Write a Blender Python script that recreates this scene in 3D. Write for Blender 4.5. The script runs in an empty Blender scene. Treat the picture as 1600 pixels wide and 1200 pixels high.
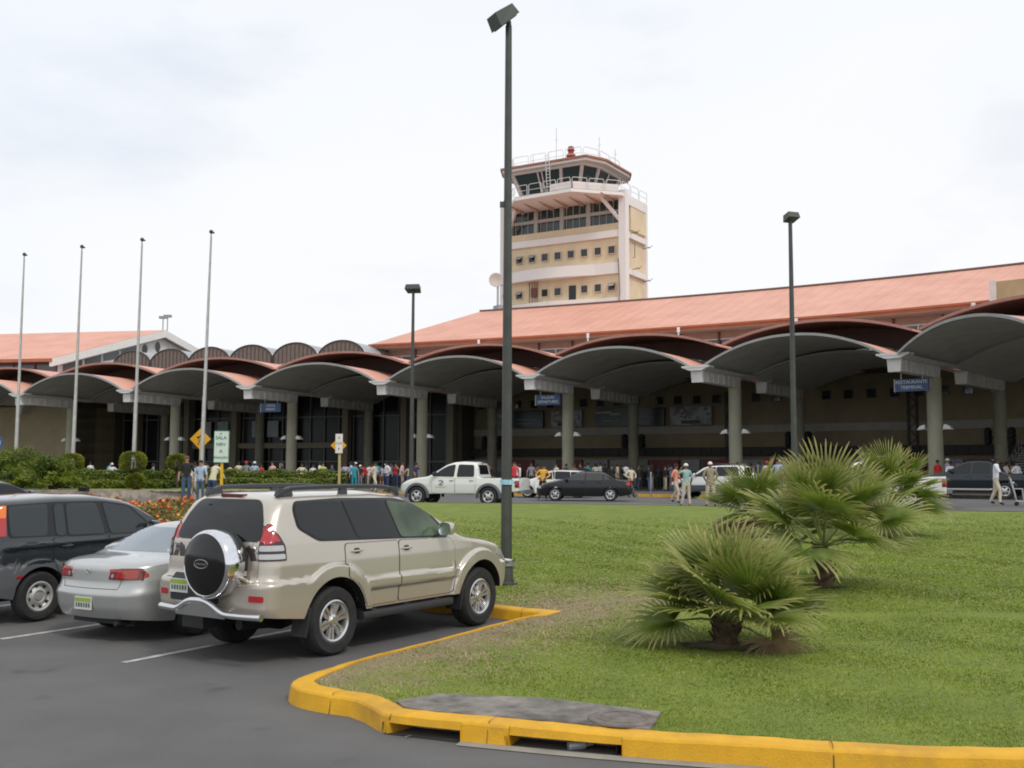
import bpy, bmesh, math, random
import numpy as np
from mathutils import Vector, Matrix
from mathutils.bvhtree import BVHTree
from mathutils import geometry as mgeo
random.seed(7); rng = np.random.default_rng(7)
SC = bpy.context.scene; COL = SC.collection
R = math.radians
# ------------------------------------------------------------- camera
FPX, PIT, ROLL, CH = 1650.0, 0.0817, 0.004, 2.08
_c, _s, _cr, _sr = math.cos(PIT), math.sin(PIT), math.cos(ROLL), math.sin(ROLL)
CF = Vector((0, _c, _s)); _u0 = Vector((0, -_s, _c)); _r0 = Vector((1, 0, 0))
CR = _r0*_cr + _u0*_sr; CU = _u0*_cr - _r0*_sr
cd = bpy.data.cameras.new('camera'); cam = bpy.data.objects.new('camera', cd); COL.objects.link(cam)
cd.sensor_width = 36; cd.lens = FPX/1600*36; cd.clip_end = 3000; cd.clip_start = 0.1
cam.matrix_world = Matrix(((CR.x, CU.x, -CF.x, 0), (CR.y, CU.y, -CF.y, 0), (CR.z, CU.z, -CF.z, CH), (0, 0, 0, 1)))
SC.camera = cam
# ------------------------------------------------------------- sky, sun, exposure
SUN_EL, SUN_AZ = R(50), R(146)
w = bpy.data.worlds.new('World'); SC.world = w; w.use_nodes = True
nt = w.node_tree; nt.nodes.clear(); N = nt.nodes.new; L = nt.links.new
out = N('ShaderNodeOutputWorld'); bg = N('ShaderNodeBackground'); sky = N('ShaderNodeTexSky')
sky.sky_type = 'NISHITA'; sky.sun_disc = False; sky.sun_elevation = SUN_EL; sky.sun_rotation = SUN_AZ
sc_ = N('ShaderNodeVectorMath'); sc_.operation = 'SCALE'; sc_.inputs['Scale'].default_value = 1.0
tc = N('ShaderNodeTexCoord'); mp = N('ShaderNodeMapping'); mp.inputs['Scale'].default_value = (1, 1, 2.6)
n1 = N('ShaderNodeTexNoise'); n1.inputs['Scale'].default_value = 2.3; n1.inputs['Detail'].default_value = 7; n1.inputs['Roughness'].default_value = .55
n2 = N('ShaderNodeTexNoise'); n2.inputs['Scale'].default_value = 1.1; n2.inputs['Detail'].default_value = 3
r1 = N('ShaderNodeMapRange'); r1.inputs['From Min'].default_value = .34; r1.inputs['From Max'].default_value = .50
r1.inputs['To Min'].default_value = .80; r1.inputs['To Max'].default_value = 1.0
r2 = N('ShaderNodeValToRGB'); r2.color_ramp.elements[0].position = .32; r2.color_ramp.elements[0].color = (7.9, 8.35, 9.05, 1)
r2.color_ramp.elements[1].position = .62; r2.color_ramp.elements[1].color = (8.7, 8.8, 9.0, 1)
mx = N('ShaderNodeMix'); mx.data_type = 'RGBA'
L(tc.outputs['Generated'], mp.inputs['Vector']); L(mp.outputs[0], n1.inputs['Vector']); L(mp.outputs[0], n2.inputs['Vector'])
L(n1.outputs['Fac'], r1.inputs['Value']); L(n2.outputs['Fac'], r2.inputs['Fac']); L(sky.outputs[0], sc_.inputs[0])
L(r1.outputs[0], mx.inputs['Factor']); L(sc_.outputs[0], mx.inputs['A']); L(r2.outputs[0], mx.inputs['B'])
L(mx.outputs['Result'], bg.inputs['Color']); bg.inputs['Strength'].default_value = 0.1; L(bg.outputs[0], out.inputs[0])
sd = bpy.data.lights.new('sun', 'SUN'); sd.energy = 1.3; sd.angle = R(12); sd.color = (1, .95, .88)
sun = bpy.data.objects.new('sun', sd); COL.objects.link(sun)
sdir = Vector((math.sin(SUN_AZ)*math.cos(SUN_EL), math.cos(SUN_AZ)*math.cos(SUN_EL), math.sin(SUN_EL)))
sun.rotation_euler = sdir.to_track_quat('Z', 'Y').to_euler(); sun.location = (0, 0, 60)
SC.view_settings.view_transform = 'Standard'; SC.view_settings.look = 'None'; SC.view_settings.gamma = 1
SC.view_settings.exposure = 0.16; SC.view_settings.use_curve_mapping = False
SC.render.filter_size = 1.9
try: SC.cycles.filter_width = 1.9
except Exception: pass
SC.cycles.max_bounces = 6
# ------------------------------------------------------------- helpers
def ray(px, py): return CF + CR*((px-800)/FPX) - CU*((py-600)/FPX)
def WZ(px, py, z):            # the place at height z seen at that spot of the photograph
    d = ray(px, py); t = (z-CH)/d.z; return Vector((d.x*t, d.y*t, z))
def WY(px, py, Y): d = ray(px, py); t = Y/d.y; return Vector((d.x*t, Y, CH+d.z*t))
def sstep(t): t = np.clip(t, 0, 1); return t*t*(3-2*t)
def gz(x, y): return float(sstep_lin(y)*(.68+.22*sstep((x-9)/9)))
def sstep_lin(y): return np.clip((np.asarray(y, float)-14.5)/23.5, 0, 1)
def gzv(x, y): return sstep_lin(y)*(.68+.22*sstep((np.asarray(x)-9)/9))
def G(px, py, dz=0):
    z = 0.
    for _ in range(12):
        p = WZ(px, py, z+dz); z = gz(p.x, p.y)
    return p
def tag(o, label=None, cat=None, group=None, kind=None):
    if label: o['label'] = label
    if cat: o['category'] = cat
    if group: o['group'] = group
    if kind: o['kind'] = kind
    return o
def thing(name, label, cat, loc=(0, 0, 0), rz=0, group=None):
    o = bpy.data.objects.new(name, None); o.empty_display_size = .3; COL.objects.link(o)
    o.location = loc; o.rotation_euler = (0, 0, rz); return tag(o, label, cat, group)
class MB:
    def __init__(s): s.v = []; s.f = []; s.m = []; s.uv = None
    def add(s, vs, fs, mi=0):
        b = len(s.v); s.v += [tuple(v) for v in vs]
        for f in fs: s.f.append(tuple(b+i for i in f)); s.m.append(mi)
        return s
    def hexa(s, p, mi=0):      # 8 points: bottom 4 ccw, top 4 ccw
        return s.add(p, [(3, 2, 1, 0), (4, 5, 6, 7), (0, 1, 5, 4), (1, 2, 6, 5), (2, 3, 7, 6), (3, 0, 4, 7)], mi)
    def box(s, c, d, rz=0, mi=0, M=None):
        hx, hy, hz = d[0]/2, d[1]/2, d[2]/2; ca, sa = math.cos(rz), math.sin(rz); P = []
        for z in (-hz, hz):
            for x, y in ((-hx, -hy), (hx, -hy), (hx, hy), (-hx, hy)):
                q = Vector((x*ca-y*sa, x*sa+y*ca, z)); q = (M @ q) if M else q
                P.append((c[0]+q[0], c[1]+q[1], c[2]+q[2]))
        return s.hexa(P, mi)
    def tube(s, pts, r, n=8, mi=0, cap=True, flat=1.0):
        pts = [Vector(p) for p in pts]; rs = r if isinstance(r, (list, tuple)) else [r]*len(pts)
        b = len(s.v); prev = None
        for i, p in enumerate(pts):
            a = pts[max(i-1, 0)]; c = pts[min(i+1, len(pts)-1)]; t = (c-a).normalized()
            if prev is None: x = t.cross(Vector((0, 0, 1)));  x = x if x.length > .1 else t.cross(Vector((1, 0, 0)))
            else: x = prev - t*prev.dot(t)
            x.normalize(); y = t.cross(x); prev = x
            for k in range(n):
                an = 2*math.pi*k/n; q = p + x*math.cos(an)*rs[i] + y*math.sin(an)*rs[i]*flat; s.v.append(tuple(q))
        for i in range(len(pts)-1):
            for k in range(n):
                k2 = (k+1) % n; s.f.append((b+i*n+k, b+i*n+k2, b+(i+1)*n+k2, b+(i+1)*n+k)); s.m.append(mi)
        if cap:
            s.f.append(tuple(b+k for k in range(n))[::-1]); s.m.append(mi)
            e = b+(len(pts)-1)*n; s.f.append(tuple(e+k for k in range(n))); s.m.append(mi)
        return s
    def lathe(s, prof, c=(0, 0, 0), ax='z', n=24, mi=0, M=None):   # prof: (r, h) along the axis
        b = len(s.v)
        for r, hh in prof:
            for k in range(n):
                a = 2*math.pi*k/n; u, v = r*math.cos(a), r*math.sin(a)
                q = {'z': (u, v, hh), 'y': (u, hh, v), 'x': (hh, u, v)}[ax]
                if M: q = M @ Vector(q)
                s.v.append((c[0]+q[0], c[1]+q[1], c[2]+q[2]))
        for i in range(len(prof)-1):
            m_ = mi[i] if isinstance(mi, (list, tuple)) else mi
            for k in range(n):
                k2 = (k+1) % n; s.f.append((b+i*n+k, b+i*n+k2, b+(i+1)*n+k2, b+(i+1)*n+k)); s.m.append(m_)
        return s
    def grid(s, rows, mi=0, flip=False):
        b = len(s.v); n = len(rows[0])
        for r in rows: s.v += [tuple(p) for p in r]
        for i in range(len(rows)-1):
            for k in range(n-1):
                q = (b+i*n+k, b+i*n+k+1, b+(i+1)*n+k+1, b+(i+1)*n+k)
                s.f.append(q[::-1] if flip else q); s.m.append(mi)
        return s
    def prism(s, poly, z0, z1, mi=0, M=None):   # extrude an xy polygon
        n = len(poly); P = [Vector((x, y, z0)) for x, y in poly]+[Vector((x, y, z1)) for x, y in poly]
        if M: P = [M @ p for p in P]
        fs = [tuple(range(n))[::-1], tuple(range(n, 2*n))]+[(i, (i+1) % n, n+(i+1) % n, n+i) for i in range(n)]
        return s.add(P, fs, mi)
    def build(s, name, mats, parent=None, smooth=None, world=True, fixn=True):
        me = bpy.data.meshes.new(name)
        vs = s.v
        if parent is not None and world:
            l = parent.location; vs = [(v[0]-l[0], v[1]-l[1], v[2]-l[2]) for v in vs]
        me.from_pydata(vs, [], s.f)
        for m in (mats if isinstance(mats, (list, tuple)) else [mats]): me.materials.append(m)
        me.polygons.foreach_set('material_index', s.m)
        if s.uv is not None:
            ul = me.uv_layers.new(name='UVMap'); li = np.zeros(len(me.loops), dtype=np.int32); me.loops.foreach_get('vertex_index', li)
            ul.data.foreach_set('uv', np.asarray(s.uv, dtype=np.float32)[li].ravel())
        me.validate()
        if fixn:
            bm = bmesh.new(); bm.from_mesh(me); bmesh.ops.remove_doubles(bm, verts=bm.verts, dist=1e-5)
            bmesh.ops.recalc_face_normals(bm, faces=bm.faces); bm.to_mesh(me); bm.free()
        if smooth:
            me.polygons.foreach_set('use_smooth', [True]*len(me.polygons)); me.set_sharp_from_angle(angle=R(smooth))
        me.update()
        o = bpy.data.objects.new(name, me); COL.objects.link(o)
        if parent is not None: o.parent = parent
        return o
def fastmesh(name, V, F, mats, parent=None, mi=None, uv=None, local=False):
    me = bpy.data.meshes.new(name); V = np.asarray(V, np.float32)
    if parent is not None and not local: V = V - np.array(parent.location, np.float32)
    k = F.shape[1]; me.vertices.add(len(V)); me.vertices.foreach_set('co', V.ravel())
    me.loops.add(F.size); me.loops.foreach_set('vertex_index', F.ravel().astype(np.int32))
    me.polygons.add(len(F)); me.polygons.foreach_set('loop_start', np.arange(0, F.size, k, dtype=np.int32))
    for m in (mats if isinstance(mats, (list, tuple)) else [mats]): me.materials.append(m)
    if mi is not None: me.polygons.foreach_set('material_index', np.asarray(mi, np.int32))
    if uv is not None:
        ul = me.uv_layers.new(name='UVMap'); ul.data.foreach_set('uv', np.asarray(uv, np.float32)[F.ravel()].ravel())
    me.update(calc_edges=True); me.validate()
    o = bpy.data.objects.new(name, me); COL.objects.link(o)
    if parent is not None: o.parent = parent
    return o
def copy_tree(o, parent=None):
    c = o.copy(); COL.objects.link(c)
    if parent is not None: c.parent = parent
    for ch in [x for x in SC.objects if x.parent == o]: copy_tree(ch, c)
    return c
# ------------------------------------------------------------- materials
MATS = {}
def mat(name, col, rough=.6, metal=0., var=.0, vs=3., bump=0., bs=40., coat=0., spec=.5, emit=None, col2=None, vd=4, trans=0., stretch=None, alpha=1.):
    if name in MATS: return MATS[name]
    m = bpy.data.materials.new(name); m.use_nodes = True; t = m.node_tree; b = t.nodes['Principled BSDF']
    b.inputs['Base Color'].default_value = (*col, 1); b.inputs['Roughness'].default_value = rough
    b.inputs['Metallic'].default_value = metal; b.inputs['Coat Weight'].default_value = coat; b.inputs['Coat Roughness'].default_value = .06
    b.inputs['Specular IOR Level'].default_value = spec; b.inputs['Transmission Weight'].default_value = trans
    if emit: b.inputs['Emission Color'].default_value = (*emit[:3], 1); b.inputs['Emission Strength'].default_value = emit[3]
    c = t.nodes.new('ShaderNodeTexCoord'); src = c.outputs['Object']
    if stretch:
        q = t.nodes.new('ShaderNodeMapping'); q.inputs['Scale'].default_value = stretch; t.links.new(src, q.inputs[0]); src = q.outputs[0]
    if var or col2:
        n = t.nodes.new('ShaderNodeTexNoise'); n.inputs['Scale'].default_value = vs; n.inputs['Detail'].default_value = vd; n.inputs['Roughness'].default_value = .6
        t.links.new(src, n.inputs['Vector'])
        rp_ = t.nodes.new('ShaderNodeValToRGB'); rp_.color_ramp.elements[0].position = .33; rp_.color_ramp.elements[1].position = .68
        a = tuple(x*(1-var) for x in col); d = tuple(min(1, x*(1+var)) for x in (col2 or col))
        rp_.color_ramp.elements[0].color = (*a, 1); rp_.color_ramp.elements[1].color = (*d, 1)
        t.links.new(n.outputs['Fac'], rp_.inputs[0]); t.links.new(rp_.outputs[0], b.inputs['Base Color'])
    if bump:
        n = t.nodes.new('ShaderNodeTexNoise'); n.inputs['Scale'].default_value = bs; n.inputs['Detail'].default_value = 5
        t.links.new(src, n.inputs['Vector']); bp = t.nodes.new('ShaderNodeBump'); bp.inputs['Strength'].default_value = bump; bp.inputs['Distance'].default_value = .02
        t.links.new(n.outputs['Fac'], bp.inputs['Height']); t.links.new(bp.outputs[0], b.inputs['Normal'])
    MATS[name] = m; return m
def leafmat(name, col, col2, tip=None, rough=.5, vs=6., tr=.35):
    m = mat(name, col, rough, var=.25, vs=vs, col2=col2); t = m.node_tree; b = t.nodes['Principled BSDF']; o = t.nodes['Material Output']
    src = b.inputs['Base Color'].links[0].from_socket
    if tip:
        u = t.nodes.new('ShaderNodeTexCoord'); sx = t.nodes.new('ShaderNodeSeparateXYZ'); t.links.new(u.outputs['UV'], sx.inputs[0])
        mr = t.nodes.new('ShaderNodeMapRange'); mr.inputs['From Min'].default_value = .45; mr.inputs['From Max'].default_value = 1.0; t.links.new(sx.outputs['X'], mr.inputs['Value'])
        mm = t.nodes.new('ShaderNodeMath'); mm.operation = 'MULTIPLY'; t.links.new(mr.outputs[0], mm.inputs[0]); t.links.new(sx.outputs['Y'], mm.inputs[1])
        x = t.nodes.new('ShaderNodeMix'); x.data_type = 'RGBA'; x.inputs['B'].default_value = (*tip, 1)
        t.links.new(mm.outputs[0], x.inputs['Factor']); t.links.new(src, x.inputs['A']); src = x.outputs['Result']; t.links.new(src, b.inputs['Base Color'])
    tl = t.nodes.new('ShaderNodeBsdfTranslucent'); t.links.new(src, tl.inputs[0]); ms = t.nodes.new('ShaderNodeMixShader'); ms.inputs[0].default_value = tr
    t.links.new(b.outputs[0], ms.inputs[1]); t.links.new(tl.outputs[0], ms.inputs[2]); t.links.new(ms.outputs[0], o.inputs[0])
    return m
black = mat('black rubber', (.012, .012, .012), .75, var=.2, vs=20)
darkplastic = mat('dark plastic', (.02, .021, .022), .55)
chrome = mat('chrome', (.75, .76, .78), .09, 1.)
steel = mat('steel', (.45, .45, .45), .4, .9)
white_paint = mat('white paint', (.74, .73, .70), .55, var=.05, vs=1.5)
white_metal = mat('white metal', (.72, .73, .74), .4)
dark_metal = mat('dark bronze metal', (.070, .074, .066), .45, .3, var=.15, vs=4)
glass_dark = mat('tinted glass', (.010, .012, .013), .05, 0, spec=.45)
black_gloss = mat('black gloss', (.008, .008, .009), .12)
yellow_paint = mat('yellow paint', (.66, .34, .008), .6, var=.12, vs=5)
# ------------------------------------------------------------- the setting
def asphalt():
    m = mat('asphalt', (.124, .121, .118), .9, var=.14, vs=.6, bump=.5, bs=160, vd=6)
    t = m.node_tree; b = t.nodes['Principled BSDF']; src = b.inputs['Base Color'].links[0].from_socket
    c = t.nodes.new('ShaderNodeTexCoord'); n = t.nodes.new('ShaderNodeTexNoise'); n.inputs['Scale'].default_value = 90; n.inputs['Detail'].default_value = 3
    t.links.new(c.outputs['Object'], n.inputs['Vector']); r_ = t.nodes.new('ShaderNodeMapRange'); r_.inputs['To Min'].default_value = .58; r_.inputs['To Max'].default_value = 1.42
    t.links.new(n.outputs['Fac'], r_.inputs['Value'])
    # dark oil drips, blots a hand wide
    v = t.nodes.new('ShaderNodeTexNoise'); v.inputs['Scale'].default_value = 1.3; v.inputs['Detail'].default_value = 2; t.links.new(c.outputs['Object'], v.inputs['Vector'])
    q = t.nodes.new('ShaderNodeMapRange'); q.inputs['From Min'].default_value = .66; q.inputs['From Max'].default_value = .74; q.inputs['To Min'].default_value = 1; q.inputs['To Max'].default_value = .72
    t.links.new(v.outputs['Fac'], q.inputs['Value']); mm = t.nodes.new('ShaderNodeMath'); mm.operation = 'MULTIPLY'; t.links.new(r_.outputs[0], mm.inputs[0]); t.links.new(q.outputs[0], mm.inputs[1])
    x = t.nodes.new('ShaderNodeVectorMath'); x.operation = 'SCALE'; t.links.new(src, x.inputs[0]); t.links.new(mm.outputs[0], x.inputs['Scale']); t.links.new(x.outputs[0], b.inputs['Base Color'])
    return m
asph = asphalt()
xs = np.unique(np.r_[np.linspace(-900, -80, 12), np.linspace(-80, 80, 65), np.linspace(80, 900, 12)])
ys = np.unique(np.r_[np.linspace(-300, -4, 10), np.linspace(-4, 9, 7), np.linspace(9, 38, 12), np.linspace(38, 120, 12), np.linspace(120, 1500, 12)])
XX, YY = np.meshgrid(xs, ys); V = np.c_[XX.ravel(), YY.ravel(), gzv(XX, YY).ravel()]
nx = len(xs); ii = (np.arange(len(ys)-1)[:, None]*nx+np.arange(nx-1)[None]).ravel(); F = np.c_[ii, ii+1, ii+nx+1, ii+nx]
tag(fastmesh('ground', V, F, asph), 'dark grey asphalt of the parking lot and airport road', kind='structure')
def fill(name, outline, zf, step, m, x0=None, parent=None):
    P = [Vector((x, y)) for x, y in outline]; n = len(P); E_ = [(i, (i+1) % n) for i in range(n)]
    X = [p.x for p in P]; Y = [p.y for p in P]; pts = list(P)
    pv = np.array([(p.x, p.y) for p in P])
    gx, gy = np.meshgrid(np.arange(min(X)+step/2, max(X), step), np.arange(min(Y)+step/2, max(Y), step)); gx = gx.ravel(); gy = gy.ravel()
    ins = inside(pv, gx, gy)
    pts += [Vector((a, b)) for a, b in zip(gx[ins], gy[ins])]
    r_ = mgeo.delaunay_2d_cdt(pts, E_, [], 1, 1e-4)
    me = MB(); me.v = [(v.x, v.y, zf(v.x, v.y)) for v in r_[0]]; me.f = [tuple(f) for f in r_[2]]; me.m = [0]*len(me.f)
    return me.build(name, m, parent, smooth=60)
def inside(pv, gx, gy):
    c = np.zeros(len(gx), bool); n = len(pv)
    for i in range(n):
        x1, y1 = pv[i]; x2, y2 = pv[(i+1) % n]
        if y1 == y2: continue
        k = ((y1 > gy) != (y2 > gy)) & (gx < (x2-x1)*(gy-y1)/(y2-y1)+x1); c ^= k
    return c
def smoothpath(P, it=2):
    for _ in range(it):
        Q = [P[0]]
        for a, b in zip(P[:-1], P[1:]): Q += [(a[0]*.75+b[0]*.25, a[1]*.75+b[1]*.25), (a[0]*.25+b[0]*.75, a[1]*.25+b[1]*.75)]
        P = Q+[P[-1]]
    return P
KH = .155
BAYDIR = (math.sin(.51), math.cos(.51)); BAYN = (-BAYDIR[1], BAYDIR[0])
C0 = (.43, 14.65)
backk = [(C0[0]+BAYN[0]*t, C0[1]+BAYN[1]*t) for t in (40, 25, 12, 5, 0)]           # kerb in front of the bays
side_ = [(-.68, 12.6), (-1.38, 11.3)]
tip = smoothpath([(-1.38, 11.3), (-1.75, 10.6), (-2.04, 9.95), (-1.93, 9.55), (-1.62, 9.28), (-1.35, 9.15)], 3)
near = smoothpath([(-1.35, 9.15), (-1.17, 8.92), (-1.02, 8.60), (-.85, 8.50), (-.35, 8.30), (.77, 7.90), (2.28, 7.52), (3.56, 7.36), (6, 7.25), (10, 7.6), (16, 9.6), (21, 14), (24, 20)], 2)
kpath = backk+side_[:1]+tip+near[1:]
kp = [Vector((a, b, 0)) for a, b in kpath]
def resample(P, d):
    Q = [P[0]]
    for a, b in zip(P[:-1], P[1:]):
        l = (b-a).length; n = max(1, int(l/d))
        for i in range(1, n+1): Q.append(a.lerp(b, i/n))
    return Q
def offs(P, d):       # to the left of travel; the lawn lies there
    Q = []
    for i, p in enumerate(P):
        t1 = (p-P[max(i-1, 0)]); t2 = (P[min(i+1, len(P)-1)]-p)
        t1 = t1.normalized() if t1.length > 1e-6 else t2.normalized(); t2 = t2.normalized() if t2.length > 1e-6 else t1
        n1_ = Vector((-t1.y, t1.x, 0)); n2_ = Vector((-t2.y, t2.x, 0)); n = (n1_+n2_).normalized(); k = 1/max(.45, n.dot(n1_))
        Q.append(p+n*d*k)
    return Q
far_edge = [(24, 20), (24, 27), (22, 30.2), (17, 33.1), (14.4, 34.2), (9.2, 37.0), (6.3, 38.9), (1.3, 40.5), (-4.2, 41.3), (-10, 41.6), (-18, 41.2), (-27, 40), (-33, 38.2)]
# drain openings, along the near kerb
O1 = (Vector((-1.0, 8.56, 0)), Vector((-.36, 8.28, 0))); O2 = (Vector((-.02, 8.14, 0)), Vector((.74, 7.90, 0)))
def inopen(p):
    for a, b in (O1, O2):
        t = (p-a).dot((b-a).normalized())
        if 0 <= t <= (b-a).length and (p-a-(b-a).normalized()*t).length < .12: return True
    return False
kd = resample(kp, .08 if True else 1)
# thin out far stretches
kd2 = [kd[0]]
for p in kd[1:-1]:
    dmin = .09 if (p.y < 16 and abs(p.x) < 6) else .8
    if (p-kd2[-1]).length >= dmin: kd2.append(p)
kd = kd2+[kd[-1]]
W_ = .20
def wk(p):      # along the parked vehicle the turf has crept over the kerb top
    if p.x < .45 and p.y > 10 and not (p.x < .2 and p.y > 15.2):
        on = abs((p.x-C0[0])*.87-(p.y-C0[1])*.50) < .9 and p.y < 14.3
        return 1-.62*float(sstep((p.y-9.9)/1.2))*(1 if on else 0)
    return 1.
IN = [p+(q-p)*wk(p) for p, q in zip(kd, offs(kd, W_))]; IN2 = [p+(q-p)*wk(p) for p, q in zip(kd, offs(kd, .03))]; LOW = offs(kd, -.035)
kb = MB()
def kz(p): return gz(p.x, p.y)
for i in range(len(kd)-1):
    op = inopen((kd[i]+kd[i+1])/2); rows = []
    for j in (i, i+1):
        z = kz(kd[j]); a, b, c, l = kd[j], IN2[j], IN[j], LOW[j]
        zt = z+KH+.004*math.sin(j*.37)+.0022*math.sin(j*1.3)+.0015*math.sin(j*3.1)
        if not op: rows.append([(l.x, l.y, z-.06), (a.x*.85+l.x*.15, a.y*.85+l.y*.15, zt-.024), (a.x*.72+b.x*.28, a.y*.72+b.y*.28, zt-.006), (b.x, b.y, zt), (c.x, c.y, zt+.004), (c.x, c.y, z-.03)])
        else:
            dd = offs([kd[max(j-1, 0)], kd[j], kd[min(j+1, len(kd)-1)]], .34)[1]
            rows.append([(dd.x, dd.y, z+.086), (a.x*.85+l.x*.15, a.y*.85+l.y*.15, z+.086), (a.x*.72+b.x*.28, a.y*.72+b.y*.28, zt-.012), (b.x, b.y, zt), (c.x, c.y, zt+.004), (c.x, c.y, z+.05)])
    kb.grid(rows, 0)
    nop = inopen((kd[i+1]+kd[min(i+2, len(kd)-1)])/2)
    if op != nop:     # cheek of the opening
        j = i+1; z = kz(kd[j]); l = LOW[j]; c = offs([kd[j-1], kd[j], kd[j+1]], .34)[1]
        kb.add([(l.x, l.y, z-.06), (c.x, c.y, z-.06), (c.x, c.y, z+.1), (l.x, l.y, z+.1)], [(0, 1, 2, 3)], 0)
ky = mat('kerb yellow paint', (.68, .36, .010), .62, var=.10, vs=4, bump=.25, bs=60)
def wear(m, base, scale, lo, hi, col, dist=0):
    t = m.node_tree; b = t.nodes['Principled BSDF']; src = b.inputs['Base Color'].links[0].from_socket
    c = t.nodes.new('ShaderNodeTexCoord'); n = t.nodes.new('ShaderNodeTexNoise'); n.inputs['Scale'].default_value = scale; n.inputs['Detail'].default_value = 8; n.inputs['Roughness'].default_value = .7
    t.links.new(c.outputs['Object'], n.inputs['Vector']); r_ = t.nodes.new('ShaderNodeMapRange'); r_.inputs['From Min'].default_value = lo; r_.inputs['From Max'].default_value = hi; t.links.new(n.outputs['Fac'], r_.inputs['Value'])
    x = t.nodes.new('ShaderNodeMix'); x.data_type = 'RGBA'; x.inputs['B'].default_value = (*col, 1); t.links.new(r_.outputs[0], x.inputs['Factor']); t.links.new(src, x.inputs['A']); t.links.new(x.outputs['Result'], b.inputs['Base Color'])
wear(ky, None, 3.2, .66, .70, (.38, .34, .25)); wear(ky, None, 1.4, .50, .75, (.40, .21, .03)); wear(ky, None, 9., .66, .76, (.30, .20, .07))
tag(kb.build('kerb', ky, smooth=28), 'yellow painted kerb around the lawn island', kind='structure')
jt = MB()
acc = 0; nxt = .6
for i in range(1, len(kd)-1):
    acc += (kd[i]-kd[i-1]).length
    if acc > nxt and kd[i].y < 16 and abs(kd[i].x) < 7:
        nxt = acc+(2.35 if int(acc) % 2 else 1.7); 
        if inopen(kd[i]): continue
        d_ = (kd[i+1]-kd[i-1]).normalized()*.0032; z = kz(kd[i]); a, b, c, l = kd[i], IN2[i], IN[i], LOW[i]; n_ = (l-c).normalized()*.003
        pr_ = [(l+n_, z-.02), (a.lerp(l, .2)+n_, z+KH-.045), (a.lerp(b, .4)+n_*.7, z+KH-.004), (b, z+KH+.016), (c, z+KH+.018)]
        jt.grid([[(p.x+s_*d_.x*(1+.6*math.sin(k*2.+i)), p.y+s_*d_.y, zz) for k, (p, zz) in enumerate(pr_)] for s_ in (-1, 1)])
tag(jt.build('kerb', mat('joint dirt', (.10, .065, .025), .95), fixn=False), 'thin dark joints and cracks across the yellow kerb', kind='structure')
# very dark concrete pit behind the openings
pit = MB()
for a, b in (O1, O2):
    t = (b-a).normalized(); n = Vector((-t.y, t.x, 0))
    q = [a-t*.03+n*.02, b+t*.03+n*.02, b+t*.03+n*.40, a-t*.03+n*.40]
    P = [(p.x, p.y, -.30) for p in q]+[(p.x, p.y, .083) for p in q]
    pit.add(P, [(0, 1, 2, 3), (1, 2, 6, 5), (2, 3, 7, 6), (3, 0, 4, 7)], 0)
    g = [a-n*.02, b-n*.02, b+n*.03, a+n*.03]; pit.add([(p.x, p.y, .005) for p in g], [(0, 1, 2, 3)], 0)
tag(pit.build('drain', mat('dark pit concrete', (.03, .03, .03), .7), fixn=False), 'dark storm drain pit behind the kerb openings', kind='structure')
conc = mat('old concrete', (.20, .185, .16), .9, var=.28, vs=2.5, bump=.3, bs=70)
# gutter strip of pale concrete along the near kerb
gp = [p for p in kd if p.y < 8.42 and p.x > -.5 and p.x < 14]
a_ = offs(gp, -.02); b_ = offs(gp, -.13)
tag(MB().grid([[(p.x, p.y, gz(p.x, p.y)+.012) for p in a_], [(p.x, p.y, gz(p.x, p.y)+.006) for p in b_]]).build('gutter', mat('gutter concrete', (.27, .25, .21), .9, var=.2, vs=3, bump=.2, bs=60), fixn=False), 'pale concrete gutter strip along the yellow kerb', kind='structure')
# lawn
grassm = mat('lawn grass', (.122, .170, .012), .85, var=.12, vs=1.3, col2=(.172, .218, .017), bump=.6, bs=55, vd=8)
wear(grassm, None, 26, .42, .75, (.15, .19, .03))
def browning(m):          # worn, dry turf by the parked car
    t = m.node_tree; b = t.nodes['Principled BSDF']; src = b.inputs['Base Color'].links[0].from_socket
    g = t.nodes.new('ShaderNodeNewGeometry'); s = t.nodes.new('ShaderNodeSeparateXYZ'); t.links.new(g.outputs['Position'], s.inputs[0])
    # distance from the side kerb line: (x+1.38)*cos - (y-11.3)*sin
    def mth(op, a, b_=None):
        k = t.nodes.new('ShaderNodeMath'); k.operation = op
        for i, v in enumerate((a, b_)):
            if v is None: continue
            if isinstance(v, (int, float)): k.inputs[i].default_value = v
            else: t.links.new(v, k.inputs[i])
        return k.outputs[0]
    d = mth('SUBTRACT', mth('MULTIPLY', mth('ADD', s.outputs['X'], 1.38), .87), mth('MULTIPLY', mth('SUBTRACT', s.outputs['Y'], 11.3), .50)); d = mth('MAXIMUM', mth('ABSOLUTE', d), mth('SUBTRACT', mth('MULTIPLY', s.outputs['Y'], .6), 9.0))
    n = t.nodes.new('ShaderNodeTexNoise'); n.inputs['Scale'].default_value = 2.2; n.inputs['Detail'].default_value = 8; n.inputs['Roughness'].default_value = .7; t.links.new(g.outputs['Position'], n.inputs['Vector'])
    v = mth('ADD', mth('MULTIPLY', d, -.50), mth('MULTIPLY', n.outputs['Fac'], 1.9))
    r_ = t.nodes.new('ShaderNodeMapRange'); r_.inputs['From Min'].default_value = .30; r_.inputs['From Max'].default_value = .85; r_.inputs['To Max'].default_value = .9; t.links.new(v, r_.inputs['Value'])
    x = t.nodes.new('ShaderNodeMix'); x.data_type = 'RGBA'; x.inputs['B'].default_value = (.25, .19, .115, 1); t.links.new(r_.outputs[0], x.inputs['Factor']); t.links.new(src, x.inputs['A']); t.links.new(x.outputs['Result'], b.inputs['Base Color'])
browning(grassm)
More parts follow.
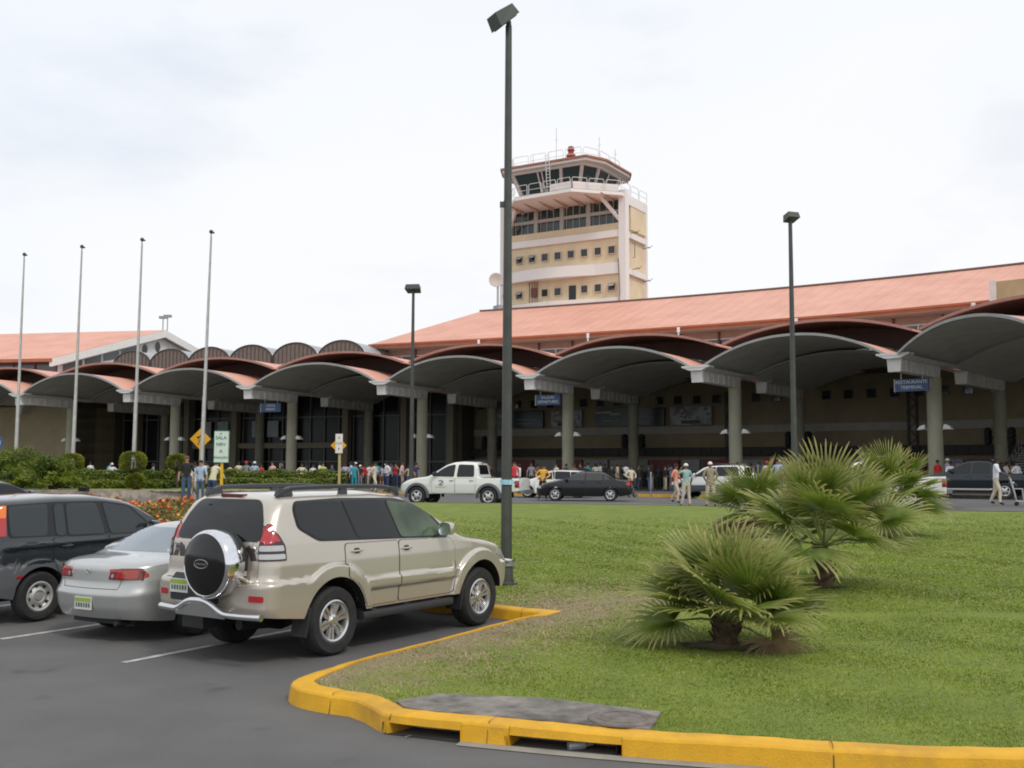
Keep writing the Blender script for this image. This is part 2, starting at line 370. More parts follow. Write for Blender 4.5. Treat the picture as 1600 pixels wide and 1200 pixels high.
slab_pts = [WZ(600, 1078, KH), WZ(690, 1058, KH), WZ(1026, 1102, KH), WZ(1008, 1120, KH)]
inner = IN
lawn_out = [(p.x, p.y) for p in resample(inner, .5) if True]
lo = [lawn_out[0]]
for q in lawn_out[1:]:
    if (Vector(q)-Vector(lo[-1])).length > (.1 if q[1] < 16 and abs(q[0]) < 6 else 1.5): lo.append(q)
lawn_out = lo+[(a, b) for a, b in far_edge[1:]]
def lawnz(x, y): return gz(x, y)+KH-.01
lawn = fill('lawn', lawn_out, lawnz, 1.0, grassm); tag(lawn, 'mown green lawn of the traffic island', kind='structure')
fk = MB(); fe = [Vector((a, b, 0)) for a, b in smoothpath(far_edge, 1)]; fo = offs(fe, -.14)
fk.grid([[(p.x, p.y, gz(p.x, p.y)-.05) for p in fo], [(p.x, p.y, lawnz(p.x, p.y)+.01) for p in fo], [(p.x, p.y, lawnz(p.x, p.y)+.01) for p in fe]])
tag(fk.build('kerb', conc), 'grey concrete kerb along the far edge of the lawn', kind='structure')
# concrete cover slab, butted to the kerb
sl = [WZ(560, 1079.5, KH), WZ(690, 1058, KH), WZ(850, 1073, KH), WZ(1026, 1101, KH), WZ(1003, 1122, KH), WZ(760, 1096, KH)]
# near border of the slab follows the kerb's inner edge
ke = [p for p in IN if -.92 < p.x < 1.12 and p.y < 9]
ke = sorted(ke, key=lambda p: p.x)
top = [Vector((-.95, 8.98, 0)), Vector((-.62, 9.27, 0)), Vector((.30, 9.10, 0)), Vector((1.20, 8.62, 0))]
poly = [(p.x, p.y) for p in ke]+[(p.x, p.y) for p in top[::-1]]
sb_ = MB(); n_ = len(poly); z1 = KH+.012
sb_.add([(x, y, z1) for x, y in poly]+[(x, y, .02) for x, y in poly], [tuple(range(n_))]+[(i, (i+1) % n_, n_+(i+1) % n_, n_+i) for i in range(n_)], 0)
tag(sb_.build('concrete_slab', mat('slab concrete', (.15, .135, .12), .9, var=.4, vs=3.5, bump=.4, bs=50, col2=(.21, .19, .165)), None), 'grey weathered concrete slab set in the lawn behind the drain kerb', 'slab')
mc = MB().lathe([(.0, .02), (.24, .02), (.26, .012), (.265, 0)], (.86, 8.34, z1), n=32); mc.lathe([(.20, .0205), (.20, .024), (.17, .024), (.17, .0205)], (.86, 8.34, z1), n=32)
tag(mc.build('manhole_cover', mat('rusty iron', (.165, .14, .125), .9, var=.3, vs=8), smooth=40), 'rusty round manhole cover on the concrete slab', 'manhole cover')
# parking lines
def line(p, q, wd, name, label):
    a = Vector(p); b = Vector(q); t = (b-a).normalized(); n = Vector((-t.y, t.x))*wd/2; rows = [[], []]
    for i in range(13):
        c = a.lerp(b, i/12)
        for k, sg in enumerate((-1, 1)): e = c+n*sg; rows[k].append((e.x, e.y, gz(e.x, e.y)+.005))
    m = mat('road paint', (.46, .44, .43), .85, var=.25, vs=9)
    return tag(MB().grid(rows).build(name, m, fixn=False), label, kind='structure')
B = Vector(BAYDIR)
l2 = Vector((-4.17, 11.57)); line(l2, l2+B*5.3, .10, 'road_marking', 'white bay line beside the beige vehicle')
l1 = Vector((-6.23, 13.1)); line(l1, l1+B*5.3, .10, 'road_marking', 'white bay line between the silver car and the dark vehicle')
l0 = l1+(l1-l2); line(l0, l0+B*5.3, .10, 'road_marking', 'white bay line left of the dark vehicle')
for q in ((1040, 1085, 783), (1250, 1500, 796)):
    pass
a1 = WZ(905, 786.5, .685); b1 = WZ(1055, 788.5, .685); line((a1.x, a1.y), (b1.x, b1.y), .14, 'road_marking', 'faded white line along the far road')
# plaza under the canopy
RS = 11.853; QA = (0.44595357, 0.0516879713, 0.013597656)
def alpha(s):
    if s < 0: return QA[0]+QA[1]*-3+QA[2]*9
    if s > 6.3: u = 3.3; return QA[0]+QA[1]*u+QA[2]*u*u+(QA[1]+2*QA[2]*u)*(s-6.3)*.8
    u = s-3; return QA[0]+QA[1]*u+QA[2]*u*u
_ss = np.linspace(-6, 12, 1801); _al = np.array([alpha(a) for a in _ss]); _d = _ss[1]-_ss[0]
_X = np.r_[0, np.cumsum((np.cos(_al[1:])+np.cos(_al[:-1]))/2*_d*RS)]; _Y = np.r_[0, -np.cumsum((np.sin(_al[1:])+np.sin(_al[:-1]))/2*_d*RS)]
_i3 = 900; _X += -9.4187-_X[_i3]; _Y += 75.5095-_Y[_i3]
def rp(s, e=0, z=0):
    x = float(np.interp(s, _ss, _X)); y = float(np.interp(s, _ss, _Y)); a = float(np.interp(s, _ss, _al))
    return Vector((x+e*math.sin(a), y+e*math.cos(a), z))
def ra(s): return float(np.interp(s, _ss, _al))
PZ = .82
pz = MB(); S_ = np.linspace(-5, 10, 46)
kerbo = [(-60, 74), (-35, 70), (-20, 66.5), (-8, 62.5), (-1, 60), (3.5, 58.6), (8.9, 57.4), (13, 55), (18, 51), (25, 45), (33, 37), (45, 24)]
ko = [Vector((a, b, 0)) for a, b in smoothpath(kerbo, 2)]
back = [rp(s, 60) for s in np.interp(np.linspace(0, 1, len(ko)), [0, 1], [-5, 9.5])]
rows = [[(p.x, p.y, gz(p.x, p.y)+.13) for p in ko], [(p.x*.5+b.x*.5, p.y*.5+b.y*.5, PZ+.004) for p, b in zip(ko, back)], [(b.x, b.y, PZ+.004) for b in back]]
tag(MB().grid(rows).build('pavement', mat('plaza paving', (.12, .113, .10), .85, var=.2, vs=1.2), fixn=False), 'grey pavement in front of the terminal', kind='structure')
ki = offs(ko, .2)
kk = MB()
for i in range(len(ko)-1):
    xm = (ko[i].x+ko[i+1].x)/2; m_ = 0 if (-.5 < xm < 3.2 or 6.3 < xm < 11.5 or -9 < xm < -6) else 1
    kk.grid([[(p.x, p.y, gz(p.x, p.y)-.05) for p in ko[i:i+2]], [(p.x, p.y, gz(p.x, p.y)+.14) for p in ko[i:i+2]], [(p.x, p.y, gz(p.x, p.y)+.14) for p in ki[i:i+2]]], m_)
tag(kk.build('kerb', [ky, conc], fixn=False), 'yellow and grey kerb along the terminal pavement', kind='structure')
# ------------------------------------------------------------- terminal buildings
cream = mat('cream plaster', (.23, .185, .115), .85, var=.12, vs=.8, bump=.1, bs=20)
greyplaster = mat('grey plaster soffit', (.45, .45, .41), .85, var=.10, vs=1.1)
lightplaster = mat('pale plaster soffit', (.58, .57, .52), .85, var=.08, vs=1.1)
whiteplaster = mat('white plaster', (.66, .645, .62), .8, var=.10, vs=1.7)
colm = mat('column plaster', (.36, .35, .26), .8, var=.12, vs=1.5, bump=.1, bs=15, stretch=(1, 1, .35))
brownsoffit = mat('brown metal soffit', (.085, .052, .042), .7, var=.12, vs=1)
rimbrown = mat('brown edge trim', (.36, .20, .16), .6, var=.1, vs=2)
rimgrey = mat('grey edge trim', (.34, .34, .33), .6, var=.08, vs=2)
coral = mat('coral sheet roof', (.65, .315, .225), .6, var=.06, vs=.35, col2=(.68, .35, .26))
def seams(m, sc=1.6, depth=.5):
    t = m.node_tree; b = t.nodes['Principled BSDF']; c = t.nodes.new('ShaderNodeTexCoord'); w_ = t.nodes.new('ShaderNodeTexWave'); w_.bands_direction = 'X'; w_.inputs['Scale'].default_value = sc
    t.links.new(c.outputs['UV'], w_.inputs['Vector']); bp = t.nodes.new('ShaderNodeBump'); bp.inputs['Strength'].default_value = depth; bp.inputs['Distance'].default_value = .08
    p = t.nodes.new('ShaderNodeMath'); p.operation = 'POWER'; p.inputs[1].default_value = 6; t.links.new(w_.outputs['Fac'], p.inputs[0]); t.links.new(p.outputs[0], bp.inputs['Height']); t.links.new(bp.outputs[0], b.inputs['Normal'])
seams(coral, .30, .6)
coralfascia = mat('orange fascia', (.40, .135, .065), .6, var=.1, vs=1)
browntrim = mat('brown steel post', (.14, .05, .035), .6)
pinkpanel = mat('pinkish plaster', (.42, .30, .25), .8, var=.08, vs=1)
winglass = mat('window glass', (.018, .024, .028), .08, spec=.6)
greyglass = mat('clerestory glass', (.09, .105, .12), .12, spec=.6)
mull = mat('mullion metal', (.16, .16, .15), .5, .2)
def rbox(M, s0, s1, e0, e1, z0, z1, n=None, mi=0):
    n = n or max(1, int(abs(s1-s0)*4)); rows = []
    for k in range(n+1):
        s = s0+(s1-s0)*k/n; rows.append([rp(s, e0, z0), rp(s, e0, z1), rp(s, e1, z1), rp(s, e1, z0), rp(s, e0, z0)])
    M.grid(rows, mi)
    for s in (s0, s1): M.add([rp(s, e0, z0), rp(s, e0, z1), rp(s, e1, z1), rp(s, e1, z0)], [(0, 1, 2, 3)], mi)
    return M
P6_ = rp(6); P7_ = Vector((23.4, 45.9, 0))
def rpv(s, e=0, z=0):        # the last bay turns towards the car park
    if s <= 6: return rp(s, e, z)
    u = s-6; p = P6_.lerp(P7_, u); a = ra(6)+(1.35-ra(6))*u; return Vector((p.x+e*math.sin(a), p.y+e*math.cos(a), z))
def rvault(M, s0, s1, e0, e1, zb, rise, th, nu=28, pw=2.15):      # materials: 0 top, 1 soffit, 2 rim
    def pt(u, e, dz): return rpv(s0+(s1-s0)*u, e, zb+rise*(1-abs(2*u-1)**pw)+dz)
    us = [k/nu for k in range(nu+1)]; es = [e0, e0+.15, (e0+e1)/2, e1]
    M.grid([[pt(u, e, th) for u in us] for e in es], 0); M.grid([[pt(u, e, 0) for u in us] for e in es], 1)
    M.grid([[pt(u, e0-.03, -.02) for u in us], [pt(u, e0-.03, th+.02) for u in us]], 2)
    M.grid([[pt(u, e0-.03, -.02) for u in us], [pt(u, e0+.22, -.02) for u in us]], 2); M.grid([[pt(u, e0-.03, th+.02) for u in us], [pt(u, e0+.2, th+.02) for u in us]], 2)
    M.grid([[pt(u, e1, 0) for u in us], [pt(u, e1, th) for u in us]], 1)
    for u in (0, 1): M.add([pt(u, e0, 0), pt(u, e0, th), pt(u, e1, th), pt(u, e1, 0)], [(0, 1, 2, 3)], 0)
    return M
ZB = 8.36; ZU = 10.05
cano = thing('entrance_canopy', 'long curved canopy of shallow vaults on round columns in front of the terminal', 'canopy', tuple(rp(3, 6, PZ)))
for k in range(-2, 7):
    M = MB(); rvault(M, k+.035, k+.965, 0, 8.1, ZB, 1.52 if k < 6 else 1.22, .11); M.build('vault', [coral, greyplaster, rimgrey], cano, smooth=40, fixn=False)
    M = MB(); rvault(M, k+.03, k+.97, 7.6, 19.5, ZB-.15, 1.35, .13); M.build('inner_vault', [coral, lightplaster, rimgrey], cano, smooth=40, fixn=False)
    M = MB(); rvault(M, k+.02, k+.98, 3.45, 18.2, ZU, 1.02 if k < 6 else .70, .12); M.build('upper_vault', [coral, brownsoffit, rimbrown], cano, smooth=40, fixn=False)
    # closing wall between lower and upper vault
    us = [i/16 for i in range(17)]
    def low(u): return ZB+(1.52 if k < 6 else 1.22)*(1-abs(2*u-1)**2.15)+.12
    def up(u): return ZU+(1.02 if k < 6 else .70)*(1-abs(2*u-1)**2.15)+.02
    MB().grid([[rpv(k+u, 7.6, low(u)) for u in us], [rpv(k+u, 7.6, up(u)) for u in us]]).build('vault_screen', brownsoffit, cano, fixn=False)
def dirs(s):
    a = ra(s); return Vector((math.cos(a), -math.sin(a), 0)), Vector((math.sin(a), math.cos(a), 0))
def beambox(M, s, e0, e1, hw, z0, z1, hw1=None, mi=0, z0b=None):
    t, n = dirs(s); o = rp(s, 0); hw1 = hw1 or hw; z0b = z0 if z0b is None else z0b
    P = [o+t*-hw+n*e0+Vector((0, 0, z0)), o+t*hw+n*e0+Vector((0, 0, z0)), o+t*hw+n*e1+Vector((0, 0, z0b)), o+t*-hw+n*e1+Vector((0, 0, z0b)),
         o+t*-hw1+n*e0+Vector((0, 0, z1)), o+t*hw1+n*e0+Vector((0, 0, z1)), o+t*hw1+n*e1+Vector((0, 0, z1)), o+t*-hw1+n*e1+Vector((0, 0, z1))]
    return M.hexa(P, mi)
for k in range(-2, 7):
    for (ee, ce, nm) in ((.12, 5.92, 'bracket_beam'), (10.6, 17.9, 'inner_beam')):
        M = MB(); beambox(M, k, ee, ce+.3, .27, 7.52 if ee < 1 else 7.45, ZB-.05, .30)
        beambox(M, k, ee-.05, ee+.22, .34, 7.46, ZB-.16, .40)                     # end block
        beambox(M, k, ee-.28 if ee < 1 else ee, ce+2.1, .40, ZB-.19, ZB-.02, .82)        # flared gutter
        if ee < 1: beambox(M, k, ee-.30, ee+.5, .86, ZB-.018, ZB+.10, .92)
        for q in range(9):                                       # raised ribs of the web
            e = ee+.9+q*.8
            if e < ce-.3: beambox(M, k, e, e+.16, .335, 7.53, ZB-.22)
        M.build(nm, whiteplaster if ee < 1 else lightplaster, cano)
        t, n = dirs(k); c = rp(k, ce, PZ)
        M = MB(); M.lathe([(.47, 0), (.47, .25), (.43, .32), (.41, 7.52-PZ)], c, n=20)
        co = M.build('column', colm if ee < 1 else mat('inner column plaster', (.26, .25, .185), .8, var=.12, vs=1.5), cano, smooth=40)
        if ee < 1:
            for sg in (-1, 1):
                M = MB(); q = c+t*(sg*.62)+Vector((0, 0, 3.75))
                M.tube([c+t*sg*.35+Vector((0, 0, 3.7)), q], .04, 6)
                M.add([q+t*(sg*a)+n*b+Vector((0, 0, z)) for a, b, z in ((-.12, -.22, .0), (.36, -.22, -.06), (.36, .22, -.06), (-.12, .22, 0), (-.06, -.15, .26), (.22, -.15, .17), (.22, .15, .17), (-.06, .15, .26))],
                      [(3, 2, 1, 0), (4, 5, 6, 7), (0, 1, 5, 4), (1, 2, 6, 5), (2, 3, 7, 6), (3, 0, 4, 7)], 0)
                o = M.build('floodlight', mat('white lamp housing', (.78, .78, .76), .4)); o.data.transform(Matrix.Translation(-cano.location)); o.parent = co
        elif k >= 3:
            for sg in (-1, 1):        # dark loudspeaker clusters on the rear columns
                M = MB(); q = c+t*(sg*.75)+Vector((0, 0, 3.55)); M.tube([c+Vector((0, 0, 3.5)), q], .05, 6)
                for dz in (-.2, .12, .42): M.lathe([(.08, -.22), (.30, .12), (.0, .10)], q+Vector((0, 0, dz)), ax='y', n=10)
                o = M.build('loudspeaker', darkplastic); o.data.transform(Matrix.Translation(-cano.location)); o.parent = co
# hanging blue signs
def textmesh(txt, size, m, loc, rot, parent=None, name='lettering', ext=.004, al='CENTER', sx=1):
    cu = bpy.data.curves.new('t', 'FONT'); cu.body = txt; cu.size = size; cu.extrude = ext; cu.align_x = al; cu.align_y = 'CENTER'; cu.resolution_u = 2
    o = bpy.data.objects.new('t', cu); COL.objects.link(o); bpy.context.view_layer.update()
    me = bpy.data.meshes.new_from_object(o.evaluated_get(bpy.context.evaluated_depsgraph_get())); bpy.data.objects.remove(o)
    me.transform(Matrix.Translation(loc) @ rot.to_4x4() @ Matrix.Diagonal((sx, 1, 1, 1)))
    if parent is not None: me.transform(Matrix.Translation(-Vector(parent.location)))
    me.materials.clear(); me.materials.append(m); q = bpy.data.objects.new(name, me); COL.objects.link(q)
    if parent is not None: q.parent = parent
    return q
def basis(xd, yd):   # text facing: x right, y up
    xd = xd.normalized(); yd = yd.normalized(); z = xd.cross(yd); return Matrix(((xd.x, yd.x, z.x), (xd.y, yd.y, z.y), (xd.z, yd.z, z.z)))
signblue = mat('sign blue', (.045, .10, .22), .45); signwhite = mat('sign white', (.75, .78, .80), .5)
for k, lines, lab in ((2, ('LINEAS', 'AEREAS'), 'blue hanging sign under the canopy, leftmost of the three'), (4, ('SALIDAS', 'DEPARTURES'), 'blue hanging sign under the canopy, in the middle just right of the near lamp post'), (6, ('RESTAURANTE', 'TERMINAL'), 'blue hanging sign under the canopy, rightmost beside the last column')):
    t, n = dirs(k); e = 3.6; c = rp(k, e, 7.05)-t*.40
    q = thing('hanging_sign', lab, 'sign', tuple(c), group='blue signs hanging from the canopy beams')
    tt = t; M = MB(); P = [c+tt*a+n*b+Vector((0, 0, z)) for z in (-.42, .28) for a, b in ((-.95, -.06), (.95, -.06), (.95, .06), (-.95, .06))]; M.hexa(P); M.build('panel', signblue, q)
    M = MB()
    for a in (-.6, .6): M.tube([c+tt*a+Vector((0, 0, .28)), c+tt*a+Vector((0, 0, .62))], .025, 6)
    M.build('hanger', white_metal, q)
    for i, l in enumerate(lines): textmesh(l, .27, signwhite, c-n*.07+Vector((0, 0, .10-.30*i)), basis(tt, Vector((0, 0, 1))), q)
    M = MB(); P = [c+tt*a+n*b+Vector((0, 0, z)) for z in (-.44, .30) for a, b in ((-.99, -.07), (-.953, -.07), (-.953, .07), (-.99, .07))]; M.hexa(P); M.build('end_cap', signwhite, q)
# ---- right hall
EV, ZE, RV, ZR = 18.0, 13.6, 32.0, 18.4
hall = thing('terminal_hall', 'long curved airport hall with coral sheet roof and cream wall behind the canopy', 'building', tuple(rp(4.2, 22, PZ)))
M = MB(); M.uv = []
def rgrid(sl, es, flip=False):
    rows = []
    for e, z, sf in es:
        r = []
        for s in sl:
            s2 = sf(s); r.append(rp(s2, e, z)); M.uv.append((s2*RS*1.0, e))
        rows.append(r)
    M.grid(rows, 0, flip)
SL = np.linspace(0, 1, 60)
f_e = lambda u: 1.98+(8.6-1.98)*u; f_r = lambda u: 2.36+(8.6-2.36)*u
rgrid(SL, [(EV, ZE, f_e), ((EV+RV)/2, (ZE+ZR)/2, lambda u: (f_e(u)+f_r(u))/2), (RV, ZR, f_r)]); rgrid(SL, [(RV, ZR, f_r), (46, ZE, f_e)])
b0 = len(M.v); M.v += [tuple(rp(1.98, EV, ZE)), tuple(rp(2.36, RV, ZR)), tuple(rp(1.98, 46, ZE))]; M.uv += [(18, 0), (32, 5), (46, 0)]; M.f.append((b0, b0+1, b0+2)); M.m.append(0)
hroof = M.build('roof', coral, hall, fixn=False)
M = MB(); rbox(M, 1.98, 8.6, EV-.02, EV+.12, ZE-.30, ZE-.005, 60); rbox(M, 1.985, 8.6, EV-.14, EV-.022, ZE-.12, ZE+.03, 60); M.build('eave_fascia', coralfascia, hall)
M = MB(); rbox(M, 2.0, 8.6, EV+.12, EV+2.1, ZE-.34, ZE-.30, 50); M.build('soffit', lightplaster, hall)
M = MB(); rbox(M, 2.36, 8.6, RV-.18, RV+.18, ZR-.02, ZR+.14, 60); rr_ = M.build('ridge_cap', mat('dark ridge cap', (.16, .10, .085), .7)); rr_.data.transform(Matrix.Translation(-hall.location)); rr_.parent = hroof
WE = 20.1
M = MB(); rbox(M, 2.03, 8.6, WE, WE+.3, 12.72, ZE-.345, 50); M.build('upper_wall_band', pinkpanel, hall)
M = MB(); rbox(M, 2.03, 8.6, WE+.05, WE+.25, 9.48, 12.71, 50); M.build('clerestory_glazing', greyglass, hall)
for s in np.arange(2.05, 7.6, .2438):
    M = MB(); beambox(M, s, WE-.16, WE-.002, .07, 9.4, ZE-.345); M.build('wall_post', browntrim, hall)
M = MB()
for s in np.arange(2.05+.1219, 7.6, .2438): beambox(M, s, WE-.05, WE+.045, .05, 9.4, 12.71)
rbox(M, 2.03, 8.6, WE-.06, WE+.04, 12.60, 12.70, 50); o = M.build('mullions', white_metal, hall)
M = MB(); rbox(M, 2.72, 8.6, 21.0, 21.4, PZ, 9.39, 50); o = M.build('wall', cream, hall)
M = MB(); rbox(M, 2.72, 6.35, 20.85, 20.998, 5.15, 5.75, 40); M.build('wall_band', mat('grey plaster band', (.30, .285, .25), .85, var=.1, vs=1), hall)
M = MB(); rbox(M, 2.72, 6.3, 20.3, 20.998, 3.35, 4.0, 40)
for s in np.arange(2.74, 6.3, .06): beambox(M, s, 20.24, 20.296, .05, 3.38, 3.97)
M.build('louvre_band', mat('dark louvre', (.03, .028, .025), .7), hall)
for b in range(2, 7):
    for j in range(8):
        s = b+.08+.12*j
        if s < 2.8 or s > 6.3: continue
        M = MB(); beambox(M, s, 20.94, 20.997, .30, 7.62, 8.22); o = M.build('window', winglass, hall)
        M = MB()
        for a in (-.32, .32): 
            t, n = dirs(s); c = rp(s, 20.95)+t*a; M.box((c.x, c.y, 7.92), (.05, .12, .66), -ra(s))
        for z in (7.59, 8.25): c = rp(s, 20.95); M.box((c.x, c.y, z), (.60, .12, .05), -ra(s))
        f_ = M.build('frame', mat('window frame', (.10, .09, .07), .7)); f_.data.transform(Matrix.Translation(-hall.location)); f_.parent = o
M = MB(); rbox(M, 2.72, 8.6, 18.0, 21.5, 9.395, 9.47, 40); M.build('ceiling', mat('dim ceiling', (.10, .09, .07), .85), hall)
# shop fronts under the wall: pale and red panels
redp = mat('red sign panel', (.12, .012, .012), .5, var=.1, vs=3); palep = mat('pale panel', (.22, .22, .22), .5, var=.12, vs=1.5)
ks = [2.75, 3.05, 3.25, 3.42, 3.6, 3.78, 4.05, 4.25, 4.38, 4.62, 4.78, 5.05, 5.2, 5.42, 5.62, 5.8, 6.0, 6.22]; kc = [0, 1, 0, 1, 0, 0, 1, 0, 1, 0, 1, 0, 0, 1, 0, 1, 0]
for i, (a, b) in enumerate(zip(ks[:-1], ks[1:])):
    M = MB(); rbox(M, a+.01, b-.01, 19.6, 20.2, 2.05, 3.0, 3); M.build('shop_sign', [redp if kc[i] else palep], hall)
    M = MB(); rbox(M, a+.02, b-.02, 20.5, 20.6, PZ, 2.04, 3); M.build('shop_front', winglass, hall)
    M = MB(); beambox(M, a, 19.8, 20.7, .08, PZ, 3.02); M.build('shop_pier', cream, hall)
# billboards
rngb = random.Random(3)
def billboard(s0, s1, kind, lab):
    c = rp((s0+s1)/2, 20.6, 6.5); q = thing('billboard', lab, 'billboard', tuple(c), group='billboards on the cream hall wall')
    M = MB(); rbox(M, s0, s1, 20.55, 20.84, 5.85, 7.35, 4); M.build('panel', mat('billboard dark', (.018, .026, .026), .3) if kind else mat('billboard pale', (.21, .22, .22), .4, var=.6, vs=1.1, vd=2), q)
    t, n = dirs((s0+s1)/2)
    if kind:
        for i, (u, z, w_, h_) in enumerate(((.12, 7.02, 1.4, .14), (.30, 6.86, 1.0, .12), (.22, 6.3, 1.6, .10), (.7, 6.55, 1.9, .09), (.68, 6.2, 1.5, .08))):
            s = s0+(s1-s0)*u; a = rp(s, 20.53, z); M = MB(); M.box(a, (w_, .03, h_), -ra(s)); M.build('print', mat('print teal', (.10, .20, .19), .4) if i > 1 else mat('print pale', (.30, .33, .32), .4), q)
    else:
        M = MB()
        for i in range(26):
            s = s0+(s1-s0)*rngb.uniform(.06, .94); a = rp(s, 20.53-.001*i, rngb.uniform(6.3, 7.2)); M.box(a, (rngb.uniform(.15, .35), .02, rngb.uniform(.12, .25)), -ra(s), mi=rngb.randint(0, 2))
        a = rp((s0+s1)/2, 20.5, 6.08); M.box(a, (1.6, .03, .28), -ra(s0), mi=3)
        M.build('print', [mat('print grey', (.12, .13, .13), .5), mat('print rose', (.25, .16, .15), .5), mat('print light', (.34, .35, .36), .5), mat('print dark', (.03, .045, .05), .5)], q)
billboard(2.86, 3.28, 1, 'dark billboard on the cream wall left of the near lamp post')
billboard(3.34, 3.56, 0, 'pale collage billboard between the near lamp post and the middle blue sign')
billboard(3.66, 4.12, 1, 'wide dark billboard behind the rear canopy column, right of the middle column')
billboard(4.16, 4.42, 0, 'pale collage billboard right of the wide dark one')
# black lattice posts in front of the wall
for s, lab in ((4.55, 'dark lattice mast against the cream wall, left of the two'), (5.55, 'dark lattice mast against the cream wall, right of the two')):
    t, n = dirs(s); c = rp(s, 19.9, PZ); M = MB(); H_ = 8.4
    for a, b in ((-.3, -.2), (.3, -.2), (.3, .2), (-.3, .2)): M.tube([c+t*a+n*b, c+t*a+n*b+Vector((0, 0, H_-PZ))], .05, 6)
    for i in range(12):
        z = i*.62; 
        for b in (-.2, .2): M.tube([c+t*-.3*(1 if i % 2 else -1)+n*b+Vector((0, 0, z)), c+t*.3*(1 if i % 2 else -1)+n*b+Vector((0, 0, z+.62))], .025, 5)
    o = thing('lattice_mast', lab, 'mast', tuple(c)); M.build('frame', darkplastic, o)
# right end: white gutter corner and small cream cross gable
M = MB(); rbox(M, 6.03, 8.4, 16.6, 17.8, 13.35, 14.6, 14); rbox(M, 6.0, 6.03, 16.5, 17.9, 13.0, 14.7, 1, mi=1); rbox(M, 6.06, 8.4, 16.3, 16.58, 12.6, 13.34, 14, mi=1); 
M.build('parapet', [mat('ochre plaster', (.42, .33, .19), .8, var=.1, vs=1), whiteplaster], hall)
for i, s in enumerate((2.9, 3.7, 4.3, 5.0, 5.9)):
    c = rp(s, EV-.3, ZE-.3); M = MB(); M.box(c, (.22, .22, .42)); M.box((c.x, c.y, c.z-.3), (.12, .12, .3)); M.build('rainwater_head', white_metal, hall)
# staircase at the right
sq = rp(6.05, 14.0, PZ); st = thing('outdoor_stair', 'grey concrete stair with railing at the right end of the canopy', 'stairs', tuple(sq))
t, n = dirs(6.05); M = MB()
for i in range(18):
    c = sq+t*2.6+n*(i*.33)+Vector((0, 0, .085+i*.175)); M.box(c, (4.6, .34, .09), -ra(6.05)); M.box(c+n*.16+Vector((0, 0, -.07)), (4.6, .02, .14), -ra(6.05), mi=1)
M.build('steps', [mat('stair concrete', (.32, .32, .30), .8), mat('stair riser', (.05, .05, .05), .8)], st)
for a in (.35, 4.85):
    M = MB()
    for i in range(0, 18, 2): p = sq+t*a+n*(i*.33)+Vector((0, 0, .1+i*.175)); M.tube([p, p+Vector((0, 0, 1))], .03, 6)
    for hh in (.5, 1.0): M.tube([sq+t*a+Vector((0, 0, .1+hh)), sq+t*a+n*(17*.33)+Vector((0, 0, .1+17*.175+hh))], .035, 6)
    M.build('railing', mat('grey railing', (.25, .25, .24), .5, .3), st)
# ---- glazed centre hall with barrel skylights
cen = thing('glazed_concourse', 'dark glazed concourse with a row of barrel skylights, left of the coral roof', 'building', tuple(rp(1.2, 18, PZ)))
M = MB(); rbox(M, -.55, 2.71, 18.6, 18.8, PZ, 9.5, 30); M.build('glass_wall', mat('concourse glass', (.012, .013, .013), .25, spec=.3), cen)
M = MB(); rbox(M, -.6, 2.0, 15.0, 29, 11.5, 11.9, 24); rbox(M, -.6, 2.0, 18.81, 19.2, 9.0, 11.49, 20); M.build('roof_slab', white_paint, cen)
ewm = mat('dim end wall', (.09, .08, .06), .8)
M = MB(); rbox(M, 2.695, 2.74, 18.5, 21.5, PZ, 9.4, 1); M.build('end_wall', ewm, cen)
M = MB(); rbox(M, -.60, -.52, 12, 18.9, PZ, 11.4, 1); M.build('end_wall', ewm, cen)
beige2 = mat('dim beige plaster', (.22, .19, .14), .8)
M = MB()
for i, s in enumerate(np.arange(-.5, 2.72, .13)): beambox(M, s, 18.42, 18.59, .045, PZ, 9.5)
for z in (2.8, 7.0): rbox(M, -.55, 2.71, 18.44, 18.56, z, z+.1, 24)
M.build('mullions', mull, cen)
for s in (-.3, .25, .75, 1.3, 1.8, 2.3, 2.68):
    M = MB(); beambox(M, s, 17.7, 18.4, .3, PZ, 9.5); M.build('pier', beige2, cen)
M = MB(); rbox(M, .3, 1.75, 18.0, 18.4, 4.1, 4.6, 10); M.build('spandrel_beam', beige2, cen)
for s in (.42, .60, .95, 1.10):
    M = MB(); beambox(M, s, 18.30, 18.41, .62, 5.2, 6.75); M.build('bright_window', mat('pale bright window', (.30, .33, .34), .6, var=.2, vs=4, stretch=(6, 6, .2)), cen)  # pale panels paint the brightness of these windows
barm = mat('grey standing seam metal', (.42, .44, .46), .35, .5, var=.12, vs=3); seams(barm, .6, 1.)
brownbar = mat('brown corrugated gable', (.155, .135, .12), .6, var=.1, vs=3)
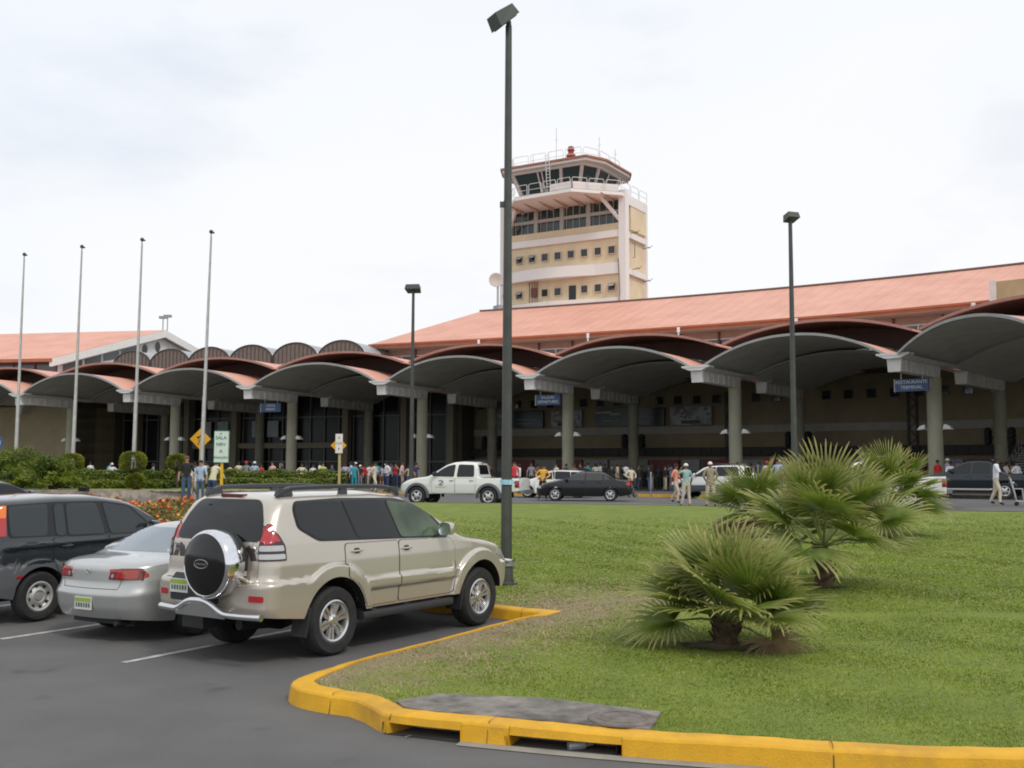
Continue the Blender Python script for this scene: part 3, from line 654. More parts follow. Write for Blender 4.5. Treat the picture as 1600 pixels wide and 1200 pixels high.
for i, s in enumerate((-.15, .26, .67, 1.08, 1.49, 1.90)):
    t, n = dirs(s); o = rp(s, 15.0, 11.82); rad, hh = 2.55, 1.88; M = MB(); M.uv = []; nu = 24; rows = []
    for e in (0, 4, 8, 12):
        r_ = []
        for k in range(nu+1):
            a = math.pi*k/nu; r_.append(o+n*e+t*(-rad*math.cos(a))+Vector((0, 0, hh*math.sin(a)**.9))); M.uv.append((e*1.0, a))
        rows.append(r_)
    M.grid(rows, 0); bs = M.build('barrel_skylight', barm, cen, smooth=50, fixn=False)
    M = MB(); b0 = 0; arc = [o+n*(-.05)+t*(-(rad-.06)*math.cos(math.pi*k/nu))+Vector((0, 0, (hh-.06)*math.sin(math.pi*k/nu)**.9)) for k in range(nu+1)]
    M.add(arc, [tuple(range(nu+1))])
    for q in range(-5, 6):
        x = q*.45; zz = hh*max(0, 1-(x/rad)**2)**.5-.15; c = o+n*-.09+t*x; 
        if zz > .2: M.box((c.x, c.y, c.z+zz/2), (.05, .05, zz), -ra(s), mi=1)
    g_ = M.build('gable', [brownbar, mat('brown rib', (.085, .07, .06), .6)], fixn=False); g_.data.transform(Matrix.Translation(-cen.location)); g_.parent = bs
    M = MB(); M.tube([o+n*(-.08)+t*(-rad*math.cos(math.pi*k/nu))+Vector((0, 0, hh*math.sin(math.pi*k/nu)**.9)) for k in range(nu+1)], .07, 6); g_ = M.build('arch_trim', mat('dark trim', (.035, .033, .03), .5)); g_.data.transform(Matrix.Translation(-cen.location)); g_.parent = bs
# inner floor lamp-lit? none: the concourse is unlit.  Beige block at far left under the canopy
lb = thing('plaster_block', 'cream plastered block under the left end of the canopy', 'building', tuple(rp(-.9, 12, PZ)))
M = MB(); rbox(M, -3.5, -.52, 11.5, 17.5, PZ, 8.2, 14); M.build('wall', mat('ochre block plaster', (.40, .33, .21), .85, var=.08, vs=.6), lb)  # slightly mottled ochre plaster
# ---- left hall with gable
A_ = WZ(71, 560, 13.6); A_.z = 0; Rr = Vector((-41.6, 123.6, 0)); dl = Vector((-20.3, 4.1, 0)).normalized(); Bk = Rr+(Rr-A_)*1.0
lh = thing('gabled_hall', 'hall with coral sheet roof and white gable with oval windows at the far left', 'building', (A_.x, A_.y, PZ))
M = MB(); M.uv = []; LL = 46
def q4(a, b, c, d, uv):
    b0 = len(M.v); M.v += [tuple(a), tuple(b), tuple(c), tuple(d)]; M.uv += uv; M.f.append((b0, b0+1, b0+2, b0+3)); M.m.append(0)
zz = lambda p, z: Vector((p.x, p.y, z))
ov = -dl*.8
q4(zz(A_+ov, 13.6), zz(A_+dl*LL, 13.6), zz(Rr+dl*LL, 18.4), zz(Rr+ov, 18.4), [(0, 0), (LL, 0), (LL, 14), (0, 14)])
q4(zz(Rr+ov, 18.4), zz(Rr+dl*LL, 18.4), zz(Bk+dl*LL, 13.6), zz(Bk+ov, 13.6), [(0, 0), (LL, 0), (LL, 14), (0, 14)])
M.build('roof', coral, lh, fixn=False)
M = MB()
for a, b in ((A_, Rr), (Bk, Rr)):
    P = [zz(a+ov*1.05, 12.75), zz(b+ov*1.05, 17.55), zz(b+ov*.6, 17.55), zz(a+ov*.6, 12.75), zz(a+ov*1.05, 13.58), zz(b+ov*1.05, 18.38), zz(b+ov*.6, 18.38), zz(a+ov*.6, 13.58)]; M.hexa(P)
M.build('rake_fascia', white_paint, lh)
M = MB(); P = [zz(A_+ov, 13.25), zz(A_+dl*LL, 13.25), zz(A_+dl*LL, 13.59), zz(A_+ov, 13.59)]; g = (Rr-A_).normalized()*-.12; M.hexa([P[0], P[1], P[1]+g, P[0]+g, P[3], P[2], P[2]+g, P[3]+g]); M.build('eave_fascia', coralfascia, lh)
M = MB(); gi = (Rr-A_).normalized()
ga = A_+gi*1.5; gb = Bk-gi*1.5
M.add([zz(ga, PZ), zz(gb, PZ), zz(gb, 13.7), zz(Rr, 17.6), zz(ga, 13.7)], [(0, 1, 2, 3, 4)]); M.add([zz(ga, PZ), zz(ga+dl*LL, PZ), zz(ga+dl*LL, 12.2), zz(ga, 12.2)], [(0, 1, 2, 3)], 1); M.build('wall', [whiteplaster, pinkpanel], lh, fixn=False)
M = MB(); M.add([zz(ga, 12.2), zz(ga+dl*LL, 12.2), zz(ga+dl*LL, 13.3), zz(ga, 13.3)], [(0, 1, 2, 3)], 0); M.build('clerestory_glazing', greyglass, lh, fixn=False)
M = MB()
for i in range(12): c = ga+dl*(i*2.6)-gi*.1; M.box((c.x, c.y, 12.4), (.14, .14, 2.2))
M.build('wall_post', browntrim, lh)
go = -dl*.06; up = Vector((0, 0, 1)); L0 = (Rr-A_).length
def gp(u, z): return A_+gi*(u*L0)+go+up*z
for (u0, u1) in ((.14, .30), (.32, .46), (.48, .62), (.64, .78)):      # slanted strip of glazing under the rake
    M = MB(); sl_ = 4.8
    P = [gp(u0, 13.6+sl_*u0-1.9), gp(u1, 13.6+sl_*u1-2.1), gp(u1, 13.6+sl_*u1-1.15), gp(u0, 13.6+sl_*u0-1.15)]
    M.add(P, [(0, 1, 2, 3)]); M.build('window', greyglass, lh, fixn=False)
for (u0, u1) in ((1.18, 1.34),):
    M = MB(); P = [gp(u0, 13.6+4.8*(2-u0)-2.0), gp(u1, 13.6+4.8*(2-u1)-2.0), gp(u1, 13.6+4.8*(2-u1)-1.1), gp(u0, 13.6+4.8*(2-u0)-1.1)]; M.add(P, [(0, 1, 2, 3)]); M.build('window', greyglass, lh, fixn=False)
for u, z in ((.86, 15.9), (.985, 16.4), (1.10, 15.7), (1.02, 14.9)):
    c = gp(u, z); M = MB(); M.add([c+gi*(.38*math.cos(a))+up*(.62*math.sin(a)) for a in np.linspace(0, 2*math.pi, 17)[:-1]], [tuple(range(16))]); o = M.build('oval_window', winglass, lh, fixn=False)
# ---- control tower
TC = Vector((7.3, 117.5, 0)); tt_ = Vector((.857, -.515, 0)); tn = Vector((.515, .857, 0))
tow = thing('control_tower', 'cream and white airport control tower with glazed cab and balcony above the coral roof', 'control tower', (TC.x, TC.y, PZ))
def T(a, b, z): return TC+tt_*a+tn*b+Vector((0, 0, z))
def tbox(M, a0, a1, b0, b1, z0, z1, mi=0): return M.hexa([T(a0, b0, z0), T(a1, b0, z0), T(a1, b1, z0), T(a0, b1, z0), T(a0, b0, z1), T(a1, b0, z1), T(a1, b1, z1), T(a0, b1, z1)], mi)
tan = mat('tan plaster', (.70, .575, .39), .85, var=.08, vs=.5, bump=.1, bs=10); trim = mat('tower white', (.82, .80, .77), .8, var=.06, vs=.8, col2=(.76, .71, .67))
wear(tan, None, 1.3, .60, .75, (.48, .36, .22)); wear(trim, None, 1.6, .62, .78, (.50, .42, .36))
a0, a1, b0, b1 = -8.7, 7.0, -2.2, 3.5
M = MB(); tbox(M, a0+.3, a1-.3, b0+.25, b1, PZ, 28.3); tbox(M, a0+.3, a1-.02, b0+1.4, b1, 28.3, 31.6); M.build('wall', tan, tow)
for a in (a0+.35, a1-.35):
    M = MB(); tbox(M, a-.42, a+.42, b0-.15, b0+.75, PZ, 32.4); M.build('pilaster', trim, tow)
M = MB(); tbox(M, a1-.3, a1+.06, b1-.35, b1+.05, PZ, 31.7); M.build('pilaster', trim, tow)
def band(z0f, z1f, out, nm='band'):
    n_ = 24; R0_, R1_, R2_, R3_ = [], [], [], []
    for i in range(n_+1):
        u = i/n_; a = a0+.7+(a1-a0-1.4)*u; o_ = out*math.sin(math.pi*min(1, u*1.25))**1 if u < .8 else 0
        R0_.append(T(a, b0+.26, z0f(u))); R1_.append(T(a, b0-.05-o_, z0f(u))); R2_.append(T(a, b0-.05-o_, z1f(u))); R3_.append(T(a, b0+.26, z1f(u)))
    MB().grid([R0_, R1_, R2_, R3_]).build(nm, trim, tow, fixn=True)
band(lambda u: 27.35, lambda u: 28.1, .0)
band(lambda u: 23.35+.0*u, lambda u: 24.55, 1.0); band(lambda u: 19.7, lambda u: 20.75, 1.0)
for z0, z1 in ((30.9, 31.6), (27.3, 27.9), (23.3, 23.9)): M = MB(); tbox(M, a1-.29, a1+.04, b0+.76, b1-.36, z0, z1); M.build('side_band', trim, tow)
fr = mat('window surround', (.60, .50, .38), .8)
def twin(a, z, w_, h_, lab=None, open_=False):
    M = MB(); tbox(M, a-w_/2, a+w_/2, b0+.18, b0+.24, z-h_/2, z+h_/2); o = M.build('window', winglass, tow)
    M = MB(); t_ = .07
    tbox(M, a-w_/2-t_, a-w_/2, b0+.10, b0+.24, z-h_/2-t_, z+h_/2+t_); tbox(M, a+w_/2, a+w_/2+t_, b0+.10, b0+.24, z-h_/2-t_, z+h_/2+t_); tbox(M, a-w_/2, a+w_/2, b0+.10, b0+.24, z+h_/2, z+h_/2+t_); tbox(M, a-w_/2, a+w_/2, b0+.06, b0+.24, z-h_/2-t_, z-h_/2)
    f_ = M.build('frame', fr); f_.data.transform(Matrix.Translation(-tow.location)); f_.parent = o
    if open_:
        M = MB(); M.hexa([T(a-w_/2, b0+.1, z+h_/2-.03), T(a+w_/2, b0+.1, z+h_/2-.03), T(a+w_/2, b0+.14, z+h_/2-.03), T(a-w_/2, b0+.14, z+h_/2-.03), T(a-w_/2, b0-.4, z+.0), T(a+w_/2, b0-.4, z+.0), T(a+w_/2, b0-.36, z+.0), T(a-w_/2, b0-.36, z+.0)])
        f_ = M.build('sash', mat('grey sash', (.30, .33, .33), .3)); f_.data.transform(Matrix.Translation(-tow.location)); f_.parent = o
for i in range(9):
    a = 5.25-i*1.66; twin(a, 26.0, .78, .80, open_=i in (6, 7))
    if i not in (3, 6): twin(a, 21.95, .78, .80, open_=i in (0, 7, 8))
M = MB(); tbox(M, .0, .85, b0+.16, b0+.24, 20.76, 22.5); M.build('door', black_gloss, tow)
M = MB()
for a in (-5.0, -4.65, -4.3, -4.0): M.tube([T(a, b0+.1, 20.6), T(a, b0+.1, 23.4)], .045, 6)
tbox(M, -4.75, -4.0, b0+.0, b0+.2, 21.6, 22.6); M.build('pipework', mat('rusty pipe', (.16, .07, .05), .8), tow)
# big glazed storey
M = MB(); tbox(M, a0+.8, a1-.8, b0+.9, b0+1.0, 28.95, 31.6); M.build('office_glazing', mat('bluish office glass', (.03, .05, .055), .1, spec=.6), tow)
pier = mat('office piers', (.42, .42, .38), .8)
M = MB()
tbox(M, a0+.7, a1-.7, b0+.26, b0+.89, 28.28, 28.94, 1)
tbox(M, a0+.7, a1-.7, b0+.55, b0+.89, 30.15, 30.5)
for i in range(5):
    a = 5.6-i*3.35; tbox(M, a-.22, a+.22, b0+.5, b0+.89, 28.95, 31.6) if 0 < i else None
for i in range(19):
    a = 6.0-i*.83; tbox(M, a-.04, a+.04, b0+.8, b0+.9, 28.95, 31.6)
M.build('office_piers', [pier, tan], tow)
for sg in (-1, 1):
    M = MB(); ac = -.85; M.hexa([T(ac+sg*7.35, b0-.05, 29.1), T(ac+sg*6.95, b0-.05, 29.1), T(ac+sg*6.95, b0+.35, 29.1), T(ac+sg*7.35, b0+.35, 29.1), T(ac+sg*5.7, b0-1.2, 31.62), T(ac+sg*5.2, b0-1.2, 31.62), T(ac+sg*5.2, b0-.8, 31.62), T(ac+sg*5.7, b0-.8, 31.62)]); M.build('strut', trim, tow)
# balcony
BP = [(-8.6, -2.0), (-6.9, -3.4), (-4.4, -6.6), (2.9, -7.0), (6.9, -2.9), (7.05, 3.5), (-8.8, 3.5)]
def tpoly(M, P, z0, z1, mi=0):
    n_ = len(P); M.add([T(a, b, z0) for a, b in P]+[T(a, b, z1) for a, b in P], [tuple(range(n_))[::-1], tuple(range(n_, 2*n_))]+[(i, (i+1) % n_, n_+(i+1) % n_, n_+i) for i in range(n_)], mi)
M = MB(); tpoly(M, BP, 31.62, 31.98); tpoly(M, [(a*.985, b*.985) for a, b in BP], 31.985, 32.05, 1)
for i in range(7):
    a = -6+i*1.9; M.hexa([T(a, b0, 31.25), T(a+.16, b0, 31.25), T(a+.16, b0+.3, 31.25), T(a, b0+.3, 31.25), T(a, -5.2, 31.61), T(a+.16, -5.2, 31.61), T(a+.16, b0+.3, 31.61), T(a, b0+.3, 31.61)], 2)
M.build('balcony_slab', [trim, conc, mat('stained soffit', (.46, .33, .24), .8, var=.2, vs=1.5)], tow)
rail = mat('white railing', (.74, .73, .72), .5)
def railing(P, z, h_, step, nm, closed=False):
    M = MB(); P = [T(a, b, 0) for a, b in P]
    if closed: P = P+[P[0]]
    for a, b in zip(P[:-1], P[1:]):
        n_ = max(1, int((b-a).length/step)); 
        for i in range(n_):
            p = a.lerp(b, (i+.06)/n_); q = a.lerp(b, (i+.94)/n_); k = (q-p)*.07; zz_ = Vector((0, 0, z)); H_ = Vector((0, 0, h_))
            M.tube([p+zz_, p+zz_+H_*.8, p+k*.4+zz_+H_*.94, p+k+zz_+H_, q-k+zz_+H_, q-k*.4+zz_+H_*.94, q+zz_+H_*.8, q+zz_], .034, 6); M.tube([p+zz_+H_*.45, q+zz_+H_*.45], .026, 5)
    return M.build(nm, rail, tow)
railing(BP[:6], 32.05, 1.15, 1.7, 'balcony_railing')
M = MB()
for (p, q) in ((BP[3], BP[4]), (BP[2], BP[3])):
    P0, P1 = T(*p, 32.06), T(*q, 32.06); d_ = (P1-P0).normalized(); nn = Vector((-d_.y, d_.x, 0))*.06; u0, u1 = (.05, .95) if p == BP[3] else (.62, .98)
    A1, B1 = P0.lerp(P1, u0)+nn*3, P0.lerp(P1, u1)+nn*3; M.hexa([A1, B1, B1+nn, A1+nn, A1+Vector((0, 0, .75)), B1+Vector((0, 0, .75)), B1+nn+Vector((0, 0, .75)), A1+nn+Vector((0, 0, .75))])
M.build('parapet_panel', trim, tow)
# cab
RC = (-1.4, 0.0); RP = [(-6.7, -3.0), (-5.4, -5.6), (5.4, -5.6), (6.6, -3.0), (6.6, 3.4), (5.4, 5.6), (-5.4, 5.6), (-6.7, 3.4)]
RP = [(a+RC[0], b) for a, b in RP]
def scl(P, k, c=(-1.4, 0)): return [(c[0]+(a-c[0])*k, c[1]+(b-c[1])*k) for a, b in P]
lo_, hi_ = scl(RP, .66), scl(RP, .80)
M = MB(); n_ = 8
M.add([T(a, b, 32.95) for a, b in lo_]+[T(a, b, 35.2) for a, b in hi_], [(i, (i+1) % 8, 8+(i+1) % 8, 8+i) for i in range(8)]); M.build('cab_glazing', mat('green cab glass', (.028, .045, .045), .07, spec=.7), tow)
M = MB(); M.add([T(a, b, 32.05) for a, b in scl(RP, .67)]+[T(a, b, 32.96) for a, b in scl(RP, .67)], [(i, (i+1) % 8, 8+(i+1) % 8, 8+i) for i in range(8)]+[tuple(range(8, 16))]); M.build('cab_wall', trim, tow)
lo2, hi2 = scl(RP, .675), scl(RP, .815); cpm = mat('cab posts', (.66, .55, .52), .7, var=.1, vs=2)
for i in range(8):
    p, q = T(*lo2[i], 32.9), T(*hi2[i], 35.25); M = MB(); M.tube([p, q], .21, 6); M.build('cab_post', cpm, tow)
    j = (i+1) % 8; L_ = (T(*lo2[i], 0)-T(*lo2[j], 0)).length
    for u in ((.36, .42, .7) if L_ > 5 else ((.5,) if L_ > 3 else ())):
        p = T(*lo2[i], 32.9).lerp(T(*lo2[j], 32.9), u); q = T(*hi2[i], 35.25).lerp(T(*hi2[j], 35.25), u); M = MB(); M.tube([p, q], .10 if u != .7 else .2, 6); M.build('cab_post', cpm, tow)
M = MB(); tpoly(M, scl(RP, .97), 35.35, 35.62, 1); tpoly(M, scl(RP, .84), 35.12, 35.34, 1)
M.add([T(a, b, 35.63) for a, b in RP]+[T(a, b, 35.85) for a, b in RP]+[T(a, b, 36.25) for a, b in scl(RP, .5)], [(i, (i+1) % 8, 8+(i+1) % 8, 8+i) for i in range(8)]+[(8+i, 8+(i+1) % 8, 16+(i+1) % 8, 16+i) for i in range(8)]+[tuple(range(16, 24)), tuple(range(8))[::-1]], 0)
M.build('cab_roof', [mat('tower roof coral', (.34, .15, .10), .7, var=.15, vs=1), trim], tow)
railing(scl(RP, .82), 35.95, 1.2, 1.9, 'roof_railing', True)
M = MB()
for a in (-.35, .1): M.tube([T(-.6+a, -5.25, 32.05), T(-.6+a, -5.75, 36.7)], .04, 6)
for i in range(13): M.tube([T(-.95, -5.27-i*.037, 32.3+i*.34), T(-.5, -5.27-i*.037, 32.3+i*.34)], .03, 5)
M.build('ladder', rail, tow)
M = MB(); p = T(.0, -1.5, 36.2); M.lathe([(.05, 0), (.05, 1.0), (.55, 1.05), (.5, 1.3), (.32, 1.42), (.32, 1.62), (.42, 1.75), (.30, 2.2), (0, 2.3)], p, n=14); M.build('beacon', mat('red beacon', (.30, .045, .04), .5), tow)
for a, b, h_ in ((-1.6, -2, 4.6), (3.3, -1, 3.0), (4.3, 1, 2.0), (-5.2, -1, 2.2)):
    M = MB(); M.tube([T(a, b, 36.1), T(a, b, 36.1+h_)], .035, 5); M.tube([T(a-.2, b, 36.1+h_*.7), T(a+.2, b, 36.1+h_*.7)], .02, 4); M.build('antenna', mat('antenna white', (.6, .6, .6), .5), tow)
for z, b in ((27.8, -1.0), (26.7, 2.3), (23.9, -.6), (23.0, 2.3)):
    M = MB(); M.tube([T(a1, b, z), T(a1+.9, b, z+.1)], .035, 5); M.tube([T(a1+.9, b-.4, z-.15), T(a1+.9, b+.6, z+.4)], .03, 5); M.tube([T(a1+.5, b-.3, z-.1), T(a1+.5, b+.4, z+.25)], .03, 5); M.build('antenna_bracket', dark_metal, tow)
M = MB(); M.tube([T(a1+.06, -.6, 25.2), T(a1+.35, -.6, 25.2), T(a1+.35, -.6, 26.8), T(a1+.06, -.6, 26.8)], .05, 5); M.build('cable_bracket', conc, tow)
M = MB(); pth = [T(a1-.8, b0-.22, 24.9), T(a1-.7, b0-.22, 23.2), T(a1-.62, b0-.22, 21.2), T(a1-.8, b0-.22, 19.6)]; M.tube(pth, .04, 5); M.build('cable', dark_metal, tow)
# satellite dish on a mast left of the tower
dp = WY(775, 438, 114.5); di = thing('satellite_dish', 'round white dish antenna beside the control tower', 'dish antenna', (dp.x, dp.y, 18))
M = MB(); rot = Matrix.Rotation(R(90), 3, 'X'); M.lathe([(0, .18), (.45, .12), (.75, -.02), (.78, -.02), (.78, .06), (.4, .25), (0, .3)], (dp.x, dp.y-.3, dp.z), n=24, ax='y'); M.build('dish', mat('dish cream', (.55, .50, .44), .6), di, smooth=50)
M = MB(); M.tube([(dp.x+.2, dp.y, 17), (dp.x+.2, dp.y, dp.z)], .12, 8); M.tube([(dp.x+.2, dp.y, dp.z-.5), (dp.x+1.0, dp.y+.5, dp.z-.5)], .06, 6); M.build('mast', steel, di)
c = WY(781, 474, 113); M = MB(); M.box((c.x, c.y, 17.5), (1.0, 1.2, 4.6), .5); M.box((c.x-.3, c.y-.7, 19.1), (.9, .1, .5), .5, mi=1); tag(M.build('roof_cabinet', [mat('cabinet grey', (.30, .33, .35), .5), steel]), 'grey equipment cabinet on the roof left of the tower', 'cabinet')
# twin floodlight masts behind the left hall
for i, (px, py) in enumerate(((255, 497), (262, 495))):
    p = WY(px, py, 150+i*2); q = thing('floodlight_mast', ('left' if i == 0 else 'right')+' one of two thin floodlight masts behind the gabled hall', 'lamp post', (p.x, p.y, PZ), group='masts behind the gabled hall')
    M = MB(); M.tube([(p.x, p.y, PZ), (p.x, p.y, p.z)], .09, 6); M.build('pole', steel, q); M = MB(); M.box((p.x, p.y, p.z+.1), (1.1, .5, .35)); M.build('lamp_head', mat('lamp grey', (.3, .31, .33), .5), q)
# ------------------------------------------------------------- vehicles
def ip(x, P): return np.interp(x, [p[0] for p in P], [p[1] for p in P])
def smooth_ip(P, k=.04):
    xs_ = np.linspace(P[0][0]-.3, P[-1][0]+.3, 1200); y = ip(xs_, P); d = xs_[1]-xs_[0]; n = max(1, int(k/d)); ker = np.exp(-.5*(np.arange(-3*n, 3*n+1)/n)**2); ker /= ker.sum()
    y2 = np.convolve(np.pad(y, 3*n, mode='edge'), ker, 'valid'); return lambda x: float(np.interp(x, xs_, y2))
class Body:
    def __init__(s, q):
        s.q = q; dx = q.get('dx', .03); xr, xf = q['xr'], q['xf']; s.V = []; s.F = []; s.M = []
        zt = smooth_ip(q['top'], q.get('ks', .035)); zs = smooth_ip(q['belt'], .08); prof = lambda z: ip(z, q['prof']); W0 = q['W']
        n = int((xf-xr)/dx); U = np.linspace(0, 1, n+1)
        xs_ = [xr+(xf-xr)*u for u in U]; e_ = [xr+.5*(1-math.cos(math.pi*i/14))*.10 for i in range(7)]
        xs_ = sorted(set([round(x, 4) for x in xs_ + [xr+v for v in (.004, .012, .025, .045, .07)] + [xf-v for v in (.004, .012, .025, .045, .07)]+q.get('xtra', [])]))
        rr, rf = q.get('rr', .16), q.get('rf', .30); Ra = q['Ra']; rt = q['rt']; wh = (0, q['wb']); zb0 = q['zb']
        rear = smooth_ip(q['rear'], .02); front = smooth_ip(q['front'], .02); nl, nu_ = q.get('nl', 30), q.get('nu', 14); fa = q.get('flare', .0)
        def Wx(x):
            w = W0*ip(x, q.get('plan', [(0, 1)]))
            d = x-xr
            if d < rr: w -= rr*.85*(1-math.sqrt(max(0, 1-((rr-d)/rr)**2)))
            d = xf-x
            if d < rf: w -= rf*.9*(1-math.sqrt(max(0, 1-((rf-d)/rf)**2)))
            return w
        def flr(x, z):
            f = 0
            for xw in wh:
                d = math.hypot(x-xw, (z-rt)); d2 = max(d, 0)
                f = max(f, 1-float(sstep((d2-(Ra+q.get('fw', .10)))/q.get('fe', .03))))
            for (x0, x1, z1, sl_) in q.get('bump', []):
                if x0 <= x <= x1: f = max(f, 1-float(sstep((z-z1)/sl_)))
            for (x0, x1, z0, z1) in q.get('mold', []):
                if x0 <= x <= x1 and z0-.02 < z < z1+.02: f = max(f, .75*float(sstep((z-z0+.02)/.02))*float(sstep((z1+.02-z)/.02)))
            return f*fa
        s.rows = []; tum = q['tum']
        for x in xs_:
            zb = zb0
            zb = ip(x, q['bottom']) if 'bottom' in q else zb0
            for xw in wh:
                if abs(x-xw) < Ra: zb = max(zb, rt+math.sqrt(Ra*Ra-(x-xw)**2))
            top = zt(x); belt = min(zs(x), top-.05); w = Wx(x); half = []
            for j in range(nl+1):
                z = zb+(belt-zb)*j/nl; half.append((w*prof(z)+flr(x, z), z))
            yb = half[-1][0]; hu = top-belt; cr = q.get('crown', .04)*min(1, hu/.3+.35); wr = max(.1, yb-tum*hu-.015)
            P1 = (yb-tum*hu*.78, belt+hu*.78); C_ = (wr, top-cr*.9); P2 = (wr*.78, top-cr*.60)
            if hu < .2: P1 = (yb-.012, belt+hu*.35); C_ = (yb-.03, top-cr); P2 = (yb*.80, top-cr*.60)
            for j in range(1, 5): t = j/4; half.append((yb+(P1[0]-yb)*t, belt+(P1[1]-belt)*t))
            for j in range(1, 6): t = j/5; half.append(((1-t)**2*P1[0]+2*t*(1-t)*C_[0]+t*t*P2[0], (1-t)**2*P1[1]+2*t*(1-t)*C_[1]+t*t*P2[1]))
            for j in range(1, nu_-8): t = j/(nu_-9); y = P2[0]*(1-t); half.append((y, top-cr*.60*(y/P2[0])**2))
            def sh(z):
                a = rear(z)*float(sstep(1-(x-xr)/q.get('fr', .55))); b = front(z)*float(sstep(1-(xf-x)/q.get('ff', .5))); return x+a+b
            s.rows.append([(sh(z), -y, z) for y, z in half])
        m = len(s.rows[0]); V = s.V
        for r_ in s.rows: V += r_ + [(a, -b, c) for a, b, c in r_[:-1]][::-1]
        k = 2*m-1
        for i in range(len(s.rows)-1):
            for j in range(k-1): s.F.append((i*k+j, (i+1)*k+j, (i+1)*k+j+1, i*k+j+1)); s.M.append(0)
            s.F.append((i*k+k-1, (i+1)*k+k-1, (i+1)*k, i*k)); s.M.append(1)
        for end, bg_, sg in ((0, q.get('rb', .05), -1), (len(s.rows)-1, q.get('fb', .12), 1)):   # rounded end caps
            r_ = s.rows[end]; nc = 12; b0 = len(V)
            for j in range(m-1):
                x, y, z = r_[j]
                for c in range(1, nc): t = 1-2*c/nc; V.append((x+sg*bg_*(1-t*t)*(abs(y)/W0), y*t, z))
            def idx(j, c):
                if j == m-1: return end*k+m-1
                if c == 0: return end*k+j
                if c == nc: return end*k+(2*m-2-j)
                return b0+j*(nc-1)+c-1
            for j in range(m-1):
                for c in range(nc):
                    f = [idx(j, c), idx(j, c+1), idx(j+1, c+1), idx(j+1, c)]; f = [f[i] for i in range(len(f)) if f[i] not in f[:i]]
                    if len(f) > 2: s.F.append(tuple(f)); s.M.append(0)
            s.F.append(tuple([idx(0, c) for c in range(nc+1)])); s.M.append(1)
        s.bvh = BVHTree.FromPolygons([Vector(v) for v in V], s.F)
    def hit(s, ax, side, a, b, off, lim=None):
        if ax == 'y': o = Vector((a, side*4, b)); d = Vector((0, -side, 0))
        elif ax == 'x': o = Vector((side*12, a, b)); d = Vector((-side, 0, 0))
        else: o = Vector((a, b, 6)); d = Vector((0, 0, -1))
        h_ = s.bvh.ray_cast(o, d)
        if ax == 'x' and lim and h_[0] is not None and abs(h_[0].x-(s.q['xr'] if side < 0 else s.q['xf'])) > lim:
            q = Vector(((s.q['xr'] if side < 0 else s.q['xf'])-side*lim*.5, a*1.02, b)); h_ = s.bvh.find_nearest(q); return h_[0]+h_[1]*off*(1 if h_[1].dot(Vector((side, a, 0))) > 0 else -1)
        if h_[0] is None:
            q = Vector((a, side*s.q['W']*.9, b)) if ax == 'y' else (Vector((s.q['xr'] if side < 0 else s.q['xf'], a, b)) if ax == 'x' else Vector((a, b, 1))); h_ = s.bvh.find_nearest(q)
            return h_[0]-d*off
        return h_[0]-d*off
    def patch(s, M, poly, ax='y', side=-1, off=.004, nu=14, nv=6, mi=0, skirt=0, rc=0.0, lim=None):
        if rc: poly = roundp(poly, rc)
        us = np.array([p[0] for p in poly]); u0, u1 = us.min(), us.max(); e = (u1-u0)*.0005
        U = np.unique(np.round(np.clip(np.r_[np.linspace(u0, u1, nu+1), us], u0+e, u1-e), 5)); rows = []; n = len(poly)
        keep = [U[0]]
        for u in U[1:]:
            if u-keep[-1] > (u1-u0)*.004: keep.append(u)
        keep[-1] = U[-1]
        for u in keep:
            hs = []
            for i in range(n):
                (x1, y1), (x2, y2) = poly[i], poly[(i+1) % n]
                if (x1 <= u) != (x2 <= u): hs.append(y1+(y2-y1)*(u-x1)/(x2-x1))
            if len(hs) < 2: continue
            lo, hi = min(hs), max(hs); rows.append([s.hit(ax, side, u, lo+(hi-lo)*j/nv, off, lim) for j in range(nv+1)])
        M.grid(rows, mi)
        if skirt:
            dv = {'y': Vector((0, side, 0)), 'x': Vector((side, 0, 0)), 'z': Vector((0, 0, 1))}[ax]*skirt
            loop = [r_[0] for r_ in rows]+rows[-1][1:]+[r_[-1] for r_ in rows[::-1]][1:]+rows[0][::-1][1:]
            M.grid([loop, [p-dv for p in loop]], mi)
        return M
def roundp(P, r):
    Q = []; n = len(P)
    for i in range(n):
        p, a, b = Vector(P[i]), Vector(P[i-1]), Vector(P[(i+1) % n]); da, db = (a-p), (b-p); ra_ = min(r, da.length*.45); rb_ = min(r, db.length*.45)
        A = p+da.normalized()*ra_; B_ = p+db.normalized()*rb_
        for t in (0, .25, .5, .75, 1): Q.append(tuple((1-t)**2*A+2*t*(1-t)*p+t*t*B_))
    return Q
def grow(P, d):
    c = Vector((sum(p[0] for p in P)/len(P), sum(p[1] for p in P)/len(P))); n = len(P); Q = []
    ar = sum(P[i][0]*P[(i+1) % n][1]-P[(i+1) % n][0]*P[i][1] for i in range(n)); sg = 1 if ar > 0 else -1
    for i in range(n):
        a, p, b = Vector(P[i-1]), Vector(P[i]), Vector(P[(i+1) % n]); t1 = (p-a).normalized(); t2 = (b-p).normalized()
        n1_ = Vector((t1.y, -t1.x))*sg; n2_ = Vector((t2.y, -t2.x))*sg; m_ = (n1_+n2_)
        m_ = m_.normalized() if m_.length > .01 else n1_; Q.append(tuple(p+m_*d/max(.4, m_.dot(n1_))))
    return Q
alloy = mat('alloy wheel', (.62, .62, .62), .24, .9); steelrim = mat('pressed steel rim', (.52, .51, .48), .42, .5, var=.1, vs=8); tyre_m = mat('tyre rubber', (.022, .022, .022), .82, var=.25, vs=14, bump=.3, bs=50); rimdark = mat('wheel shadow metal', (.02, .02, .02), .6)
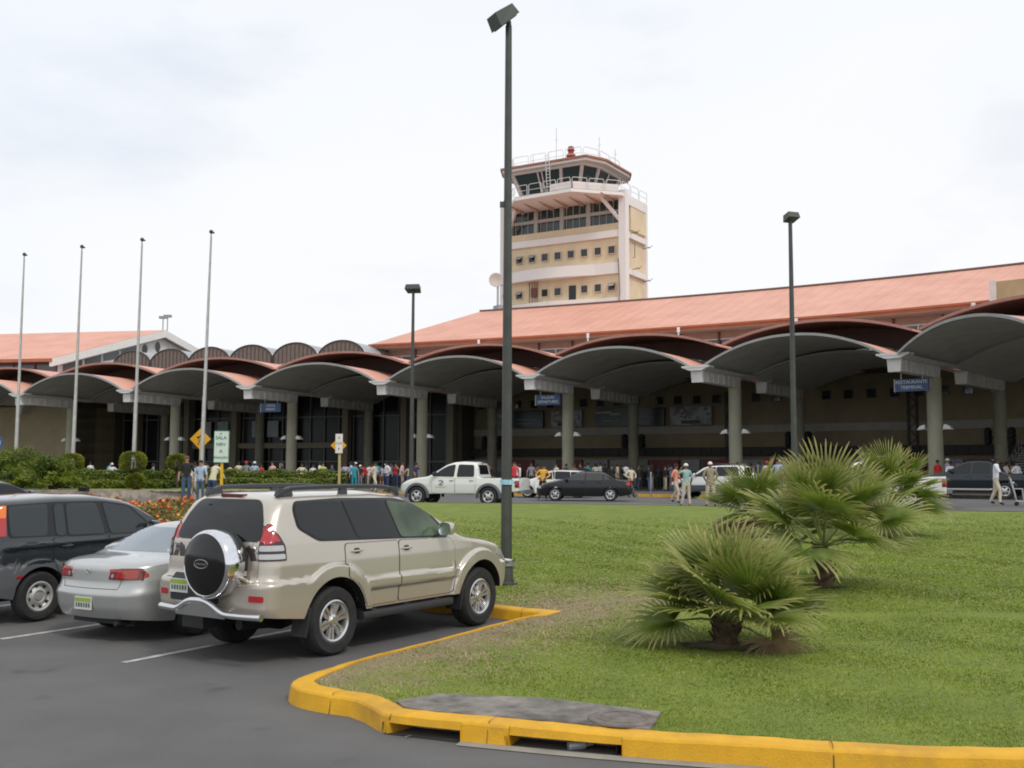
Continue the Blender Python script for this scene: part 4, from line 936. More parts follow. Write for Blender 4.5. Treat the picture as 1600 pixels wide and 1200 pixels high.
def wheel(parent, x, y, r, rim, wd, style, side, hi=True):
    """wheel at (x, y); outer face towards side; one part with tyre and rim as its pieces"""
    n = 40 if hi else 24; c = (x, y, r); sg = side; h = wd/2
    tp = [(rim, -h*.86), (rim+.02, -h*.98), (r*.90, -h*1.0), (r-.012, -h*.82), (r, -h*.6), (r, -.2*h), (r-.006, -.17*h), (r-.006, .17*h), (r, .2*h), (r, h*.6), (r-.012, h*.82), (r*.90, h*1.0), (rim+.02, h*.98), (rim, h*.86)]
    M = MB(); M.lathe([(a, b) for a, b in tp], c, 'y', n); 
    t = M.build('tyre', tyre_m, None, smooth=35); t.parent = parent
    f = h*.80*sg; M = MB()
    M.lathe([(rim+.004, h*.88*sg), (rim-.012, h*.93*sg), (rim-.03, h*.84*sg), (rim-.05, h*.3*sg), (rim-.055, -h*.8*sg)], c, 'y', n, 0)
    M.lathe([(0, -.1*h*sg), (rim-.05, -.1*h*sg)], c, 'y', n, 1)      # brake and shade behind
    if style == 'six':
        for k in range(6):
            a = k*math.pi/3+.3; 
            for d in (-1, 1):
                p0 = (.055, d*.018); p1 = (rim-.028, d*.034)
                def q(rr_, tt, yy): ca, sa = math.cos(a), math.sin(a); return (x+rr_*ca-tt*sa, y+yy, r+rr_*sa+tt*ca)
                w_ = .021
                P = [q(p0[0], p0[1]-w_, f*.55), q(p1[0], p1[1]-w_*1.3, f*.62), q(p1[0], p1[1]+w_*1.3, f*.62), q(p0[0], p0[1]+w_, f*.55), q(p0[0], p0[1]-w_*.5, f*.86), q(p1[0], p1[1]-w_*.6, f*1.02), q(p1[0], p1[1]+w_*.6, f*1.02), q(p0[0], p0[1]+w_*.5, f*.86)]
                M.hexa(P, 0)
        M.lathe([(.085, f*.5), (.080, f*.85), (.05, f*.95), (.045, f*1.0), (0, f*1.02)], c, 'y', 20, 0)
    elif style == 'disc':
        M.lathe([(rim-.03, f*.9), (rim-.055, f*.55), (rim*.62, f*.72), (rim*.42, f*.95), (.07, f*.7), (0, f*.7)], c, 'y', n, 0)
        for k in range(8):
            a = k*math.pi/4+.2; M.lathe([(.001, f*.79), (.021, f*.79), (.021, f*.5)], (x+math.cos(a)*rim*.73, y+.006*sg, r+math.sin(a)*rim*.73), 'y', 10, 1)
        M.lathe([(.055, f*.6), (.05, f*.95), (0, f*1.0)], c, 'y', 16, 0)
    else:
        M.lathe([(rim-.03, f*.85), (rim-.05, f*.7), (rim*.3, f*.9), (0, f*.95)], c, 'y', n, 0)
        for k in range(7 if style == 'cover' else 5):
            nn_ = 7 if style == 'cover' else 5; a = k*2*math.pi/nn_+.2
            def q(rr_, tt, yy): ca, sa = math.cos(a), math.sin(a); return (x+rr_*ca-tt*sa, y+yy, r+rr_*sa+tt*ca)
            wv = .3*rim if nn_ == 5 else .17*rim
            M.add([q(rim*.42, -wv*.35, f*.935), q(rim*.80, -wv, f*.84), q(rim*.80, wv, f*.84), q(rim*.42, wv*.35, f*.935)], [(0, 1, 2, 3)], 1)
    o = M.build('rim', [alloy if style != 'disc' else steelrim, rimdark], None, smooth=35); o.parent = t
    return t
def lens(name, col, em=0): return mat(name, col, .08, 0, coat=.8, spec=.6)
red_l = lens('red lens', (.42, .012, .015)); orange_l = lens('orange lens', (.85, .18, .01)); amber_l = lens('amber red lens', (.36, .03, .012)); clear_l = mat('clear lens', (.50, .50, .50), .1, .4); darkred_l = lens('dark red lens', (.14, .012, .012))
plate_m = mat('number plate', (.62, .64, .58), .5); plate_g = mat('number plate green', (.30, .42, .06), .5)
def pt(M, name, m, parent, smooth=None, fixn=True):
    o = M.build(name, m, None, smooth=smooth, fixn=fixn); o.parent = parent; return o
def plate(B, root, y, z, side, x=None, w_=.30, h_=.15):
    p = B.hit('x', side, y, z, .012); M = MB(); M.box((p.x, y, z), (.012, w_, h_)); o = pt(M, 'number_plate', plate_m, root)
    M = MB(); M.box((p.x+side*.007, y, z+h_*.28), (.004, w_*.94, h_*.30)); 
    pt(M, 'plate_band', plate_g, o)
    M = MB()
    for i, wd in enumerate((.8, 1, .7, .9, 1, .8)): M.box((p.x+side*.007, y-w_*.38+w_*.15*i, z-h_*.14), (.004, w_*.10*wd, h_*.34))
    pt(M, 'plate_marks', mat('plate ink', (.06, .10, .07), .6), o)
def make_car(name, label, cat, loc, yaw, q, paint, group=None, hi=True):
    """x forward, y left, z up, origin on the ground under the rear axle"""
    root = thing(name, label, cat, loc, math.pi/2-yaw, group); B = Body(q)
    fx, fy = math.sin(yaw), math.cos(yaw); zf = gz(loc[0]+fx*q['wb'], loc[1]+fy*q['wb']); root.rotation_euler = (0, -math.atan2(zf-loc[2], q['wb']), math.pi/2-yaw)
    und = mat('underside', (.012, .012, .012), .9)
    M = MB(); M.v = list(B.V); M.f = list(B.F); M.m = list(B.M); mats = [paint, und]
    if 'lower' in q:      # two-tone: lower body in another paint
        mats.append(q['lower'][1]); zc = q['lower'][0]
        for i, f in enumerate(M.f):
            if M.m[i] == 0:
                cz = sum(M.v[k][2] for k in f)/len(f)
                if cz < zc: M.m[i] = 2
    pt(M, 'body', mats, root, smooth=q.get('sm', 38))
    sides = (-1, 1); D = 16 if hi else 8
    if 'wframe' in q:
        for sd in sides:
            for P in q['wframe']: M = MB(); B.patch(M, P, 'y', sd, .005, D*3, 16, rc=.06); pt(M, 'window_surround', q.get('wfm', black_gloss), root, smooth=40)
    for sd in sides:
        for P in q.get('doors', []):
            M = MB(); B.patch(M, grow(P, .007), 'y', sd, .0035, 40 if hi else 14, 30 if hi else 10, rc=.05); sm_ = pt(M, 'door_gap', darkplastic, root, smooth=40)
            M = MB(); B.patch(M, P, 'y', sd, .0062, 40 if hi else 14, 30 if hi else 10, mi=0, rc=.05)
            if 'lower' in q:
                for i, f in enumerate(M.f):
                    if sum(M.v[k][2] for k in f)/len(f) < q['lower'][0]: M.m[i] = 1
            dr = pt(M, 'door', [paint, q['lower'][1]] if 'lower' in q else paint, root, smooth=40); sm_.parent = dr
        for i, P in enumerate(q.get('windows', [])):
            M = MB(); B.patch(M, grow(P, .014), 'y', sd, .0085, D, 14, rc=.07); fo_ = MB(); g_ = pt(M, 'window', q.get('trimm', black_gloss), root, smooth=40)
            M = MB(); B.patch(M, P, 'y', sd, .0115, D, 14, rc=.06); gl = pt(M, 'pane', q.get('panes', {}).get(i, q.get('glass', glass_dark)), g_, smooth=60)
        for (x, z) in q.get('handles', []):
            p = B.hit('y', sd, x, z, 0); M = MB(); M.tube([p+Vector((-.09, 0, 0)), p+Vector((-.07, sd*.035, .0)), p+Vector((.06, sd*.035, .004)), p+Vector((.085, 0, .004))], [.010, .014, .014, .010], 8, flat=.8); pt(M, 'door_handle', q.get('hm', paint), root, smooth=50)
            if hi: M = MB(); B.patch(M, [(x-.05, z-.03), (x+.05, z-.03), (x+.05, z+.035), (x-.05, z+.035)], 'y', sd, .009, 8, 4, rc=.03); pt(M, 'handle_recess_shade', mat('recess shade paint', (.06, .055, .045), .5), root, smooth=50)  # dark patch paints the shade of the hollow behind the handle
        if 'mirror' in q:
            x, z = q['mirror']; p = B.hit('y', sd, x, z-.04, 0); M = MB(); mw = q.get('mw', .20); c = Vector((x+.0, p.y+sd*(.04+mw/2), z+.03))
            for k, (dx_, k_) in enumerate(((.07, .55), (.045, .85), (0, 1), (-.055, .96), (-.06, .9))):
                pass
            rows = [[Vector((c.x+dx_, c.y+k_*mw/2*1.0*math.cos(a)*(abs(math.cos(a))**-.35 if abs(math.cos(a)) > .05 else 1), c.z+k_*.085*math.sin(a)*(abs(math.sin(a))**-.35 if abs(math.sin(a)) > .05 else 1))) for a in np.linspace(0, 2*math.pi, 17)] for dx_, k_ in ((.10, .02), (.095, .5), (.07, .8), (.03, .97), (-.03, 1), (-.06, .95), (-.055, .88), (-.055, .01))]
            M.grid(rows[:6], 0); M.grid(rows[5:], 1); M.tube([(x, p.y, z-.03), (c.x, c.y-sd*mw*.3, z)], .025, 8, mi=0); pt(M, 'wing_mirror', [q.get('mm', paint), mat('mirror glass', (.75, .8, .82), .05, 1.)], root, smooth=50)
    for nm, P, ax, sd, off, m, rc_, sk in q.get('patches', []):
        M = MB(); B.patch(M, P, ax, sd, off, D, 8, rc=rc_, skirt=sk, lim=q.get('lim', .24) if ('light' in nm or 'reflector' in nm or 'lamp' in nm) and 'brake' not in nm else None); pt(M, nm, m, root, smooth=50)
    for x in (0, q['wb']):
        for sd in sides: wheel(root, x, sd*q['ty'], q['rt'], q['rim'], q['tw'], q['style'], sd, hi)
    return root, B
def mirrored(nm, P, ax, off, m, rc_=.02, sk=0, sd=-1):     # a lamp on both sides of an end
    if ax == 'y': return [(nm, P, 'y', s_, off, m, rc_, sk) for s_ in (-1, 1)]
    return [(nm, P, ax, sd, off, m, rc_, sk), (nm, [(-a, b) for a, b in P], ax, sd, off, m, rc_, sk)]
# ---- beige off-road vehicle
beige = mat('champagne metallic paint', (.53, .485, .415), .30, .5, coat=1., var=.02, vs=.5)
wb = 2.79
Q = dict(xr=-1.06, xf=3.66, W=.885, wb=wb, Ra=.495, rt=.385, rim=.235, tw=.265, ty=.765, style='six', zb=.47, dx=.02, nl=56, flare=.055, fw=.12, fe=.04, tum=.30, crown=.05,
    top=[(-1.06, 1.79), (-.9, 1.815), (-.2, 1.835), (.9, 1.84), (1.35, 1.80), (1.62, 1.71), (2.38, 1.27), (2.52, 1.215), (2.95, 1.17), (3.35, 1.085), (3.55, .99), (3.66, .92)],
    belt=[(-1.06, 1.29), (0, 1.27), (2.0, 1.20), (2.6, 1.13), (3.3, .98), (3.66, .84)],
    prof=[(.4, .955), (.62, .985), (.85, 1.0), (1.05, .995), (1.25, .965), (1.35, .95)], plan=[(-1.06, .985), (-.5, 1), (2.6, 1), (3.66, .93)],
    rear=[(.45, .10), (.52, .03), (.60, .0), (.86, .0), (.90, .035), (.93, .06), (1.3, .085), (1.55, .18), (1.80, .34)], front=[(.4, -.12), (.55, 0), (.8, 0), (.95, -.05), (1.1, -.2)],
    bottom=[(-1.06, .53), (-.5, .47), (3.2, .47), (3.66, .5)], rr=.20, rf=.42, rb=.05, fb=.14, fr=.6,
    bump=[(-1.2, -.3, .862, .045), (3.1, 3.7, .80, .045)], mold=[(.45, 2.30, .70, .80)], xtra=[.449, .4505],
    wframe=[[(-.50, 1.735), (-.55, 1.66), (-.53, 1.44), (-.24, 1.285), (2.12, 1.215), (2.02, 1.36), (1.80, 1.55), (1.52, 1.685), (1.2, 1.735), (.2, 1.755)]],
    doors=[[(.17, .50), (.17, 1.235), (1.10, 1.225), (1.10, .50)], [(1.115, .50), (1.115, 1.225), (2.14, 1.205), (2.23, 1.1), (2.17, .50)]],
    windows=[[(-.48, 1.71), (-.53, 1.64), (-.505, 1.45), (-.23, 1.315), (.27, 1.30), (.17, 1.725)], [(.255, 1.725), (.40, 1.30), (1.04, 1.27), (.87, 1.715)], [(1.02, 1.71), (1.17, 1.265), (2.05, 1.24), (1.95, 1.37), (1.74, 1.545), (1.47, 1.665)]],
    panes={2: mat('painted lawn view glass', (.075, .11, .065), .05, spec=.5, var=.5, vs=1.6, vd=2)}, handles=[(.36, 1.145), (1.25, 1.125)], mirror=(1.93, 1.30), mw=.20, mm=beige, hm=beige,  # mottled green paints the greenery showing in the front side pane
    patches=[('rear_window', [(-.72, 1.31), (.66, 1.31), (.60, 1.54), (.50, 1.755), (-.50, 1.755), (-.66, 1.54)], 'x', -1, .006, glass_dark, .10, 0),
        ('windscreen', [(-.68, 1.29), (.68, 1.29), (.54, 1.70), (-.54, 1.70)], 'x', 1, .004, glass_dark, .06, 0)]
      + mirrored('tail_light_surround', [(-.70, 1.11), (-.862, 1.11), (-.862, 1.34), (-.80, 1.46), (-.735, 1.50), (-.70, 1.50)], 'x', .010, mat('lamp housing', (.05, .03, .03), .3), .02, .02)
      + mirrored('tail_light_wrap', [(-1.03, 1.11), (-.735, 1.11), (-.74, 1.26), (-.80, 1.38), (-.87, 1.47), (-.93, 1.50)], 'y', .008, mat('lamp housing', (.05, .03, .03), .3), .02, .02)
      + mirrored('tail_light', [(-.71, 1.31), (-.855, 1.31), (-.85, 1.36), (-.80, 1.45), (-.74, 1.49), (-.71, 1.49)], 'x', .016, red_l, .02, .01)
      + mirrored('tail_light', [(-1.0, 1.315), (-.80, 1.315), (-.83, 1.38), (-.89, 1.46), (-.93, 1.485)], 'y', .013, red_l, .02, .01)
      + mirrored('reversing_light', [(-.715, 1.215), (-.85, 1.215), (-.85, 1.275), (-.715, 1.275)], 'x', .017, clear_l, .02, .01)
      + mirrored('reversing_light', [(-.98, 1.215), (-.765, 1.215), (-.775, 1.275), (-.98, 1.275)], 'y', .014, clear_l, .02, .01)
      + mirrored('turn_light', [(-.715, 1.13), (-.85, 1.13), (-.85, 1.185), (-.715, 1.185)], 'x', .017, clear_l, .02, .01)
      + mirrored('turn_light', [(-.98, 1.13), (-.755, 1.13), (-.76, 1.185), (-.98, 1.185)], 'y', .014, clear_l, .02, .01)
      + mirrored('reflector', [(-.66, .69), (-.84, .69), (-.84, .755), (-.66, .755)], 'x', .008, red_l, .015, .008)
      + mirrored('headlight', [(-.48, .86), (-.86, .84), (-.84, 1.02), (-.52, 1.04)], 'x', .01, clear_l, .03, .02, 1)
      + mirrored('headlight_wrap', [(3.2, .92), (3.5, .86), (3.44, 1.0), (3.25, 1.03)], 'y', .006, clear_l, .03, .02)
      + [('grille', [(-.40, .78), (.40, .78), (.42, 1.0), (-.42, 1.0)], 'x', 1, .01, chrome, .03, .02),
         ('plate_recess', [(.60, .64), (.60, .935), (-.22, .935), (-.22, .64)], 'x', -1, .006, darkplastic, .03, 0)])
yawA = .596; locA = (-2.711, 12.541, 0); locA = (locA[0], locA[1], gz(locA[0], locA[1]))
suv, BA = make_car('off_road_vehicle', 'champagne beige off-road vehicle with chrome-rimmed spare wheel cover, parked nearest by the yellow kerb', 'off-road vehicle', locA, yawA, Q, beige)
# tailgate gaps, roof rails, spare wheel, bumper tube, running boards, flaps
M = MB(); BA.patch(M, [(-.71, .89), (-.705, .89), (-.705, 1.31), (-.71, 1.31)], 'x', -1, .004, 2, 8); BA.patch(M, [(-.61, .89), (-.604, .89), (-.604, 1.31), (-.61, 1.31)], 'x', -1, .004, 2, 8)
BA.patch(M, [(-.71, .885), (.72, .885), (.72, .890), (-.71, .890)], 'x', -1, .004, 24, 1); pt(M, 'tailgate_gap', darkplastic, suv)
railm = mat('roof rail grey', (.055, .06, .065), .4, .3)
for sd in (-1, 1):
    M = MB(); Z0 = 1.82; ys_ = sd*.575
    xs_ = np.linspace(-.62, 1.42, 23); rows = []
    for i, x in enumerate(xs_):
        u = (x+.62)/2.04; zc = Z0+.045+.03*math.sin(math.pi*min(1, max(0, u)))**.5*1.0-.10*max(0, (u-.8))**1.0*1.2; foot = min((x+.62), (1.42-x)); hgt = .034
        if foot < .20: zc -= .055*(1-foot/.20)**1.5
        rows.append([Vector((x, ys_+dy, zc+dz)) for dy, dz in ((-.028, -hgt), (.028, -hgt), (.03, 0), (.015, hgt*.45), (-.015, hgt*.45), (-.03, 0), (-.028, -hgt))])
    M.grid(rows); M.add(rows[0][:6], [tuple(range(6))]); M.add(rows[-1][:6], [tuple(range(6))])
    for xc, wd in ((-.52, .24), (.42, .12), (1.33, .16)): M.hexa([(xc-wd/2, ys_-.028, Z0-.03), (xc+wd/2, ys_-.028, Z0-.03), (xc+wd/2, ys_+.028, Z0-.03), (xc-wd/2, ys_+.028, Z0-.03), (xc-wd*.38, ys_-.024, Z0+.05), (xc+wd*.38, ys_-.024, Z0+.05), (xc+wd*.38, ys_+.024, Z0+.05), (xc-wd*.38, ys_+.024, Z0+.05)])
    pt(M, 'roof_rail', railm, suv, smooth=40)
    M = MB(); rows = []
    for x, k in ((.44, 1), (.50, 1), (1.0, 1), (2.08, 1), (2.16, .9)):
        rows.append([Vector((x, sd*(.80+.13*k*a), .40+b)) for a, b in ((0, -.05), (.5, -.06), (.9, -.045), (1, -.01), (.9, .035), (.5, .04), (0, .035), (0, -.05))])
    M.grid(rows); M.add(rows[0][:7], [tuple(range(7))]); M.add(rows[-1][:7], [tuple(range(7))]); 
    for x in (.7, 1.3, 1.9): M.box((x, sd*.7, .43), (.08, .3, .05))
    pt(M, 'running_board', mat('running board plastic', (.035, .036, .038), .45), suv, smooth=40)
    for x, w_ in ((-.50, .30), (2.28, .26)): M = MB(); M.add([(x, sd*.70, .27), (x+.0, sd*.93, .27), (x+.05, sd*.93, .58), (x+.05, sd*.70, .58), (x+.02, sd*.70, .27), (x+.02, sd*.93, .27), (x+.09, sd*.93, .58), (x+.09, sd*.70, .58)], [(0, 1, 2, 3), (4, 5, 6, 7), (0, 1, 5, 4), (1, 2, 6, 5), (2, 3, 7, 6), (3, 0, 4, 7)]); pt(M, 'mud_flap', darkplastic, suv)
# black sill under the doors and lower corner panels
M = MB()
for sd in (-1, 1): M.add([(.36, sd*.80, .40), (2.36, sd*.80, .40), (2.36, sd*.855, .48), (.40, sd*.855, .48), (.36, sd*.5, .38), (2.36, sd*.5, .38)], [(0, 1, 2, 3), (0, 1, 5, 4)])
pt(M, 'sill', darkplastic, suv)
sx, sy, sz = -1.06, -.235, 1.075
M = MB(); 
M.lathe([(.24, .13), (.355, .12), (.370, .06), (.370, -.02), (.364, -.08), (.348, -.112), (.330, -.124), (.322, -.118)], (sx-.13, sy, sz), 'x', 56); sp = pt(M, 'spare_wheel_cover', chrome, suv, smooth=60)
M = MB(); M.lathe([(.324, -.120), (.300, -.132), (.25, -.145), (.12, -.165), (0, -.168)], (sx-.13, sy, sz), 'x', 56); pt(M, 'cover_disc', black_gloss, sp, smooth=60)
M = MB(); M.tube([(sx-.13-.169, sy+.105*math.cos(a), sz+.01+.045*math.sin(a)) for a in np.linspace(0, 2*math.pi, 33)], .006, 6, cap=False); pt(M, 'oval_emblem', mat('emblem grey', (.30, .29, .28), .25, .7), sp)
M = MB()
for k_ in range(6): M.box((sx-.13-.1695, sy+.065-.026*k_, sz+.01), (.004, .014, .022))
pt(M, 'emblem_letters', mat('emblem grey', (.30, .29, .28), .25, .7), sp)
M = MB(); M.lathe([(.20, 0), (.20, .12)], (sx-.02, sy, sz), 'x', 24); M.lathe([(.33, .06), (.345, .0), (.345, .1), (.28, .12)], (sx-.06, sy, sz), 'x', 40); pt(M, 'spare_tyre', tyre_m, sp, smooth=40)
M = MB(); yb_ = [(.62, .605), (.40, .60), (.30, .60), (.12, .70), (-.05, .715), (-.22, .705), (-.42, .60), (-.52, .585), (-.98, .590)]
M.tube([(-1.235+.06*(abs(y+.18)/.9)**2, y, z-.03) for y, z in smoothpath(yb_, 2)], .036, 12); 
rows = [[], []]
for y, z in smoothpath([(.34, .60), (.12, .70), (-.05, .715), (-.22, .705), (-.46, .60)], 2): rows[0].append((-1.23, y, z-.03)); rows[1].append((-1.215, y, .51))
M.grid(rows); 
for y in (.25, -.35): M.tube([(-1.20, y, .57), (-.95, y, .52)], .02, 6)
pt(M, 'bumper_tube', mat('brushed chrome', (.68, .69, .70), .16, 1.), suv, smooth=50)
# high brake light, wiper, tail pipe, lettering, nozzle
b1 = BA.hit('x', -1, .0, 1.785, .01)
M = MB(); M.box((b1.x+.03, .0, 1.793), (.08, .34, .032)); pt(M, 'high_brake_light', darkred_l, suv)
M = MB(); M.tube([(-.86, .47, 1.80), (-.88, .49, 1.86)], .008, 6); pt(M, 'washer_nozzle', darkplastic, suv)
plate(BA, suv, .43, .80, -1)
for k, (y, z, w_) in enumerate(((-.645, 1.245, .05), (-.665, 1.20, .035), (-.53, 1.19, .05), (-.53, 1.15, .03), (.60, 1.24, .09), (.60, 1.19, .07))):
    p = BA.hit('x', -1, y, z, .006); M = MB()
    for i in range(3): M.box((p.x, y-w_*.35+w_*.35*i, z), (.006, w_*.22, .026))
    pt(M, 'badge', mat('emblem chrome', (.6, .6, .6), .2, .9), suv)
M = MB(); M.tube([(-1.0, -.62, .86), (-1.10, -.60, .93), (-1.17, -.58, .96)], .02, 8); M.box((-1.08, -.55, .98), (.10, .06, .05)); pt(M, 'spare_bracket', beige, suv)
M = MB(); M.tube([(3.55, -.86, .78), (3.72, -.80, .78), (3.80, -.6, .78), (3.86, 0, .78), (3.80, .6, .78), (3.55, .86, .78)], .028, 10); M.tube([(3.55, -.5, .55), (3.82, -.48, .62), (3.82, -.48, .78)], .03, 8); M.tube([(3.55, .5, .55), (3.82, .48, .62), (3.82, .48, .78)], .03, 8); pt(M, 'front_bull_bar', chrome, suv, smooth=50)
M = MB(); M.tube([(-.7, -.1, .36), (-.2, -.1, .33), (2.9, -.1, .34)], .06, 8); M.box((0, 0, .38), (.14, 1.4, .14)); M.lathe([(.0, -.14), (.14, -.12), (.16, 0), (.14, .12), (0, .14)], (0, 0, .38), 'x', 14); M.box((-.72, .35, .40), (.5, .35, .14)); pt(M, 'axle_and_exhaust', darkplastic, suv)
# ---- silver saloon
silver = mat('silver metallic paint', (.46, .47, .455), .33, .55, coat=1., var=.02, vs=.5)
silver_glass = mat('sky toned saloon glass', (.13, .17, .20), .05, spec=.9, coat=.4)  # grey-blue base colour stands in for sky light in the panes
Q = dict(xr=-.98, xf=3.42, W=.845, wb=2.465, Ra=.345, rt=.305, rim=.19, tw=.19, ty=.74, style='cover', zb=.26, dx=.035, nl=26, flare=.0, tum=.42, crown=.06,
    top=[(-.98, .93), (-.90, .985), (-.6, 1.01), (-.34, 1.025), (-.15, 1.10), (.38, 1.335), (.55, 1.375), (1.1, 1.39), (1.45, 1.365), (1.65, 1.30), (2.28, .99), (2.42, .955), (3.1, .85), (3.42, .66)],
    belt=[(-.98, .86), (-.4, .90), (.6, .915), (2.0, .88), (2.8, .78), (3.42, .58)],
    prof=[(.2, .93), (.35, .97), (.60, 1.0), (.75, .99), (.93, .95)], plan=[(-.98, .94), (-.3, 1), (2.4, 1), (3.42, .90)],
    rear=[(.2, .13), (.32, .05), (.42, .0), (.60, -.02), (.66, .03), (.71, .05), (.90, .055), (1.0, .10)], front=[(.2, -.05), (.5, 0), (.7, -.05), (.9, -.2)],
    bottom=[(-.98, .30), (-.4, .24), (2.9, .24), (3.42, .26)], rr=.38, rf=.5, rb=.10, fb=.16, fr=.5, sm=45,
    doors=[[(.42, .28), (.42, .62), (.30, .80), (.42, .93), (1.12, .93), (1.12, .28)], [(1.13, .28), (1.13, .93), (2.06, .88), (2.10, .28)]],
    windows=[[(-.12, 1.02), (.02, .955), (.26, .96), (.28, 1.26), (.20, 1.25)], [(.33, .965), (.33, 1.27), (.50, 1.315), (1.10, 1.335), (1.10, .96)], [(1.15, .96), (1.15, 1.335), (1.45, 1.305), (1.62, 1.23), (2.06, .96)]],
    wfm=black_gloss, glass=silver_glass, handles=[(.52, .85), (1.25, .85)], mirror=(1.98, .95), mw=.17,
    patches=[('rear_window', [(-.62, 1.045), (.62, 1.045), (.53, 1.305), (-.53, 1.305)], 'x', -1, .005, silver_glass, .05, 0),
        ('windscreen', [(-.66, 1.0), (.66, 1.0), (.53, 1.30), (-.53, 1.30)], 'x', 1, .005, silver_glass, .05, 0),
        ('boot_gap', [(-.48, .655), (.48, .655), (.48, .661), (-.48, .661)], 'x', -1, .003, darkplastic, 0, 0)]
      + mirrored('tail_light', [(-.33, .77), (-.80, .765), (-.80, .86), (-.70, .905), (-.48, .905), (-.36, .85)], 'x', .012, darkred_l, .03, .012)
      + mirrored('tail_light_centre', [(-.50, .785), (-.70, .785), (-.70, .885), (-.54, .885)], 'x', .016, amber_l, .03, .006)
      + mirrored('tail_light_red', [(-.42, .79), (-.50, .785), (-.52, .885), (-.46, .885)], 'x', .016, red_l, .02, .006)
      + mirrored('reversing_light', [(-.37, .79), (-.41, .79), (-.41, .84), (-.38, .835)], 'x', .0165, clear_l, .02, .006)
      + mirrored('tail_light_wrap', [(-.95, .78), (-.74, .79), (-.72, .83), (-.78, .88), (-.95, .90)], 'y', .006, red_l, .03, .01)
      + mirrored('boot_gap', [(-.485, .66), (-.478, .66), (-.52, .77), (-.527, .77)], 'x', .003, darkplastic, 0)
      + mirrored('headlight', [(-.40, .60), (-.78, .58), (-.76, .70), (-.42, .72)], 'x', .01, clear_l, .03, .02, 1))
qf = (-4.65, 13.87, .52)
sed, BS = make_car('saloon_car', 'silver saloon car with red tail lights, parked between the beige and the dark vehicle', 'car', (qf[0], qf[1], gz(qf[0], qf[1])), qf[2], Q, silver)
plate(BS, sed, .0, .48, -1)
p = BS.hit('x', -1, 0, .86, .01); M = MB(); M.tube([(p.x, .035*math.cos(a), .86+.024*math.sin(a)) for a in np.linspace(0, 2*math.pi, 17)], .004, 5, cap=False); M.tube([(p.x, -.02, .865), (p.x, .02, .865)], .004, 5); M.tube([(p.x, 0, .84), (p.x, 0, .88)], .004, 5); pt(M, 'oval_emblem', chrome, sed)
M = MB()
for y in (-.36, .36): M.box((.95, y, .98), (.10, .40, .42)); M.box((.95, y, 1.22), (.08, .22, .12))
M = MB(); M.tube([(-.95, -.45, .25), (-.6, -.45, .24)], .03, 8); M.box((.2, 0, .24), (1.9, 1.1, .08)); pt(M, 'exhaust', darkplastic, sed)
# ---- dark blue-black sport utility
darkblue = mat('black green paint', (.018, .024, .027), .22, .2, coat=1.)
greyclad = mat('grey cladding', (.115, .12, .125), .5, .1)
Q = dict(xr=-.75, xf=3.45, W=.86, wb=2.62, Ra=.40, rt=.335, rim=.20, tw=.21, ty=.76, style='disc', zb=.34, dx=.035, nl=28, flare=.028, fw=.09, tum=.20, crown=.05,
    top=[(-.75, 1.665), (-.5, 1.69), (.4, 1.705), (1.0, 1.68), (1.4, 1.62), (1.62, 1.55), (2.3, 1.10), (2.42, 1.06), (3.1, .98), (3.45, .80)],
    belt=[(-.75, 1.12), (2.0, 1.03), (2.8, .94), (3.45, .72)],
    prof=[(.25, .93), (.5, .985), (.76, 1.0), (.98, .99), (1.15, .97)], plan=[(-.75, .985), (-.3, 1), (2.4, 1), (3.45, .93)],
    rear=[(.25, .08), (.4, 0), (.76, 0), (.80, .05), (1.1, .07), (1.68, .17)], front=[(.2, -.05), (.5, 0), (.8, -.05), (1.0, -.2)],
    bottom=[(-.75, .42), (-.35, .32), (2.9, .30), (3.45, .36)], rr=.16, rf=.4, rb=.05, fb=.14, lower=(.775, greyclad), bump=[(-.8, -.3, .765, .03)], mold=[(-.60, 2.2, 1.005, 1.055)],
    wframe=[[(-.46, 1.585), (-.46, 1.15), (1.98, 1.075), (1.50, 1.50), (1.1, 1.575), (.3, 1.60)]],
    doors=[[(.36, .40), (.20, .80), (.20, 1.11), (1.08, 1.085), (1.08, .40)], [(1.09, .40), (1.09, 1.085), (2.05, 1.05), (2.16, .9), (2.14, .40)]],
    windows=[[(-.43, 1.57), (-.43, 1.17), (.11, 1.15), (.16, 1.58)], [(.25, 1.57), (.25, 1.14), (.40, 1.135), (.40, 1.57)], [(.44, 1.57), (.44, 1.135), (1.03, 1.115), (.93, 1.56)], [(1.03, 1.555), (1.12, 1.11), (1.91, 1.09), (1.46, 1.48)]],
    glass=mat('dark grey glass', (.022, .029, .031), .06, spec=.6), handles=[(.42, .985), (1.22, .97)], mirror=(1.80, 1.14), mw=.18, hm=darkblue,
    patches=[('rear_window', [(-.62, 1.14), (.62, 1.14), (.54, 1.60), (-.54, 1.60)], 'x', -1, .005, glass_dark, .05, 0), ('windscreen', [(-.66, 1.10), (.66, 1.10), (.56, 1.52), (-.56, 1.52)], 'x', 1, .005, glass_dark, .05, 0)]
      + mirrored('tail_light', [(-.62, 1.18), (-.50, 1.18), (-.47, 1.42), (-.57, 1.42)], 'y', .02, red_l, .015, .02)
      + mirrored('turn_light', [(-.565, 1.42), (-.475, 1.42), (-.455, 1.58), (-.54, 1.58)], 'y', .021, orange_l, .015, .02)
      + mirrored('tail_light', [(-.70, 1.18), (-.80, 1.18), (-.78, 1.42), (-.69, 1.42)], 'x', .014, red_l, .015, .02)
      + mirrored('reflector', [(-.37, .605), (-.27, .605), (-.27, .64), (-.37, .64)], 'y', .006, red_l, .012, .006)
      + mirrored('headlight', [(-.45, .72), (-.80, .70), (-.78, .88), (-.46, .90)], 'x', .01, clear_l, .03, .02, 1))
lc = (-7.13, 15.0)
